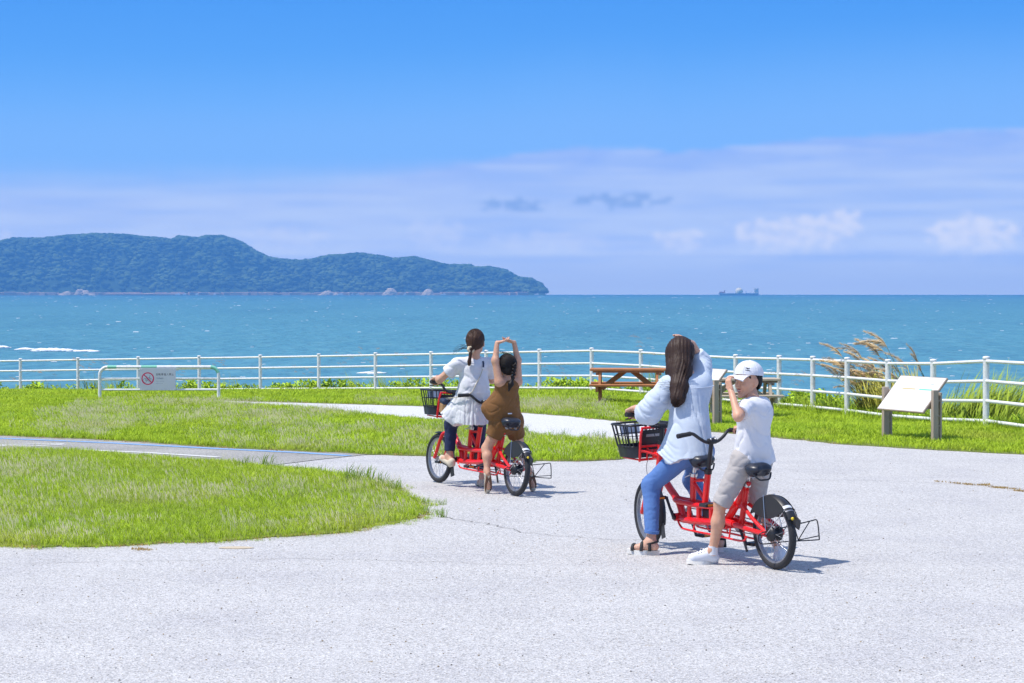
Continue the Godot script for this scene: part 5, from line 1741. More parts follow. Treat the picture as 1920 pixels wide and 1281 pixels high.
	for z in [-1.0, 1.0]:    # skirt guards beside the rear wheel
		g = Geo.new()
		var n := 22
		for f in [1.0, -1.0]:
			var idx := []
			for k in n + 1:
				var a := deg_to_rad(lerpf(30.0, 148.0, float(k) / n))
				var t := float(k) / n
				var lowy := 0.155 - 0.06 * sin(t * PI) + 0.03 * t * t
				var top := V(cos(a) * 0.249, sin(a) * 0.249, z * 0.038 + f * 0.0015)
				var low := V(top.x * 0.92, min(lowy, top.y - 0.004), z * 0.046 + f * 0.0015)
				idx.append([g.vert(top, V(0, 0, f)), g.vert(top.lerp(low, 0.5) + V(0, 0, z * 0.004), V(0, 0, f)), g.vert(low, V(0, 0, f))])
			for k in n:
				for j in 2: g.quad(idx[k][j], idx[k][j + 1], idx[k + 1][j + 1], idx[k + 1][j])
		part("skirt_guard", g, M.black_plastic, b, Transform3D(Basis(), V(0, WHEEL, 0)))
	g = Geo.new()
	for z in [-1.0, 1.0]:
		g.tube([V(0, WHEEL, z * 0.068), V(0.05, 0.49, z * 0.042)], 0.0028, 6)
		g.tube([V(0, WHEEL, z * 0.068), V(-0.19, 0.41, z * 0.04)], 0.0028, 6)
	part("mudguard_stay", g, M.steel, b)
	# wire side rack at the rear axle
	g = Geo.new()
	var loop := spline([V(0.02, 0.215, -0.115), V(0.0, 0.25, -0.10), V(-0.02, 0.268, 0.03), V(-0.03, 0.297, 0.29)], 5)
	g.tube(loop, 0.0042, 6)
	g.tube(spline([V(-0.03, 0.297, 0.29), V(-0.032, 0.296, 0.315), V(-0.032, 0.25, 0.325), V(-0.032, 0.165, 0.33)], 4), 0.0042, 6)
	g.tube(spline([V(-0.032, 0.165, 0.33), V(-0.03, 0.168, 0.25), V(-0.02, 0.178, 0.06), V(0.0, 0.178, -0.10), V(0.02, 0.215, -0.115)], 5), 0.0042, 6)
	g.rod(V(-0.025, 0.278, 0.14), V(-0.028, 0.178, 0.165), 0.0036, 6)
	g.rod(V(-0.028, 0.178, 0.165), V(-0.03, 0.293, 0.26), 0.0036, 6)
	g.tube([V(-0.028, 0.178, 0.165), V(-0.03, 0.19, 0.325)], 0.0036, 6)
	g.rod(V(0, WHEEL, 0.06), V(-0.02, 0.27, 0.05), 0.004, 6)
	g.rod(V(0, WHEEL, -0.06), V(0.01, 0.235, -0.11), 0.004, 6)
	part("wire_rack", g, M.black_plastic, b)
	# saddles and posts
	make_saddle(b, 0.215, 0.645)
	make_saddle(b, 0.905, 0.66)
	for p in [[V(0.272, 0.612, 0), V(0.304, 0.52, 0)], [V(0.94, 0.63, 0), V(0.971, 0.54, 0)]]:
		g = Geo.new()
		g.tube([p[0], p[1]], 0.0145, 12)
		g.tube([p[1].lerp(p[0], 0.05), p[1].lerp(p[0], 0.3)], 0.027, 12)
		g.rod(p[1].lerp(p[0], 0.18) + V(0, 0, -0.028), p[1].lerp(p[0], 0.1) + V(0.03, -0.01, -0.05), 0.005, 6)
		part("seat_post", g, M.steel, b)
	g = Geo.new()
	g.ball(V(0.262, 0.545, -0.012), V(0.017, 0.017, 0.017), 12)
	part("tail_lamp", g, M.lamp_red, b)
	# rear rider's fixed handlebar
	g = Geo.new()
	g.tube([V(0.775, 0.59, 0), V(0.715, 0.805, 0)], 0.0155, 12)
	g.tube([V(0.78, 0.575, 0), V(0.772, 0.605, 0)], 0.0265, 12)
	g.tube([V(0.712, 0.80, -0.03), V(0.712, 0.80, 0.03)], 0.02, 12)
	part("stem", g, M.black_plastic, b)
	g = Geo.new()
	for s in [-0.018, 0.018]: g.ball(V(0.696, 0.815, s), V(0.007, 0.007, 0.007), 8)
	g.rod(V(0.70, 0.822, -0.02), V(0.72, 0.826, 0.03), 0.0045, 6)
	part("clamp_bolt", g, M.steel, b)
	g = Geo.new()
	var half := [V(0.712, 0.80, 0), V(0.712, 0.797, 0.045), V(0.715, 0.825, 0.095), V(0.725, 0.856, 0.135), V(0.732, 0.862, 0.165), V(0.728, 0.855, 0.25)]
	for s in [-1.0, 1.0]: g.tube(spline(half.map(func(p): return V(p.x, p.y, p.z * s)), 6), 0.0115, 10)
	var hb := part("rear_handlebar", g, M.black_plastic, b)
	for s in [-1.0, 1.0]:
		g = Geo.new()
		g.tube([V(0.731, 0.862, s * 0.158), V(0.73, 0.859, s * 0.19), V(0.729, 0.857, s * 0.22), V(0.727, 0.853, s * 0.262)], [0.0165, 0.0155, 0.0165, 0.017], 12)
		part("grip", g, M.rubber, hb)
	# front handlebar
	g = Geo.new()
	g.tube([V(1.378, 0.74, 0), V(1.36, 0.875, 0)], 0.0165, 12)
	g.tube([V(1.376, 0.742, 0), V(1.372, 0.765, 0)], 0.028, 12)
	g.tube([V(1.362, 0.87, -0.028), V(1.362, 0.87, 0.028)], 0.021, 12)
	part("stem", g, M.black_plastic, b, sx)
	g = Geo.new()
	half = [V(1.362, 0.87, 0), V(1.366, 0.866, 0.05), V(1.366, 0.888, 0.10), V(1.345, 0.93, 0.145), V(1.315, 0.955, 0.19), V(1.275, 0.965, 0.30)]
	for s in [-1.0, 1.0]: g.tube(spline(half.map(func(p): return V(p.x, p.y, p.z * s)), 6), 0.0115, 10)
	hb = part("front_handlebar", g, M.black_plastic, b, sx)
	for s in [-1.0, 1.0]:
		g = Geo.new()
		g.tube([V(1.318, 0.954, s * 0.185), V(1.30, 0.96, s * 0.23), V(1.272, 0.966, s * 0.31)], [0.0165, 0.0155, 0.017], 12)
		part("grip", g, M.rubber, hb)
		g = Geo.new()
		g.tube(spline([V(1.335, 0.945, s * 0.165), V(1.355, 0.938, s * 0.185), V(1.35, 0.932, s * 0.23), V(1.325, 0.93, s * 0.29)], 5), 0.0052, 6)
		part("brake_lever", g, M.black_plastic, hb)
		g = Geo.new()
		g.tube(spline([V(1.345, 0.945, s * 0.165), V(1.41, 0.93, s * 0.12), V(1.42, 0.85, s * 0.05), V(1.40, 0.74, s * 0.02)], 6), 0.0025, 5)
		part("brake_cable", g, M.black_plastic, hb)
	g = Geo.new()
	g.tube(spline([V(1.45, 0.70, -0.03), V(1.52, 0.60, -0.04), V(1.53, 0.52, -0.035), V(1.515, 0.47, -0.03)], 6), 0.0025, 5)
	part("brake_cable", g, M.dull_steel, b)
	# basket carrier
	g = Geo.new()
	for s in [-1.0, 1.0]:
		g.tube(spline([V(1.53, 0.625, s * 0.095), V(1.505, 0.64, s * 0.105), V(1.478, 0.80, s * 0.105), V(1.472, 0.855, s * 0.09)], 5), 0.0095, 8)
		g.rod(V(1.53, 0.628, s * 0.095), V(1.76, 0.632, s * 0.09), 0.007, 6)
		g.rod(V(1.493, 0.70, s * 0.105), V(1.40, 0.66, s * 0.01), 0.009, 6)
		g.rod(V(1.492, 0.71, s * 0.045), V(1.508, 0.63, s * 0.045), 0.008, 6)
	for q in [[1.472, 0.855, 0.10], [1.489, 0.725, 0.105], [1.495, 0.69, 0.105], [1.51, 0.63, 0.10]]: g.tube([V(q[0], q[1], -q[2]), V(q[0], q[1], q[2])], 0.0095, 8)
	g.box(V(1.44, 0.66, 0), V(0.07, 0.05, 0.05), Basis(), 0.006)
	part("basket_carrier", g, M.red_paint, b)
	g = Geo.new()
	g.box(V(1.487, 0.79, 0), V(0.012, 0.10, 0.185), Basis(V(0, 0, 1), 0.17), 0.003)
	var back := part("carrier_plate", g, M.black_plastic, b)
	g = Geo.new()
	g.box(V(1.478, 0.80, 0), V(0.006, 0.02, 0.12), Basis(V(0, 0, 1), 0.17), 0.002)
	part("name_plate", g, M.dull_steel, back)
	# basket
	g = Geo.new()
	var rim := func(y: float, k: float) -> Array:
		var x0 := lerpf(1.525, 1.505, k)
		var x1 := lerpf(1.765, 1.80, k)
		var w := lerpf(0.135, 0.172, k)
		var c := 0.045
		var pts := []
		for q in [[x1 - c, w - c, 0.0], [x0 + c, w - c, PI / 2], [x0 + c, -w + c, PI], [x1 - c, -w + c, PI * 1.5]]:
			for s in 5:
				var a: float = q[2] + s * PI / 8.0
				pts.append(V(q[0] + cos(a) * c, y, q[1] + sin(a) * c))
		pts.append(pts[0])
		return pts
	g.tube(rim.call(0.875, 1.0), 0.0075, 8, false)
	g.tube(rim.call(0.80, 0.68), 0.003, 6, false)
	var top: Array = rim.call(0.875, 1.0)
	var bot: Array = rim.call(0.715, 0.3)
	for k in 20:
		if k % 5 in [0, 2, 4]: g.tube([top[k], bot[k]], 0.0048, 6, false)
	for q in [[2, 12, 0.33], [2, 12, 0.66], [4, 5, 0.25], [4, 5, 0.5], [4, 5, 0.75], [9, 10, 0.33], [9, 10, 0.66], [14, 15, 0.25], [14, 15, 0.5], [14, 15, 0.75], [19, 0, 0.33], [19, 0, 0.66]]:
		if q[0] == 2: continue
		g.tube([top[q[0]].lerp(top[q[1]], q[2]), bot[q[0]].lerp(bot[q[1]], q[2])], 0.0048, 6, false)
	var bk := part("basket", g, M.black_plastic, b)
	g = Geo.new()
	var lo: Array = rim.call(0.642, 0.0)
	var hi: Array = rim.call(0.722, 0.3)
	for k in 20:
		var o: Vector3 = (hi[k] - V(1.65, 0.72, 0)).normalized()
		var o2: Vector3 = (hi[k + 1] - V(1.65, 0.72, 0)).normalized()
		for f in [1.0, -1.0]:
			var e := V(0, 0, 0) if f > 0 else -o * 0.004
			var e2 := V(0, 0, 0) if f > 0 else -o2 * 0.004
			g.quad(g.vert(hi[k] + e, o * f), g.vert(hi[k + 1] + e2, o2 * f), g.vert(lo[k + 1] + e2, o2 * f), g.vert(lo[k] + e, o * f))
		g.flat_tri(V(1.65, 0.644, 0), lo[k], lo[k + 1], Vector3.UP)
	g.tube(hi, 0.005, 6, false)
	part("basket_tray", g, M.black_plastic, bk)
	g = Geo.new()
	g.box(V(1.797, 0.825, -0.005), V(0.004, 0.072, 0.16), Basis(V(0, 0, 1), -0.15), 0.001)
	part("white_plate", g, M.plate_white, bk)
	# drive
	for x in [1.15, 0.52]:
		make_crank(b, x, -1.0, crank)
		make_crank(b, x, 1.0, crank + 180.0)
		g = Geo.new()
		g.lathe([Vector2(0.0, -0.002), Vector2(0.058, -0.002), Vector2(0.058, 0.002), Vector2(0.0, 0.002)], 28, Transform3D(Basis(V(1, 0, 0), PI / 2), V(x, 0.25, 0.058)))
		part("chain_ring", g, M.dull_steel, b)
	g = Geo.new()
	for q in [[1.15, 0.52, 0.056], [0.52, 0.0, 0.05]]:
		g.rod(V(q[0], 0.305, q[2]), V(q[1], 0.305 if q[1] > 0.1 else 0.27, q[2]), 0.004, 5)
		g.rod(V(q[0], 0.195, q[2]), V(q[1], 0.195 if q[1] > 0.1 else 0.20, q[2]), 0.004, 5)
	part("chain", g, M.dull_steel, b)
	g = Geo.new()
	g.box(V(0.78, 0.302, 0.0), V(0.12, 0.06, 0.05), Basis(), 0.008)
	part("lock_box", g, M.black_plastic, b)
	g = Geo.new()
	g.tube(spline([V(0.34, 0.25, -0.05), V(0.27, 0.16, -0.06), V(0.24, 0.10, -0.062)], 4), 0.009, 8)
	part("kickstand", g, M.black_plastic, b)
	return b

var xf_a := Transform3D()      # riders' frame of the front tandem: x ahead, y up, z to the right, origin under the rear axle
var xf_b := Transform3D()
var bike_a := Transform3D()
var bike_b := Transform3D()

func build_bikes() -> void:
	bike_materials()
	xf_a = Transform3D(Basis(Vector3.UP, deg_to_rad(90.0 + 27.6)), V(1.723, 0, -15.28))
	xf_b = Transform3D(Basis(Vector3.UP, deg_to_rad(90.0 + 26.5)), V(0.0095, 0, -20.80))
	bike_a = xf_a * Transform3D(Basis(V(1, 0, 0), deg_to_rad(-3.0)), Vector3.ZERO)
	bike_b = xf_b * Transform3D(Basis(V(1, 0, 0), deg_to_rad(3.0)), V(-0.05, 0, 0))
	make_bike("red tandem bicycle under the long haired woman and the boy in a white cap", bike_a, deg_to_rad(-8.0), 70.0)
	make_bike("red tandem bicycle under the woman in white and the girl in brown", bike_b, deg_to_rad(5.0), -14.0)

# ------------------------------------------------------------------ people
func head_basis(f: Vector3, tilt_up := 0.0) -> Basis:    # columns: forward, up, right
	var r := f.cross(Vector3.UP).normalized()
	var u := r.cross(f).normalized()
	var b := Basis(f.normalized(), u, r)
	return Basis(r, tilt_up) * b

func head_prims(c: Vector3, b: Basis, s: float) -> Array:
	var p := func(x: float, y: float, z: float) -> Vector3: return c + b * (V(x, y, z) * s)
	var out := [
		ell(p.call(-0.008, 0.030, 0), V(0.096, 0.088, 0.077) * s, b, 0.03),
		ell(p.call(0.022, -0.025, 0), V(0.072, 0.082, 0.063) * s, b, 0.03),
		cap(p.call(0.020, -0.070, -0.036), p.call(0.066, -0.098, -0.012), 0.024 * s, 0.018 * s, 0.025 * s),
		cap(p.call(0.020, -0.070, 0.036), p.call(0.066, -0.098, 0.012), 0.024 * s, 0.018 * s, 0.025 * s),
		ell(p.call(0.074, -0.100, 0), V(0.017, 0.016, 0.020) * s, b, 0.02 * s),
		cap(p.call(0.086, 0.010, 0), p.call(0.108, -0.034, 0), 0.008 * s, 0.0115 * s, 0.012 * s),
		ell(p.call(0.098, -0.040, 0.011), V(0.010, 0.008, 0.009) * s, b, 0.008 * s),
		ell(p.call(0.098, -0.040, -0.011), V(0.010, 0.008, 0.009) * s, b, 0.008 * s),
		cap(p.call(0.082, 0.026, -0.040), p.call(0.082, 0.026, 0.040), 0.012 * s, 0.012 * s, 0.02 * s),
		ell(p.call(0.060, -0.030, -0.040), V(0.024, 0.024, 0.022) * s, b, 0.02 * s),
		ell(p.call(0.060, -0.030, 0.040), V(0.024, 0.024, 0.022) * s, b, 0.02 * s),
		ell(p.call(0.098, 0.004, -0.033), V(0.014, 0.011, 0.016) * s, b, 0.01, true),
		ell(p.call(0.098, 0.004, 0.033), V(0.014, 0.011, 0.016) * s, b, 0.01, true),
		cap(p.call(0.083, -0.064, -0.020), p.call(0.083, -0.064, 0.020), 0.0095 * s, 0.0095 * s, 0.01 * s),
	]
	for k in [-1.0, 1.0]:
		out.append(ell(p.call(-0.004, -0.010, k * 0.080), V(0.019, 0.031, 0.008) * s, b * Basis(V(0, 1, 0), k * 0.35), 0.008 * s))
		out.append(ell(p.call(-0.002, -0.034, k * 0.078), V(0.010, 0.010, 0.007) * s, b, 0.006 * s))
		out.append(ell(p.call(0.002, -0.006, k * 0.090), V(0.009, 0.016, 0.006) * s, b, 0.006 * s, true))
	return out

# wr: wrist, d: towards the knuckles, n: out of the palm, t: towards the thumb
func hand_prims(wr: Vector3, d: Vector3, n: Vector3, t: Vector3, s: float, curl: Array, thumb_in := 0.5) -> Array:
	d = d.normalized()
	t = (t - d * t.dot(d)).normalized()
	n = (n - d * n.dot(d) - t * n.dot(t)).normalized()
	var out := []
	var lens := [0.070, 0.079, 0.073, 0.057]
	for k in 4:
		var lat := (1.5 - k) * 0.0195 * s
		var kn := wr + d * (0.086 - 0.006 * absf(k - 1.0)) * s + t * lat
		out.append(cap(wr + t * lat * 0.62 + d * 0.005 * s, kn, 0.0145 * s, 0.0108 * s, 0.014 * s))
		var a := 0.0
		var p := kn
		var seg := [0.46, 0.30, 0.24]
		for j in 3:
			a += curl[j] * (0.92 + 0.05 * k)
			var q: Vector3 = p + (d * cos(a) + n * sin(a) + t * (1.5 - k) * 0.05) * lens[k] * seg[j] * s
			out.append(cap(p, q, (0.0096 - 0.0011 * j) * s, (0.0086 - 0.0011 * j) * s, 0.004 * s))
			p = q
	var b0 := wr + d * 0.022 * s + t * 0.026 * s
	var b1 := b0 + (d * 0.62 + t * 0.62 + n * 0.35 * thumb_in) * 0.040 * s
	var b2 := b1 + (d * 0.85 + t * (0.35 - 0.6 * thumb_in) + n * 0.7 * thumb_in) * 0.032 * s
	var b3 := b2 + (d * 0.9 + t * (0.1 - 0.7 * thumb_in) + n * 0.8 * thumb_in) * 0.024 * s
	out.append(cap(wr + d * 0.012 * s + t * 0.010 * s, b1, 0.016 * s, 0.0125 * s, 0.012 * s))
	out.append(cap(b1, b2, 0.0112 * s, 0.0098 * s, 0.004 * s))
	out.append(cap(b2, b3, 0.0098 * s, 0.0078 * s, 0.004 * s))
	return out

func limb(pts: Array, rad: Array, k := 0.03) -> Array:
	var out := []
	for j in pts.size() - 1: out.append(cap(pts[j], pts[j + 1], rad[j], rad[j + 1], k))
	return out

func foot_prims(ankle: Vector3, heel: Vector3, toe: Vector3, s: float) -> Array:
	var f := (toe - heel).normalized()
	var up := (ankle - heel.lerp(toe, 0.25)).normalized()
	var side := f.cross(up).normalized()
	return [
		cap(ankle, heel + up * 0.030 * s + f * 0.025 * s, 0.034 * s, 0.028 * s, 0.02),
		cap(ankle + f * 0.02 * s, heel.lerp(toe, 0.62) + up * 0.024 * s, 0.032 * s, 0.023 * s, 0.03),
		cap(heel + up * 0.026 * s + f * 0.03 * s, heel.lerp(toe, 0.72) + up * 0.018 * s - side * 0.016 * s, 0.026 * s, 0.018 * s, 0.02),
		cap(heel.lerp(toe, 0.6) + up * 0.018 * s - side * 0.02 * s, heel.lerp(toe, 0.93) + up * 0.013 * s - side * 0.014 * s, 0.018 * s, 0.011 * s, 0.02),
		cap(heel.lerp(toe, 0.6) + up * 0.018 * s + side * 0.02 * s, heel.lerp(toe, 0.86) + up * 0.012 * s + side * 0.020 * s, 0.017 * s, 0.010 * s, 0.02),
	]

func shoe_prims(heel: Vector3, toe: Vector3, up: Vector3, h: float, s: float) -> Array:
	var f := (toe - heel).normalized()
	var side := f.cross(up).normalized()
	up = side.cross(f).normalized()
	var l := heel.distance_to(toe)
	return [
		cap(heel + f * 0.035 * s + up * 0.03 * s, heel + f * l * 0.3 + up * h, 0.036 * s, 0.036 * s, 0.02),
		cap(heel + f * 0.035 * s + up * 0.03 * s, heel + f * (l - 0.045 * s) + up * 0.026 * s, 0.034 * s, 0.036 * s, 0.025),
		cap(heel + f * l * 0.35 + up * h * 0.85, heel + f * (l - 0.06 * s) + up * 0.034 * s, 0.034 * s, 0.028 * s, 0.025),
	]

func sole(heel: Vector3, toe: Vector3, up: Vector3, w: float, th: float) -> Geo:    # a shaped sole slab; its underside lies on heel-toe
	var g := Geo.new()
	var f := (toe - heel).normalized()
	var side := f.cross(up).normalized()
	up = side.cross(f).normalized()
	var l := heel.distance_to(toe)
	var top := []
	var bot := []
	var n := 26
	for k in n:
		var a := TAU * k / n
		var x := 0.5 + 0.5 * cos(a)
		var ww := w * (0.76 + 0.24 * smoothstep(0.25, 0.75, x)) * pow(absf(sin(a)), 0.72) * signf(sin(a))
		var p := heel + f * (x * l) + side * ww + up * 0.010 * smoothstep(0.75, 1.0, x)
		bot.append(p)
		top.append(p + up * th)
	var cb := heel.lerp(toe, 0.5)
	for k in n:
		var j := (k + 1) % n
		g.flat_tri(cb, bot[k], bot[j], -up)
		g.flat_tri(cb + up * th, top[k], top[j], up)
		var o0: Vector3 = (bot[k] - cb).normalized()
		var o1: Vector3 = (bot[j] - cb).normalized()
		g.quad(g.vert(bot[k], o0), g.vert(bot[j], o1), g.vert(top[j], o1), g.vert(top[k], o0))
	return g

func folds(scale: Vector3, amp: float, seed_: int, turn := Basis()) -> Callable:    # soft creases that stand out from the cloth
	var f := FastNoiseLite.new()
	f.seed = seed_
	f.frequency = 1.0
	f.fractal_type = FastNoiseLite.FRACTAL_NONE
	return func(p: Vector3, n: Vector3) -> Vector3:
		var q := turn * p
		var w := 1.0 - minf(1.0, absf(f.get_noise_3dv(q * scale)) * 2.6)
		var v := 1.0 - minf(1.0, absf(f.get_noise_3dv(q * scale * 0.55 + V(9, 3, 1))) * 2.2)
		return p + n * (w * w * 0.55 + v * v * 0.75) * amp

func strands(r: RandomNumberGenerator, n: int, root: Variant, w: float) -> Geo:    # root(i) -> list of points
	var g := Geo.new()
	for k in n:
		var pts: Array = spline(root.call(r), 3)
		var rad := []
		for j in pts.size(): rad.append(w * (1.0 - 0.75 * pow(float(j) / (pts.size() - 1), 2.0)))
		g.tube(pts, rad, 4, false)
	return g

func combed(r: RandomNumberGenerator, n: int, c: Vector3, b: Basis, rad: Vector3, to: Vector3, w: float) -> Geo:    # strands lying on the skull, drawn back to the tie
	var t := (b.inverse() * (to - c) / rad).normalized()
	return strands(r, n, func(q: RandomNumberGenerator) -> Array:
		var d := V(q.randf_range(-0.75, 0.75), q.randf_range(-0.35, 1.0), q.randf_range(-1, 1)).normalized()
		if d.x > 0.35 and d.y < 0.45: d = V(-d.x, d.y, d.z)
		var pts := []
		for k in 6:
			var e := d.slerp(t, k / 5.0) if d.angle_to(t) > 0.05 else t
			pts.append(c + b * (e * rad * (1.008 + 0.004 * q.randf())))
		return pts, w)

func people_materials() -> void:
	var sk := func(called: String, r: float, g: float, b: float) -> void:
		var m := mat(called, r, g, b, 0.52)
		m.subsurf_scatter_enabled = true
		m.subsurf_scatter_strength = 0.06
		mottle(m, noise_tex(FastNoiseLite.TYPE_SIMPLEX_SMOOTH, 0.02, 81, [[0.0, Color(0.95, 0.9, 0.88)], [1.0, Color(1, 1, 1)]], 256, 3), 6.0)
	sk.call("skin_woman", 0.66, 0.40, 0.28)
	sk.call("skin_boy", 0.66, 0.38, 0.25)
	sk.call("skin_girl", 0.62, 0.36, 0.24)
	var weave := noise_tex(FastNoiseLite.TYPE_CELLULAR, 0.12, 83, [], 256, 1, FastNoiseLite.RETURN_DISTANCE)
	var wrinkle := noise_tex(FastNoiseLite.TYPE_SIMPLEX_SMOOTH, 0.018, 84, [], 256, 2)
	var cl := func(called: String, r: float, g: float, b: float, sheen := 0.3, cm := 0.55, sc := 5.0) -> void:
		var m := mat(called, r, g, b, 0.85)
		m.rim_enabled = true
		m.rim = sheen
		relief(m, wrinkle, cm, sc, false)
	cl.call("pale_blue_cloth", 0.52, 0.59, 0.68, 0.2, 0.12, 4.0)
	cl.call("denim", 0.085, 0.185, 0.44, 0.2, 0.15, 7.0)
	cl.call("white_cotton", 0.68, 0.68, 0.71, 0.2, 0.15, 4.0)
	cl.call("white_tunic", 0.68, 0.68, 0.71, 0.2, 0.18, 4.0)
	cl.call("grey_cotton", 0.42, 0.39, 0.37, 0.2, 0.2, 6.0)
	cl.call("navy_denim", 0.012, 0.020, 0.075, 0.2, 0.15, 7.0)
	cl.call("brown_cotton", 0.185, 0.080, 0.020, 0.2, 0.14, 5.0)
	cl.call("cap_cotton", 0.68, 0.69, 0.73, 0.2, 0.15, 9.0)
	var hair := func(called: String, r: float, g: float, b: float) -> void:
		var m := mat(called, r, g, b, 0.58)
		m.metallic_specular = 0.38
	hair.call("dark_brown_hair", 0.036, 0.018, 0.012)
	hair.call("brown_hair", 0.050, 0.022, 0.012)
	hair.call("black_hair", 0.010, 0.007, 0.007)
	mat("shoe_white", 0.70, 0.71, 0.74, 0.55)
	mat("sole_white", 0.72, 0.71, 0.68, 0.6)
	mat("strap_black", 0.015, 0.015, 0.017, 0.7)
	mat("flat_beige", 0.60, 0.52, 0.40, 0.6)
	mat("sole_brown", 0.17, 0.085, 0.05, 0.75)
	mat("eye_white", 0.7, 0.68, 0.66, 0.2)
	mat("eye_dark", 0.012, 0.008, 0.006, 0.15)
	mat("lip", 0.42, 0.15, 0.12, 0.45)
	mat("sock_white", 0.7, 0.7, 0.72, 0.9)
	mat("scrunchie", 0.62, 0.52, 0.36, 0.8)
	mat("tan_leather", 0.42, 0.23, 0.10, 0.5)
	mat("navy_leather", 0.02, 0.03, 0.07, 0.45)
	mat("cord_beige", 0.50, 0.46, 0.36, 0.7)

var cur_base := Vector3.ZERO
func wear(called: String, g: Geo, m: Material, o: Node3D) -> MeshInstance3D:
	return part(called, g, m, o, Transform3D(Basis(), -cur_base))

func person(label: String, xf: Transform3D, base: Vector3) -> Node3D:
	cur_base = base
	return thing("person", label, "person", xf * Transform3D(Basis(), base), "riders on the tandem bicycles")

func sub(called: String, g: Geo, m: Material, o: Node3D) -> MeshInstance3D:
	return part(called, g, m, o)

func build_people() -> void:
	people_materials()
	build_long_haired_woman()
	build_boy()
	build_woman_in_white()
	build_girl()

func grip_a(p: Vector3) -> Vector3:
	return xf_a.affine_inverse() * (bike_a * p)
func grip_b(p: Vector3) -> Vector3:
	return xf_b.affine_inverse() * (bike_b * p)

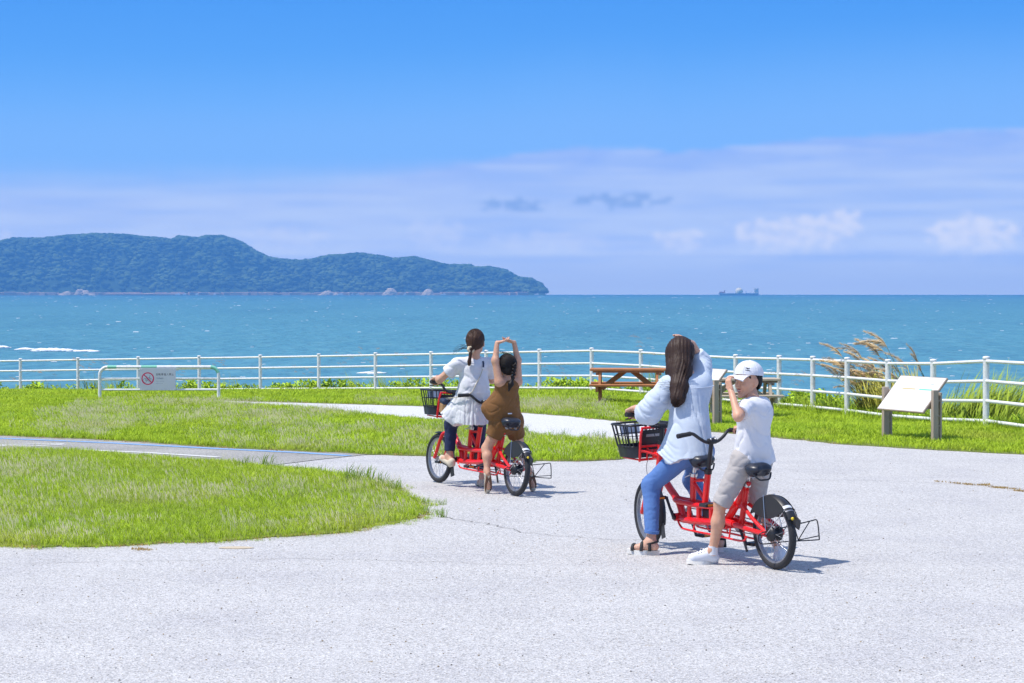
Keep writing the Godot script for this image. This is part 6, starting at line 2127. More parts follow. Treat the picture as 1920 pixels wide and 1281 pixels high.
func build_long_haired_woman() -> void:
	var o := person("woman with long dark hair, pale blue blouse and jeans astride the front tandem", xf_a, V(0.95, 0, -0.1))
	var pel := V(0.985, 0.728, -0.03)
	var wst := V(0.99, 0.90, -0.015)
	var chs := V(1.05, 1.06, -0.005)
	var nck := V(1.105, 1.225, 0)
	var hd := V(1.185, 1.372, 0.0)
	var shl := V(1.100, 1.165, -0.155)
	var shr := V(1.105, 1.195, 0.112)
	var ell_ := V(1.115, 0.998, -0.285)
	var wrl := V(1.29, 1.004, -0.305)
	var elr := V(1.205, 1.315, 0.185)
	var wrr := V(1.188, 1.450, 0.098)
	var hb := head_basis(V(0.86, -0.03, 0.50))
	# body
	var g := Geo.new()
	var body := [cap(pel + V(0, 0, -0.06), pel + V(0, 0, 0.06), 0.09, 0.09), cap(pel, wst, 0.08, 0.065, 0.05), cap(wst, chs, 0.065, 0.065, 0.05), cap(shl, shr, 0.040, 0.040, 0.05), cap(chs, nck, 0.055, 0.05, 0.05), cap(nck, hd + V(-0.02, -0.05, 0), 0.052, 0.048, 0.03)]
	body += limb([shl, ell_, wrl], [0.048, 0.036, 0.024]) + limb([shr, elr, wrr], [0.048, 0.036, 0.024])
	var hipl := V(0.985, 0.70, -0.09)
	var knl := V(1.19, 0.475, -0.235)
	var anl := V(1.10, 0.085, -0.285)
	var hipr := V(0.985, 0.70, 0.04)
	var knr := V(1.24, 0.49, 0.13)
	var anr := V(1.06, 0.085, 0.24)
	body += limb([hipl, knl, anl], [0.065, 0.042, 0.031]) + limb([hipr, knr, anr], [0.065, 0.042, 0.031])
	body += foot_prims(anl, V(1.055, 0.03, -0.262), V(1.215, 0.03, -0.395), 1.0)
	body += foot_prims(anr, V(1.02, 0.03, 0.23), V(1.20, 0.03, 0.31), 1.0)
	skin(g, body, 0.0125)
	skin(g, head_prims(hd, hb, 0.97), 0.0055)
	skin(g, hand_prims(wrl, V(1, -0.26, 0.12), V(-0.1, -1, 0), V(0.2, -0.05, 1), 1.05, [0.9, 1.25, 0.8], 0.9), 0.0038)
	skin(g, hand_prims(wrr, V(0.22, 0.52, -0.82), V(-0.25, -0.85, -0.45), V(-1, 0, -0.3), 0.95, [0.15, 0.25, 0.2], 0.2), 0.0038)
	wear("body", g, M.skin_woman, o)
	# blouse
	g = Geo.new()
	var fx := V(1, 0.35, 0)
	var bl := [cap(V(1.052, 1.09, -0.02), V(0.985, 0.655, -0.05), 0.125, 0.168, 0.06, fx, 1.08, true), cap(V(1.0, 0.86, -0.06), V(1.065, 0.672, -0.140), 0.085, 0.125, 0.06, Vector3.ZERO, 1.0, true), cap(V(0.99, 0.86, -0.03), V(0.975, 0.662, -0.055), 0.105, 0.150, 0.06, Vector3.ZERO, 1.0, true), cap(shl, shr, 0.060, 0.060, 0.06), cap(V(1.065, 1.13, -0.07), V(1.065, 1.13, 0.07), 0.095, 0.095, 0.06, fx, 1.25),
		cap(shl, V(1.105, 1.065, -0.235), 0.060, 0.074, 0.05), cap(V(1.105, 1.065, -0.235), V(1.135, 1.0, -0.28), 0.074, 0.078, 0.05), cap(V(1.135, 1.0, -0.28), V(1.195, 0.983, -0.29), 0.078, 0.060, 0.04), cap(V(1.195, 0.985, -0.29), V(1.235, 0.995, -0.297), 0.062, 0.042, 0.03, Vector3.ZERO, 1.0, true),
		cap(shr, V(1.16, 1.265, 0.152), 0.068, 0.066, 0.05), cap(V(1.16, 1.265, 0.152), elr, 0.070, 0.066, 0.05), cap(elr, V(1.198, 1.388, 0.137), 0.060, 0.050, 0.04, Vector3.ZERO, 1.0, true), cap(shr + V(0, -0.05, -0.02), V(1.03, 0.93, 0.01), 0.078, 0.09, 0.06, fx, 1.2)]
	var pleat := FastNoiseLite.new()
	pleat.seed = 5
	pleat.frequency = 1.0
	pleat.fractal_type = FastNoiseLite.FRACTAL_NONE
	var crease := func(x: float, y: float) -> float:
		var w := 1.0 - minf(1.0, absf(pleat.get_noise_2d(x, y)) * 2.3)
		return w * w
	skin(g, bl, 0.0078, func(p: Vector3, n: Vector3) -> Vector3:
		var q := p
		var sleeve := smoothstep(-0.17, -0.23, p.z)
		var arm := smoothstep(1.22, 1.28, p.y) * smoothstep(0.1, 0.2, p.z)
		var trunk := (1.0 - sleeve) * (1.0 - arm)
		# fine gathers below the yoke, opening into long soft folds
		var gath: float = crease.call(p.z * 30.0 + p.x * 4.0, p.y * 1.5) * smoothstep(1.145, 1.10, p.y) * smoothstep(0.88, 1.02, p.y)
		var long: float = crease.call(p.z * 11.0 + 7.0 + p.x * 3.0, p.y * 1.1 + 3.0) * smoothstep(1.12, 0.95, p.y)
		q += n * (gath * 0.006 + long * 0.010) * trunk
		var sl: float = crease.call((p.x - 1.0) * 8.0 - (p.y - 1.0) * 13.0, p.z * 4.0)
		q += n * sl * 0.009 * sleeve
		q.y -= 0.022 * sleeve * smoothstep(1.03, 0.95, p.y)
		var ar: float = crease.call(p.y * 17.0 + p.z * 10.0, p.x * 6.0)
		q += n * ar * 0.007 * arm
		return q)
	var bo := wear("blouse", g, M.pale_blue_cloth, o)
	g = Geo.new()
	var seam := []
	for k in 15:
		var a := lerpf(-1.15, 1.2, k / 14.0)
		seam.append(V(1.045 - 0.098 * cos(a), 1.150 + 0.010 * a, 0.17 * sin(a)))
	g.tube(spline(seam, 3), 0.0035, 6)
	sub("yoke_seam", g, M.pale_blue_cloth, bo)
	# jeans
	g = Geo.new()
	var jn := [cap(V(0.985, 0.725, -0.085), V(0.985, 0.725, 0.025), 0.098, 0.098, 0.05), cap(V(0.99, 0.73, -0.03), V(0.995, 0.84, -0.03), 0.085, 0.07, 0.05)]
	jn += [cap(hipl, knl, 0.088, 0.064, 0.05), cap(knl, V(1.108, 0.150, -0.279), 0.064, 0.049, 0.03, Vector3.ZERO, 1.0, true), cap(hipr, knr, 0.088, 0.064, 0.05), cap(knr, V(1.085, 0.150, 0.225), 0.064, 0.049, 0.03, Vector3.ZERO, 1.0, true)]
	skin(g, jn, 0.008, folds(V(7, 16, 7), 0.0032, 23, Basis(V(0, 0, 1), 0.5)))
	var jo := wear("jeans", g, M.denim, o)
	g = Geo.new()
	g.tube([V(1.109, 0.152, -0.279), V(1.106, 0.172, -0.278)], 0.0525, 18)
	sub("trouser_cuff", g, M.denim, jo)
	# sandals
	for q in [[V(1.045, 0, -0.253), V(1.225, 0, -0.403), anl], [V(1.01, 0, 0.226), V(1.21, 0, 0.314), anr]]:
		var f: Vector3 = (q[1] - q[0]).normalized()
		var sd := f.cross(Vector3.UP).normalized()
		var so := wear("sandal", sole(q[0], q[1], Vector3.UP, 0.042, 0.032), M.sole_white, o)
		g = Geo.new()
		var l: float = q[0].distance_to(q[1])
		for at in [[0.80, 0.045, 0.040], [0.52, 0.062, 0.039]]:
			var arch := []
			for k in 9:
				var a := PI * k / 8.0
				arch.append(q[0] + f * l * at[0] + sd * cos(a) * at[2] + V(0, 0.028 + sin(a) * at[1], 0))
			g.tube(arch, 0.012, 8, true, 0.45)
		var loop := []
		for k in 15:
			var a := TAU * k / 14.0
			loop.append(q[2] + V(0, -0.005, 0) + f * (cos(a) * 0.040 - 0.004) + sd * sin(a) * 0.038 + V(0, -0.012 * cos(a), 0))
		g.tube(loop, 0.012, 8, false, 0.45)
		g.tube([q[0] + f * l * 0.52 + V(0, 0.088, 0), q[2] + f * 0.038 + V(0, -0.01, 0)], 0.011, 8)
		for s in [-1.0, 1.0]: g.tube([q[0] + f * l * 0.26 + sd * s * 0.036 + V(0, 0.03, 0), q[2] - f * 0.0 + sd * s * 0.038], 0.011, 8)
		sub("sandal_strap", g, M.strap_black, so)
	# hair: a long fall, blown to her left over the back
	g = Geo.new()
	var away := V(-0.83, 0, -0.556)
	var across := V(0.556, 0, -0.83) * -1.0
	var kk := [hd + V(-0.045, 0.02, -0.03), V(1.083, 1.270, -0.070), V(0.998, 1.155, -0.128), V(0.968, 1.080, -0.158), V(0.972, 1.042, -0.168)]
	var kw := [0.090, 0.080, 0.056, 0.043, 0.020]
	var kt := [0.080, 0.058, 0.040, 0.030, 0.018]
	var hp := [ell(hd + V(-0.008, 0.030, -0.004), V(0.112, 0.103, 0.094), hb, 0.04), ell(hd + hb * V(0.105, -0.05, 0), V(0.06, 0.085, 0.07), hb, 0.01, true)]
	for k in 4: hp.insert(k, cap(kk[k], kk[k + 1], kw[k], kw[k + 1], 0.045, away, kw[k] / kt[k]))
	hp.insert(0, cap(hd + V(-0.03, 0.0, 0.0) - across * 0.058, V(1.085, 1.255, -0.06) - across * 0.062, 0.056, 0.036, 0.04, away, 1.3))
	var lock := FastNoiseLite.new()
	lock.seed = 8
	lock.frequency = 1.0
	skin(g, hp, 0.006, func(p: Vector3, n: Vector3) -> Vector3:
		var a := p.dot(across) + maxf(0.0, 1.33 - p.y) * 0.25
		return p + n * (lock.get_noise_2d(a * 60.0, p.y * 2.0) * 0.006 + lock.get_noise_2d(a * 150.0, p.y * 3.0) * 0.003))
	var ho := wear("hair", g, M.dark_brown_hair, o)
	var r := RandomNumberGenerator.new()
	r.seed = 41
	g = strands(r, 520, func(q: RandomNumberGenerator) -> Array:
		var t := q.randf_range(-0.98, 0.98)
		var stop := q.randf_range(0.8, 1.12)
		var pts := [hd + V(-0.008, 0.030, -0.004) + across * t * 0.05 + V(0, 0.103 * sqrt(1.0 - 0.3 * t * t), 0) + away * 0.02]
		for k in 5:
			var w := t + 0.12 * sin(k * 1.7 + t * 9.0) * (k / 5.0)
			w = clampf(w, -1.0, 1.0)
			var c: Vector3 = kk[k]
			if k == 4: c = kk[3] + (kk[4] - kk[3]) * stop * 1.3
			pts.append(c + across * w * kw[k] + away * (kt[k] * sqrt(1.0 - w * w) + 0.003 + q.randf_range(-0.002, 0.004)))
		return pts, 0.0013)
	sub("hair_strand", g, M.dark_brown_hair, ho).set_meta("kind", "stuff")
	# wind-blown wisps at the left shoulder
	g = strands(r, 26, func(q: RandomNumberGenerator) -> Array:
		var a := V(1.0 + q.randf_range(-0.03, 0.03), 1.22 + q.randf_range(-0.06, 0.03), -0.09)
		return [a + V(0, 0.10, 0.02), a, a + V(0.02, -0.05, -0.06 + q.randf_range(-0.02, 0.02)), a + V(0.06, q.randf_range(-0.08, -0.01), -0.12 + q.randf_range(-0.05, 0.02))], 0.0016)
	sub("hair_wisp", g, M.dark_brown_hair, ho).set_meta("kind", "stuff")

func build_boy() -> void:
	var o := person("boy in white cap, white shirt and grey shorts shading his face on the front tandem", xf_a, V(0.25, 0, -0.05))
	var pel := V(0.295, 0.705, 0)
	var chs := V(0.262, 0.98, 0)
	var nck := V(0.272, 1.09, 0)
	var hd := V(0.325, 1.222, -0.005)
	var hb := head_basis(V(-0.12, -0.06, -0.99))
	var shl := V(0.185, 1.05, -0.115)
	var shr := V(0.325, 1.06, 0.105)
	var ell_ := V(0.085, 1.0, -0.24)
	var wrl := V(0.225, 1.165, -0.205)
	var elr := V(0.50, 0.96, 0.19)
	var gr := grip_a(V(0.729, 0.857, 0.215))
	var wrr := gr + V(-0.075, 0.028, 0)
	var g := Geo.new()
	var hipl := V(0.295, 0.68, -0.065)
	var knl := V(0.375, 0.415, -0.19)
	var anl := V(0.425, 0.095, -0.215)
	var hipr := V(0.295, 0.68, 0.065)
	var knr := V(0.43, 0.43, 0.12)
	var anr := V(0.26, 0.09, 0.20)
	var body := [cap(pel + V(0, 0, -0.05), pel + V(0, 0, 0.05), 0.07, 0.07), cap(pel, chs, 0.07, 0.075, 0.05), cap(shl, shr, 0.034, 0.036, 0.04), cap(chs, nck, 0.06, 0.042, 0.04), cap(nck, hd + V(-0.01, -0.06, 0.01), 0.042, 0.042, 0.03)]
	body += limb([shl, ell_, wrl], [0.036, 0.029, 0.0205]) + limb([shr, elr, wrr], [0.036, 0.029, 0.0205])
	body += limb([hipl, knl, knl.lerp(anl, 0.4) + V(-0.008, 0, 0), anl], [0.056, 0.040, 0.042, 0.028]) + limb([hipr, knr, anr], [0.056, 0.040, 0.028])
	body += foot_prims(anl, V(0.435, 0.03, -0.19), V(0.475, 0.03, -0.30), 0.62) + foot_prims(anr, V(0.24, 0.03, 0.17), V(0.30, 0.03, 0.25), 0.62)
	skin(g, body, 0.0105)
	skin(g, head_prims(hd, hb, 0.92), 0.0042)
	skin(g, hand_prims(wrl, V(0.30, 0.62, -0.05), V(0.1, 0.1, 1), V(0.9, -0.3, 0.0), 0.80, [0.5, 0.7, 0.5], 0.6), 0.0032)
	skin(g, hand_prims(wrr, V(1, -0.1, 0), V(0, -1, 0), V(0, 0, -1), 0.80, [0.9, 1.25, 0.8], 0.9), 0.0034)
	wear("body", g, M.skin_boy, o)
	var p := func(x: float, y: float, z: float) -> Vector3: return hd + hb * (V(x, y, z) * 0.92)
	for s in [-1.0, 1.0]:
		g = Geo.new()
		g.ball(p.call(0.083, 0.004, s * 0.033), V(0.0105, 0.0050, 0.0125), 10, hb)
		var eye := wear("eye", g, M.eye_white, o)
		g = Geo.new()
		g.ball(p.call(0.0900, 0.003, s * 0.032), V(0.0040, 0.0046, 0.0055), 8, hb)
		sub("iris", g, M.eye_dark, eye)
		g = Geo.new()
		g.tube([p.call(0.0935, 0.011, s * 0.018), p.call(0.0955, 0.0115, s * 0.032), p.call(0.086, 0.007, s * 0.048)], [0.0022, 0.0028, 0.0016], 6)
		sub("eyelash", g, M.eye_dark, eye)
		g = Geo.new()
		g.tube([p.call(0.0975, 0.026, s * 0.014), p.call(0.0965, 0.030, s * 0.032), p.call(0.083, 0.026, s * 0.052)], [0.0036, 0.0052, 0.0026], 6, true, 0.7)
		wear("eyebrow", g, M.black_hair, o)
	g = Geo.new()
	g.tube(spline([p.call(0.0835, -0.061, -0.023), p.call(0.0935, -0.0575, -0.008), p.call(0.0935, -0.0575, 0.008), p.call(0.0835, -0.061, 0.023)], 3), 0.0046, 6)
	g.tube(spline([p.call(0.0825, -0.063, -0.020), p.call(0.0915, -0.073, -0.007), p.call(0.0915, -0.073, 0.007), p.call(0.0825, -0.063, 0.020)], 3), 0.0052, 6)
	var lp := wear("lips", g, M.lip, o)
	g = Geo.new()
	g.tube([p.call(0.0900, -0.0645, -0.014), p.call(0.0935, -0.0645, 0.0), p.call(0.0900, -0.0645, 0.014)], 0.0026, 6)
	sub("teeth", g, M.eye_white, lp)
	# hair below the cap
	g = Geo.new()
	skin(g, [ell(p.call(-0.020, 0.022, 0), V(0.088, 0.085, 0.074), hb, 0.02), ell(p.call(-0.058, -0.028, 0), V(0.036, 0.046, 0.052), hb, 0.03), ell(p.call(0.060, -0.050, 0), V(0.112, 0.112, 0.14), hb, 0.01, true), cap(p.call(0.036, 0.030, -0.062), p.call(0.018, -0.004, -0.068), 0.011, 0.004, 0.006), cap(p.call(0.036, 0.030, 0.062), p.call(0.018, -0.004, 0.068), 0.011, 0.004, 0.006)], 0.0045, folds(V(60, 14, 60), 0.002, 3))
	wear("hair", g, M.black_hair, o)
	# cap
	g = Geo.new()
	var dome := []
	for k in 13:
		var th := deg_to_rad(lerpf(96.0, 0.0, k / 12.0))
		dome.append(Vector2(sin(th), cos(th)))
	var cx := Transform3D(hb, hd + hb * V(-0.010, 0.046, 0)) * Transform3D(Basis(V(0, 0, 1), 0.14) * Basis.from_scale(V(0.104, 0.088, 0.087)), Vector3.ZERO)
	g.lathe(dome, 32, cx)
	g.ball(cx * V(0, 1.0, 0), V(0.008, 0.004, 0.008), 8, hb)
	var cp := wear("cap", g, M.cap_cotton, o)
	g = Geo.new()
	var rows := []
	for k in 15:
		var a := lerpf(-1.15, 1.15, k / 14.0)
		var q := []
		for j in 5:
			var t := j / 4.0
			var inn := V(cos(a) * 0.104, -0.010, sin(a) * 0.088)
			var ext := V(0.078 + cos(a) * 0.098, -0.014 - 0.020 * a * a, sin(a) * 0.084)
			var e := inn.lerp(ext, t) + V(0, 0.010 * sin(t * PI), 0)
			q.append(hd + hb * (e + V(-0.008, 0.049, 0)))
		rows.append(q)
	for side in [1.0, -1.0]:
		var first := g.v.size()
		for k in 15:
			for j in 5: g.vert(rows[k][j] + hb * V(0, side * 0.0022, 0), hb * V(0.15, side, 0))
		for k in 14:
			for j in 4:
				var i0 := first + k * 5 + j
				g.quad(i0, i0 + 1, i0 + 6, i0 + 5)
	var rimpts := []
	for k in 15: rimpts.append(rows[k][4])
	g.tube(rimpts, 0.0034, 6)
	sub("cap_visor", g, M.cap_cotton, cp)
	g = Geo.new()
	for sg in 6:
		var arc := []
		for k in 9:
			var th := deg_to_rad(lerpf(98.0, 4.0, k / 8.0))
			var a := TAU * sg / 6.0 + 0.5
			arc.append(cx * V(cos(a) * sin(th) * 1.006, cos(th) * 1.006, sin(a) * sin(th) * 1.006))
		g.tube(arc, 0.0011, 4)
	sub("cap_seam", g, M.cap_cotton, cp)
	# the small dark running mark and lettering on the cap's side
	g = Geo.new()
	var on := func(a: float, th: float) -> Vector3: return cx * V(cos(a) * sin(th) * 1.012, cos(th) * 1.012, sin(a) * sin(th) * 1.012)
	for sname in [-1.0]:
		var a0: float = -0.85
		g.tube([on.call(a0 - 0.12, 1.17), on.call(a0 - 0.02, 1.20), on.call(a0 + 0.10, 1.14)], 0.0022, 5)
		g.tube([on.call(a0 + 0.02, 1.26), on.call(a0 + 0.09, 1.17), on.call(a0 + 0.20, 1.15)], 0.0020, 5)
		g.tube([on.call(a0 - 0.16, 1.36), on.call(a0 + 0.18, 1.33)], 0.0022, 5)
	sub("cap_mark", g, M.eye_dark, cp)
	# shirt
	g = Geo.new()
	var fx := V(1, 0.15, 0.25)
	skin(g, [cap(V(0.262, 1.01, 0), V(0.285, 0.672, 0), 0.110, 0.130, 0.05, fx, 1.22, true), cap(shl, shr, 0.050, 0.050, 0.04), cap(V(0.25, 1.01, -0.03), V(0.265, 1.01, 0.03), 0.10, 0.10, 0.05, fx, 1.2), cap(shl, V(0.120, 1.012, -0.205), 0.053, 0.060, 0.03, Vector3.ZERO, 1.0, true), cap(shr, V(0.435, 1.005, 0.155), 0.053, 0.060, 0.03, Vector3.ZERO, 1.0, true), cap(V(0.25, 0.78, 0.04), V(0.24, 0.668, 0.07), 0.075, 0.078, 0.05, Vector3.ZERO, 1.0, true)], 0.0072, folds(V(13, 5, 9), 0.012, 31, Basis(V(1, 0, 0), 0.55)))
	var to := wear("shirt", g, M.white_cotton, o)
	g = Geo.new()
	var col := []
	for k in 17:
		var a := TAU * k / 16.0
		col.append(nck + V(0.008 + cos(a) * 0.050, -0.012 + 0.012 * -cos(a + 1.0), sin(a) * 0.052))
	g.tube(col, 0.008, 8, false)
	sub("collar", g, M.white_cotton, to)
	# shorts
	g = Geo.new()
	skin(g, [cap(pel + V(0, 0.0, -0.05), pel + V(0, 0.0, 0.05), 0.092, 0.092, 0.05), cap(pel, V(0.275, 0.78, 0), 0.078, 0.07, 0.04), cap(hipl, V(0.372, 0.398, -0.19), 0.082, 0.064, 0.04, Vector3.ZERO, 1.0, true), cap(hipr, V(0.43, 0.42, 0.122), 0.086, 0.070, 0.04, Vector3.ZERO, 1.0, true)], 0.0075, folds(V(8, 12, 8), 0.007, 37, Basis(V(1, 0, 0), -0.4)))
	wear("shorts", g, M.grey_cotton, o)
	# socks and shoes
	for q in [[V(0.438, 0, -0.165), V(0.50, 0, -0.375), anl], [V(0.215, 0, 0.155), V(0.34, 0, 0.31), anr]]:
		g = Geo.new()
		g.tube([q[2] + V(0, -0.03, 0), q[2] + V(-0.002, 0.03, 0)], [0.034, 0.033], 14)
		wear("sock", g, M.sock_white, o)
		g = Geo.new()
		skin(g, shoe_prims(q[0] + V(0, 0.012, 0), q[1] + V(0, 0.012, 0), Vector3.UP, 0.062, 0.98), 0.006)
		var so := wear("shoe", g, M.shoe_white, o)
		sub("shoe_sole", sole(q[0], q[1], Vector3.UP, 0.042, 0.024), M.sole_white, so)
		g = Geo.new()
		var f: Vector3 = (q[1] - q[0]).normalized()
		var sd := f.cross(Vector3.UP).normalized()
		for t in [0.47, 0.56, 0.65]: g.tube([q[0].lerp(q[1], t) + sd * 0.024 + V(0, 0.088 - 0.06 * (t - 0.47), 0), q[0].lerp(q[1], t) + V(0, 0.102 - 0.10 * (t - 0.47), 0), q[0].lerp(q[1], t) - sd * 0.024 + V(0, 0.088 - 0.06 * (t - 0.47), 0)], 0.0045, 5)
		sub("shoe_lace", g, M.sock_white, so)

func build_woman_in_white() -> void:
	var o := person("woman in a white tunic with a low ponytail riding the rear tandem", xf_b, V(0.9, 0, 0))
	var pel := V(0.825, 0.72, 0.01)
	var wst := V(0.80, 0.90, 0.0)
	var chs := V(0.81, 1.04, 0.0)
	var nck := V(0.805, 1.19, 0.005)
	var hd := V(0.800, 1.345, 0.016)
	var hb := head_basis(V(0.80, 0.0, 0.60))
	var shl := V(0.84, 1.145, -0.145)
	var shr := V(0.80, 1.145, 0.155)
	var gl := grip_b(V(1.29, 0.963, -0.255))
	var gr := grip_b(V(1.29, 0.963, 0.255))
	var wrl := gl + V(-0.075, 0.038, -0.005)
	var wrr := gr + V(-0.075, 0.038, 0.005)
	var ell_ := V(0.985, 1.00, -0.265)
	var elr := V(0.985, 0.99, 0.27)
	var hipl := V(0.825, 0.70, -0.065)
	var knl := V(1.12, 0.585, -0.085)
	var anl := V(1.12, 0.285, -0.10)
	var hipr := V(0.825, 0.70, 0.075)
	var knr := V(1.02, 0.43, 0.15)
	var anr := V(0.975, 0.085, 0.175)
	var g := Geo.new()
	var body := [cap(pel + V(0, 0, -0.055), pel + V(0, 0, 0.055), 0.08, 0.08), cap(pel, wst, 0.08, 0.07, 0.05), cap(wst, chs, 0.07, 0.07, 0.05), cap(shl, shr, 0.038, 0.038, 0.05), cap(chs, nck, 0.05, 0.046, 0.05), cap(nck, hd + V(-0.02, -0.06, -0.01), 0.046, 0.044, 0.03)]
	body += limb([shl, ell_, wrl], [0.042, 0.033, 0.023]) + limb([shr, elr, wrr], [0.042, 0.033, 0.023])
	body += limb([hipl, knl, knl.lerp(anl, 0.35) + V(-0.006, 0, 0), anl], [0.06, 0.040, 0.036, 0.029]) + limb([hipr, knr, knr.lerp(anr, 0.35) + V(-0.006, 0, 0), anr], [0.06, 0.040, 0.036, 0.029])
	var hl := V(1.045, 0.205, -0.105)
	var tl := V(1.265, 0.255, -0.125)
	body += foot_prims(anl, hl, tl, 0.95) + foot_prims(anr, V(0.94, 0.02, 0.16), V(1.12, 0.02, 0.21), 0.95)
	skin(g, body, 0.0125)
	skin(g, head_prims(hd, hb, 0.95), 0.0055)
	skin(g, hand_prims(wrl, V(1, -0.30, 0.05), V(-0.1, -1, 0), V(0.1, 0, 1), 0.95, [0.9, 1.25, 0.8], 0.9), 0.004)
	skin(g, hand_prims(wrr, V(1, -0.30, -0.05), V(-0.1, -1, 0), V(0.1, 0, -1), 0.95, [0.9, 1.25, 0.8], 0.9), 0.004)
	wear("body", g, M.skin_woman, o)
	g = Geo.new()
	var loop := []
	for k in 13:
		var a := TAU * k / 12.0
		loop.append(wrl + V(-0.012, 0, 0) + V(0.004 * sin(a), cos(a) * 0.0265, sin(a) * 0.0265))
	g.tube(loop, 0.003, 6, false)
	wear("bracelet", g, M.steel, o)
	# tunic: fitted to the waist, then a full gathered skirt
	g = Geo.new()
	var fx := V(1, 0, 0)
	var sway := FastNoiseLite.new()
	sway.seed = 12
	sway.frequency = 1.0
	var cr := folds(V(9, 7, 9), 0.009, 43, Basis(V(1, 0, 0), 0.6))
	sway.fractal_type = FastNoiseLite.FRACTAL_NONE
	skin(g, [cap(V(0.81, 1.08, 0), V(0.80, 0.89, 0), 0.134, 0.138, 0.05, fx, 1.25), cap(V(0.80, 0.93, 0), V(0.825, 0.600, 0.01), 0.130, 0.180, 0.06, fx, 1.1, true), cap(V(0.84, 0.88, -0.04), V(0.995, 0.630, -0.150), 0.085, 0.112, 0.07, Vector3.ZERO, 1.0, true), cap(shl + V(0, 0.005, 0), shr + V(0, 0.005, 0), 0.056, 0.056, 0.05),
		cap(shl, V(0.915, 1.065, -0.212), 0.060, 0.074, 0.04, Vector3.ZERO, 1.0, true), cap(shr, V(0.905, 1.055, 0.225), 0.060, 0.074, 0.04, Vector3.ZERO, 1.0, true)], 0.0085, func(p: Vector3, n: Vector3) -> Vector3:
		var q: Vector3 = cr.call(p, n)
		var w := smoothstep(0.91, 0.80, p.y)
		if w > 0.0:
			var a := atan2(p.z, 0.8 - p.x)
			var fo := 1.0 - minf(1.0, absf(sway.get_noise_2d(a * 2.3 + 0.8, p.y * 0.9)) * 2.0)
			q += n * fo * fo * 0.012 * w * (0.5 + 0.5 * smoothstep(0.85, 0.65, p.y))
		q += n * -0.003 * smoothstep(0.015, 0.0, absf(p.y - 0.885))
		return q)
	var tu := wear("tunic", g, M.white_tunic, o)
	g = Geo.new()
	g.tube([V(0.722, 1.135, 0.035), V(0.716, 1.10, 0.034)], [0.004, 0.007], 8, true, 0.5)
	sub("keyhole", g, M.skin_woman, tu)
	# trousers
	g = Geo.new()
	skin(g, [cap(pel + V(0, 0, -0.055), pel + V(0, 0, 0.055), 0.085, 0.085, 0.05), cap(hipl, knl, 0.070, 0.062, 0.05), cap(knl, V(1.12, 0.33, -0.098), 0.062, 0.050, 0.03, Vector3.ZERO, 1.0, true), cap(hipr, knr, 0.070, 0.062, 0.05), cap(knr, V(0.982, 0.15, 0.170), 0.062, 0.046, 0.03, Vector3.ZERO, 1.0, true)], 0.0085, folds(V(10, 20, 10), 0.005, 47))
	wear("trousers", g, M.navy_denim, o)
	# flat shoes
	for q in [[hl + V(-0.012, -0.022, 0), tl + V(0.01, -0.012, 0), V(-0.2, 1, 0)], [V(0.93, 0, 0.158), V(1.135, 0, 0.214), V(0, 1, 0)]]:
		g = Geo.new()
		var f: Vector3 = (q[1] - q[0]).normalized()
		var l: float = q[0].distance_to(q[1])
		var u: Vector3 = q[2].normalized()
		skin(g, [cap(q[0] + f * 0.035 + u * 0.024, q[0] + f * (l - 0.04) + u * 0.022, 0.033, 0.034, 0.02), cap(q[0] + f * 0.036 + u * 0.03, q[0] + f * 0.03 + u * 0.048, 0.033, 0.032, 0.02), ell(q[0] + f * l * 0.50 + u * 0.075, V(0.055, 0.045, 0.027), head_basis(f), 0.01, true)], 0.006)
		var so := wear("flat_shoe", g, M.flat_beige, o)
		sub("shoe_sole", sole(q[0] - u * 0.006, q[1] - u * 0.006, u, 0.036, 0.010), M.strap_black, so)
	# hair in a low ponytail
	g = Geo.new()
	var lock := FastNoiseLite.new()
	lock.seed = 18
	lock.frequency = 1.0
	var sc := hd + V(-0.075, -0.062, -0.088)
	skin(g, [ell(hd + hb * V(-0.018, 0.030, 0), V(0.103, 0.096, 0.083), hb, 0.03), cap(hd + hb * V(-0.06, 0.0, 0.0), sc, 0.062, 0.026, 0.05), ell(hd + hb * V(0.10, -0.045, 0), V(0.075, 0.085, 0.10), hb, 0.01, true), ell(hd + hb * V(0.008, -0.018, 0.088), V(0.024, 0.036, 0.03), hb, 0.01, true)], 0.006, func(p: Vector3, n: Vector3) -> Vector3:
		var d := p - sc
		return p + n * (lock.get_noise_2d(atan2(d.y, d.z) * 14.0, d.length() * 6.0) * 0.006))
	var ho := wear("hair", g, M.brown_hair, o)
	g = Geo.new()
	var tail := [sc, sc + V(-0.012, -0.030, -0.006), sc + V(-0.014, -0.058, -0.010), sc + V(-0.012, -0.084, -0.014), sc + V(-0.008, -0.115, -0.018)]
	var tp := []
	for k in 4: tp.append(cap(tail[k].lerp(tail[k + 1], 0.25), tail[k].lerp(tail[k + 1], 0.75), 0.0145 if k < 3 else 0.012, 0.0145 if k < 3 else 0.018, 0.006))
	tp.append(cap(tail[3], tail[4] + V(0, -0.02, 0), 0.012, 0.016, 0.012))
	skin(g, tp, 0.0045, func(p: Vector3, n: Vector3) -> Vector3: return p + n * lock.get_noise_2d(p.z * 160.0, p.y * 12.0) * 0.004)
	sub("ponytail", g, M.brown_hair, ho)
	g = Geo.new()
	var sp := []
	for k in 8:
		var a := TAU * k / 8.0
		sp.append(ell(sc + V(-0.004 + 0.004 * sin(a * 3.0), sin(a) * 0.022, cos(a) * 0.024), V(0.017, 0.014, 0.014), Basis(), 0.006))
	skin(g, sp, 0.0045)
	sub("hair_tie", g, M.scrunchie, ho)
	var r := RandomNumberGenerator.new()
	r.seed = 55
	g = combed(r, 420, hd + hb * V(-0.018, 0.030, 0), hb, V(0.104, 0.097, 0.084), sc, 0.0014)
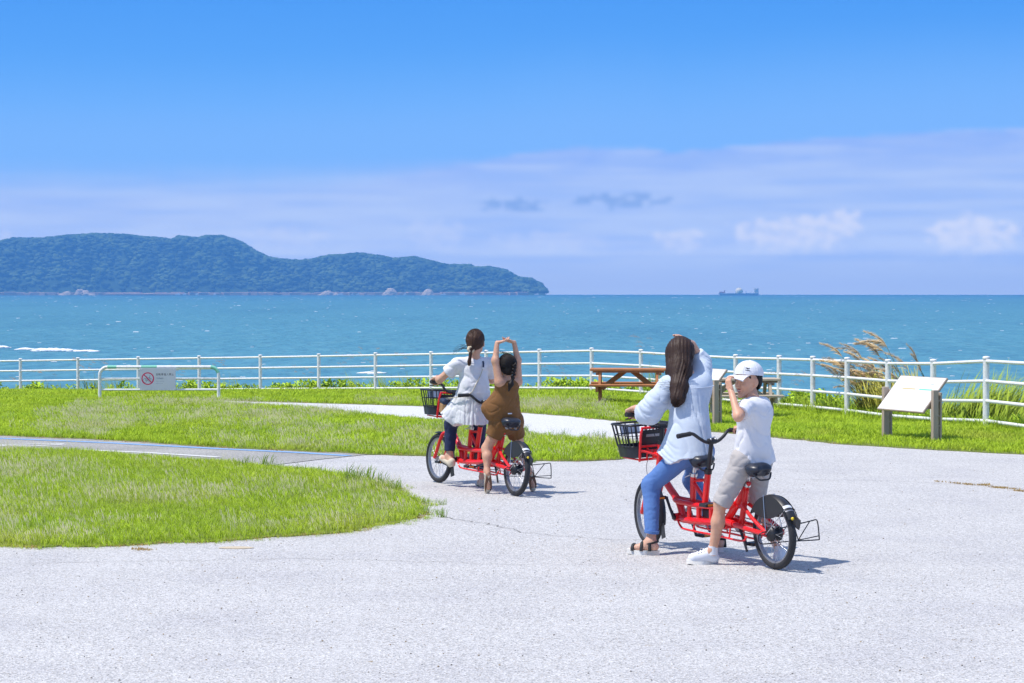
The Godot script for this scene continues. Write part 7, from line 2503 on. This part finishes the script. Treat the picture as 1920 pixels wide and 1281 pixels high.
	sub("hair_strand", g, M.brown_hair, ho).set_meta("kind", "stuff")
	g = strands(r, 12, func(q: RandomNumberGenerator) -> Array:
		var a := sc + V(0, q.randf_range(-0.01, 0.03), 0)
		return [a, a + V(0.02, 0.012, -0.05), a + V(0.05, q.randf_range(-0.03, 0.01), -0.10), a + V(0.08, q.randf_range(-0.06, 0.0), -0.14)], 0.0013)
	sub("hair_wisp", g, M.brown_hair, ho).set_meta("kind", "stuff")
	g = Geo.new()
	g.rod(hd + hb * V(0.0, -0.045, 0.082), hd + hb * V(0.0, -0.075, 0.083), 0.0016, 5)
	g.ball(hd + hb * V(0.0, -0.085, 0.083), V(0.009, 0.012, 0.004), 8, hb)
	wear("earring", g, M.plate_white, o)
	# her shoulder bag
	cur_base = V(1.0, 0.70, -0.2)
	var b := thing("shoulder_bag", "small tan shoulder bag with navy top at the side of the woman in white", "bag", xf_b * Transform3D(Basis(), cur_base))
	g = Geo.new()
	var bb := Basis(V(0, 0, 1), 0.25)
	g.box(V(1.03, 0.735, -0.205), V(0.085, 0.105, 0.05), bb, 0.012)
	wear("pouch", g, M.tan_leather, b)
	g = Geo.new()
	g.box(V(1.016, 0.80, -0.205), V(0.094, 0.042, 0.056), bb, 0.010)
	wear("flap", g, M.navy_leather, b)
	g = Geo.new()
	g.tube(spline([V(0.83, 1.215, 0.075), V(0.735, 1.165, 0.062), V(0.700, 1.115, 0.045)], 5), 0.008, 8, true, 0.4)
	wear("strap_top", g, M.navy_leather, b)
	g = Geo.new()
	g.tube(spline([V(0.700, 1.115, 0.045), V(0.683, 1.03, 0.0), V(0.685, 0.95, -0.045), V(0.693, 0.89, -0.08), V(0.735, 0.86, -0.145), V(0.83, 0.84, -0.19), V(0.97, 0.83, -0.205)], 5), 0.0042, 6)
	wear("strap", g, M.cord_beige, b)
	g = Geo.new()
	g.box(V(0.697, 1.11, 0.044), V(0.006, 0.016, 0.018), Basis(), 0.002)
	wear("buckle", g, M.steel, b)

func build_girl() -> void:
	var o := person("girl in brown top and shorts stretching both arms overhead on the rear tandem", xf_b, V(0.25, 0, 0.05))
	var pel := V(0.265, 0.645, 0.065)
	var chs := V(0.205, 0.925, 0.045)
	var nck := V(0.195, 1.035, 0.04)
	var hd := V(0.200, 1.140, 0.035)
	var hb := head_basis(V(0.97, 0.05, 0.1))
	var shl := V(0.165, 1.0, -0.055)
	var shr := V(0.195, 1.0, 0.145)
	var ell_ := V(0.190, 1.195, -0.083)
	var elr := V(0.200, 1.195, 0.145)
	var wrl := V(0.215, 1.355, -0.052)
	var wrr := V(0.215, 1.355, 0.118)
	var hipl := V(0.265, 0.62, -0.005)
	var hipr := V(0.265, 0.62, 0.135)
	var knl := V(0.335, 0.400, -0.100)
	var anl := V(0.262, 0.205, -0.130)
	var knr := V(0.345, 0.385, 0.250)
	var anr := V(0.275, 0.200, 0.294)
	var g := Geo.new()
	var body := [cap(pel + V(0, 0, -0.05), pel + V(0, 0, 0.05), 0.085, 0.085), cap(pel, chs, 0.07, 0.06, 0.05), cap(shl, shr, 0.034, 0.034, 0.04), cap(chs, nck, 0.045, 0.036, 0.04), cap(nck, hd + V(-0.01, -0.05, 0), 0.036, 0.036, 0.03)]
	body += limb([shl, ell_, wrl], [0.040, 0.031, 0.021], 0.03) + limb([shr, elr, wrr], [0.040, 0.031, 0.021], 0.03)
	body += limb([hipl, knl, knl.lerp(anl, 0.35) + V(-0.012, 0, 0), anl], [0.066, 0.043, 0.041, 0.025]) + limb([hipr, knr, knr.lerp(anr, 0.35) + V(-0.012, 0, 0), anr], [0.066, 0.043, 0.041, 0.025])
	var fl := [V(0.222, 0.192, -0.134), V(0.288, 0.008, -0.106)]
	var fr := [V(0.236, 0.185, 0.300), V(0.300, 0.008, 0.358)]
	body += [cap(anl, fl[0].lerp(fl[1], 0.75), 0.026, 0.022, 0.02), cap(anl, fl[0] + V(0.015, -0.01, 0), 0.026, 0.024, 0.02), cap(anr, fr[0].lerp(fr[1], 0.75), 0.026, 0.022, 0.02), cap(anr, fr[0] + V(0.015, -0.01, 0), 0.026, 0.024, 0.02)]
	skin(g, body, 0.0105)
	skin(g, head_prims(hd, hb, 0.86), 0.005)
	# fingers laced above the head, palms up
	skin(g, hand_prims(wrl, V(0.02, 0.20, 0.98), V(0.1, 0.95, -0.15), V(-1, 0, 0), 0.80, [0.15, 0.35, 0.35], 0.3), 0.0034)
	skin(g, hand_prims(wrr, V(0.06, 0.20, -0.98), V(0.1, 0.95, 0.15), V(-1, 0, 0), 0.80, [0.15, 0.35, 0.35], 0.3), 0.0034)
	wear("body", g, M.skin_girl, o)
	# sleeveless top, blown out at the left
	g = Geo.new()
	var fx := V(1, 0, 0)
	skin(g, [cap(V(0.205, 0.935, 0.042), V(0.245, 0.665, 0.06), 0.110, 0.140, 0.05, fx, 1.3), cap(V(0.19, 0.985, -0.030), V(0.20, 0.985, 0.115), 0.052, 0.052, 0.04, fx, 1.1), cap(V(0.245, 0.86, 0.0), V(0.30, 0.770, -0.105), 0.075, 0.062, 0.07), cap(V(0.24, 0.80, 0.0), V(0.265, 0.72, -0.05), 0.10, 0.09, 0.05)], 0.0075, folds(V(6, 9, 6), 0.009, 61, Basis(V(1, 0, 0), 0.35)))
	var to := wear("top", g, M.brown_cotton, o)
	g = Geo.new()
	g.box(V(0.122, 0.722, 0.03), V(0.004, 0.010, 0.042), Basis(V(0, 1, 0), 0.1), 0.001)
	sub("white_label", g, M.plate_white, to)
	# shorts
	g = Geo.new()
	skin(g, [cap(pel + V(-0.005, 0, -0.055), pel + V(-0.005, 0, 0.055), 0.108, 0.108, 0.05), cap(pel, V(0.25, 0.73, 0.06), 0.11, 0.11, 0.04), cap(hipl, V(0.30, 0.505, -0.05), 0.088, 0.078, 0.04, Vector3.ZERO, 1.0, true), cap(hipr, V(0.303, 0.502, 0.19), 0.088, 0.078, 0.04, Vector3.ZERO, 1.0, true)], 0.0075, folds(V(8, 9, 8), 0.007, 67))
	wear("shorts", g, M.brown_cotton, o)
	# beige shoes on tiptoe, brown soles to the back
	for q in [fl, fr]:
		var f: Vector3 = (q[1] - q[0]).normalized()
		var u := V(0.75, 0.45, 0) - f * f.dot(V(0.75, 0.45, 0))
		u = u.normalized()
		g = Geo.new()
		var l: float = q[0].distance_to(q[1])
		skin(g, [cap(q[0] + f * 0.022 + u * 0.022, q[0] + f * (l - 0.012) + u * 0.020, 0.027, 0.029, 0.02), cap(q[0] + f * 0.024 + u * 0.024, q[0] + f * 0.018 + u * 0.044, 0.027, 0.027, 0.02), ell(q[0] + f * l * 0.5 + u * 0.068, V(0.045, 0.036, 0.024), head_basis(f), 0.01, true)], 0.0055)
		var so := wear("flat_shoe", g, M.flat_beige, o)
		sub("shoe_sole", sole(q[0] - u * 0.006 - f * 0.004, q[1] - u * 0.006 + f * 0.006, u, 0.037, 0.010), M.sole_brown, so)
		g = Geo.new()
		var sd := f.cross(u).normalized()
		g.tube([q[0] + f * 0.06 + sd * 0.028 + u * 0.03, q[0] + f * 0.055 + u * 0.062, q[0] + f * 0.06 - sd * 0.028 + u * 0.03], 0.006, 6, true, 0.5)
		sub("shoe_strap", g, M.flat_beige, so)
	# black hair, twisted into a plait
	g = Geo.new()
	var lock := FastNoiseLite.new()
	lock.seed = 28
	lock.frequency = 1.0
	skin(g, [ell(hd + V(-0.014, 0.026, 0), V(0.095, 0.090, 0.083), hb, 0.03), ell(hd + V(-0.05, -0.03, 0), V(0.045, 0.045, 0.055), hb, 0.03), ell(hd + V(0.09, -0.045, 0), V(0.07, 0.08, 0.09), hb, 0.01, true)], 0.0055, func(p: Vector3, n: Vector3) -> Vector3: return p + n * lock.get_noise_2d(p.z * 70.0 + p.y * 20.0, p.y * 8.0) * 0.005)
	var ho := wear("hair", g, M.black_hair, o)
	g = Geo.new()
	var pl := []
	for k in 9:
		var t := k / 8.0
		var c := V(0.195 - 0.108 - 0.005 * sin(t * 3.0), 1.165 - t * 0.125, 0.060 - t * 0.022)
		pl.append(ell(c + V(0, 0, 0.009 * (1.0 if k % 2 == 0 else -1.0)), V(0.014, 0.014, 0.013), Basis(V(1, 0, 0), 0.6 * (1.0 if k % 2 == 0 else -1.0)), 0.005))
	pl.append(cap(V(0.088, 1.03, 0.036), V(0.085, 0.985, 0.020), 0.012, 0.024, 0.012))
	pl.append(cap(V(0.085, 0.985, 0.020), V(0.088, 0.925, 0.0), 0.024, 0.006, 0.012))
	skin(g, pl, 0.0042, func(p: Vector3, n: Vector3) -> Vector3: return p + n * lock.get_noise_2d(p.z * 150.0 + p.y * 30.0, p.y * 14.0) * 0.003)
	sub("plait", g, M.black_hair, ho)
	var r := RandomNumberGenerator.new()
	r.seed = 65
	g = combed(r, 360, hd + V(-0.014, 0.026, 0), hb, V(0.096, 0.091, 0.084), V(0.095, 1.15, 0.058), 0.0013)
	sub("hair_strand", g, M.black_hair, ho).set_meta("kind", "stuff")
	g = strands(r, 14, func(q: RandomNumberGenerator) -> Array:
		var a := hd + V(-0.02, 0.112, q.randf_range(-0.04, 0.05))
		return [a, a + V(0.0, 0.02, -0.03), a + V(0.02, q.randf_range(0.0, 0.03), -0.07)], 0.0011)
	sub("hair_wisp", g, M.black_hair, ho).set_meta("kind", "stuff")
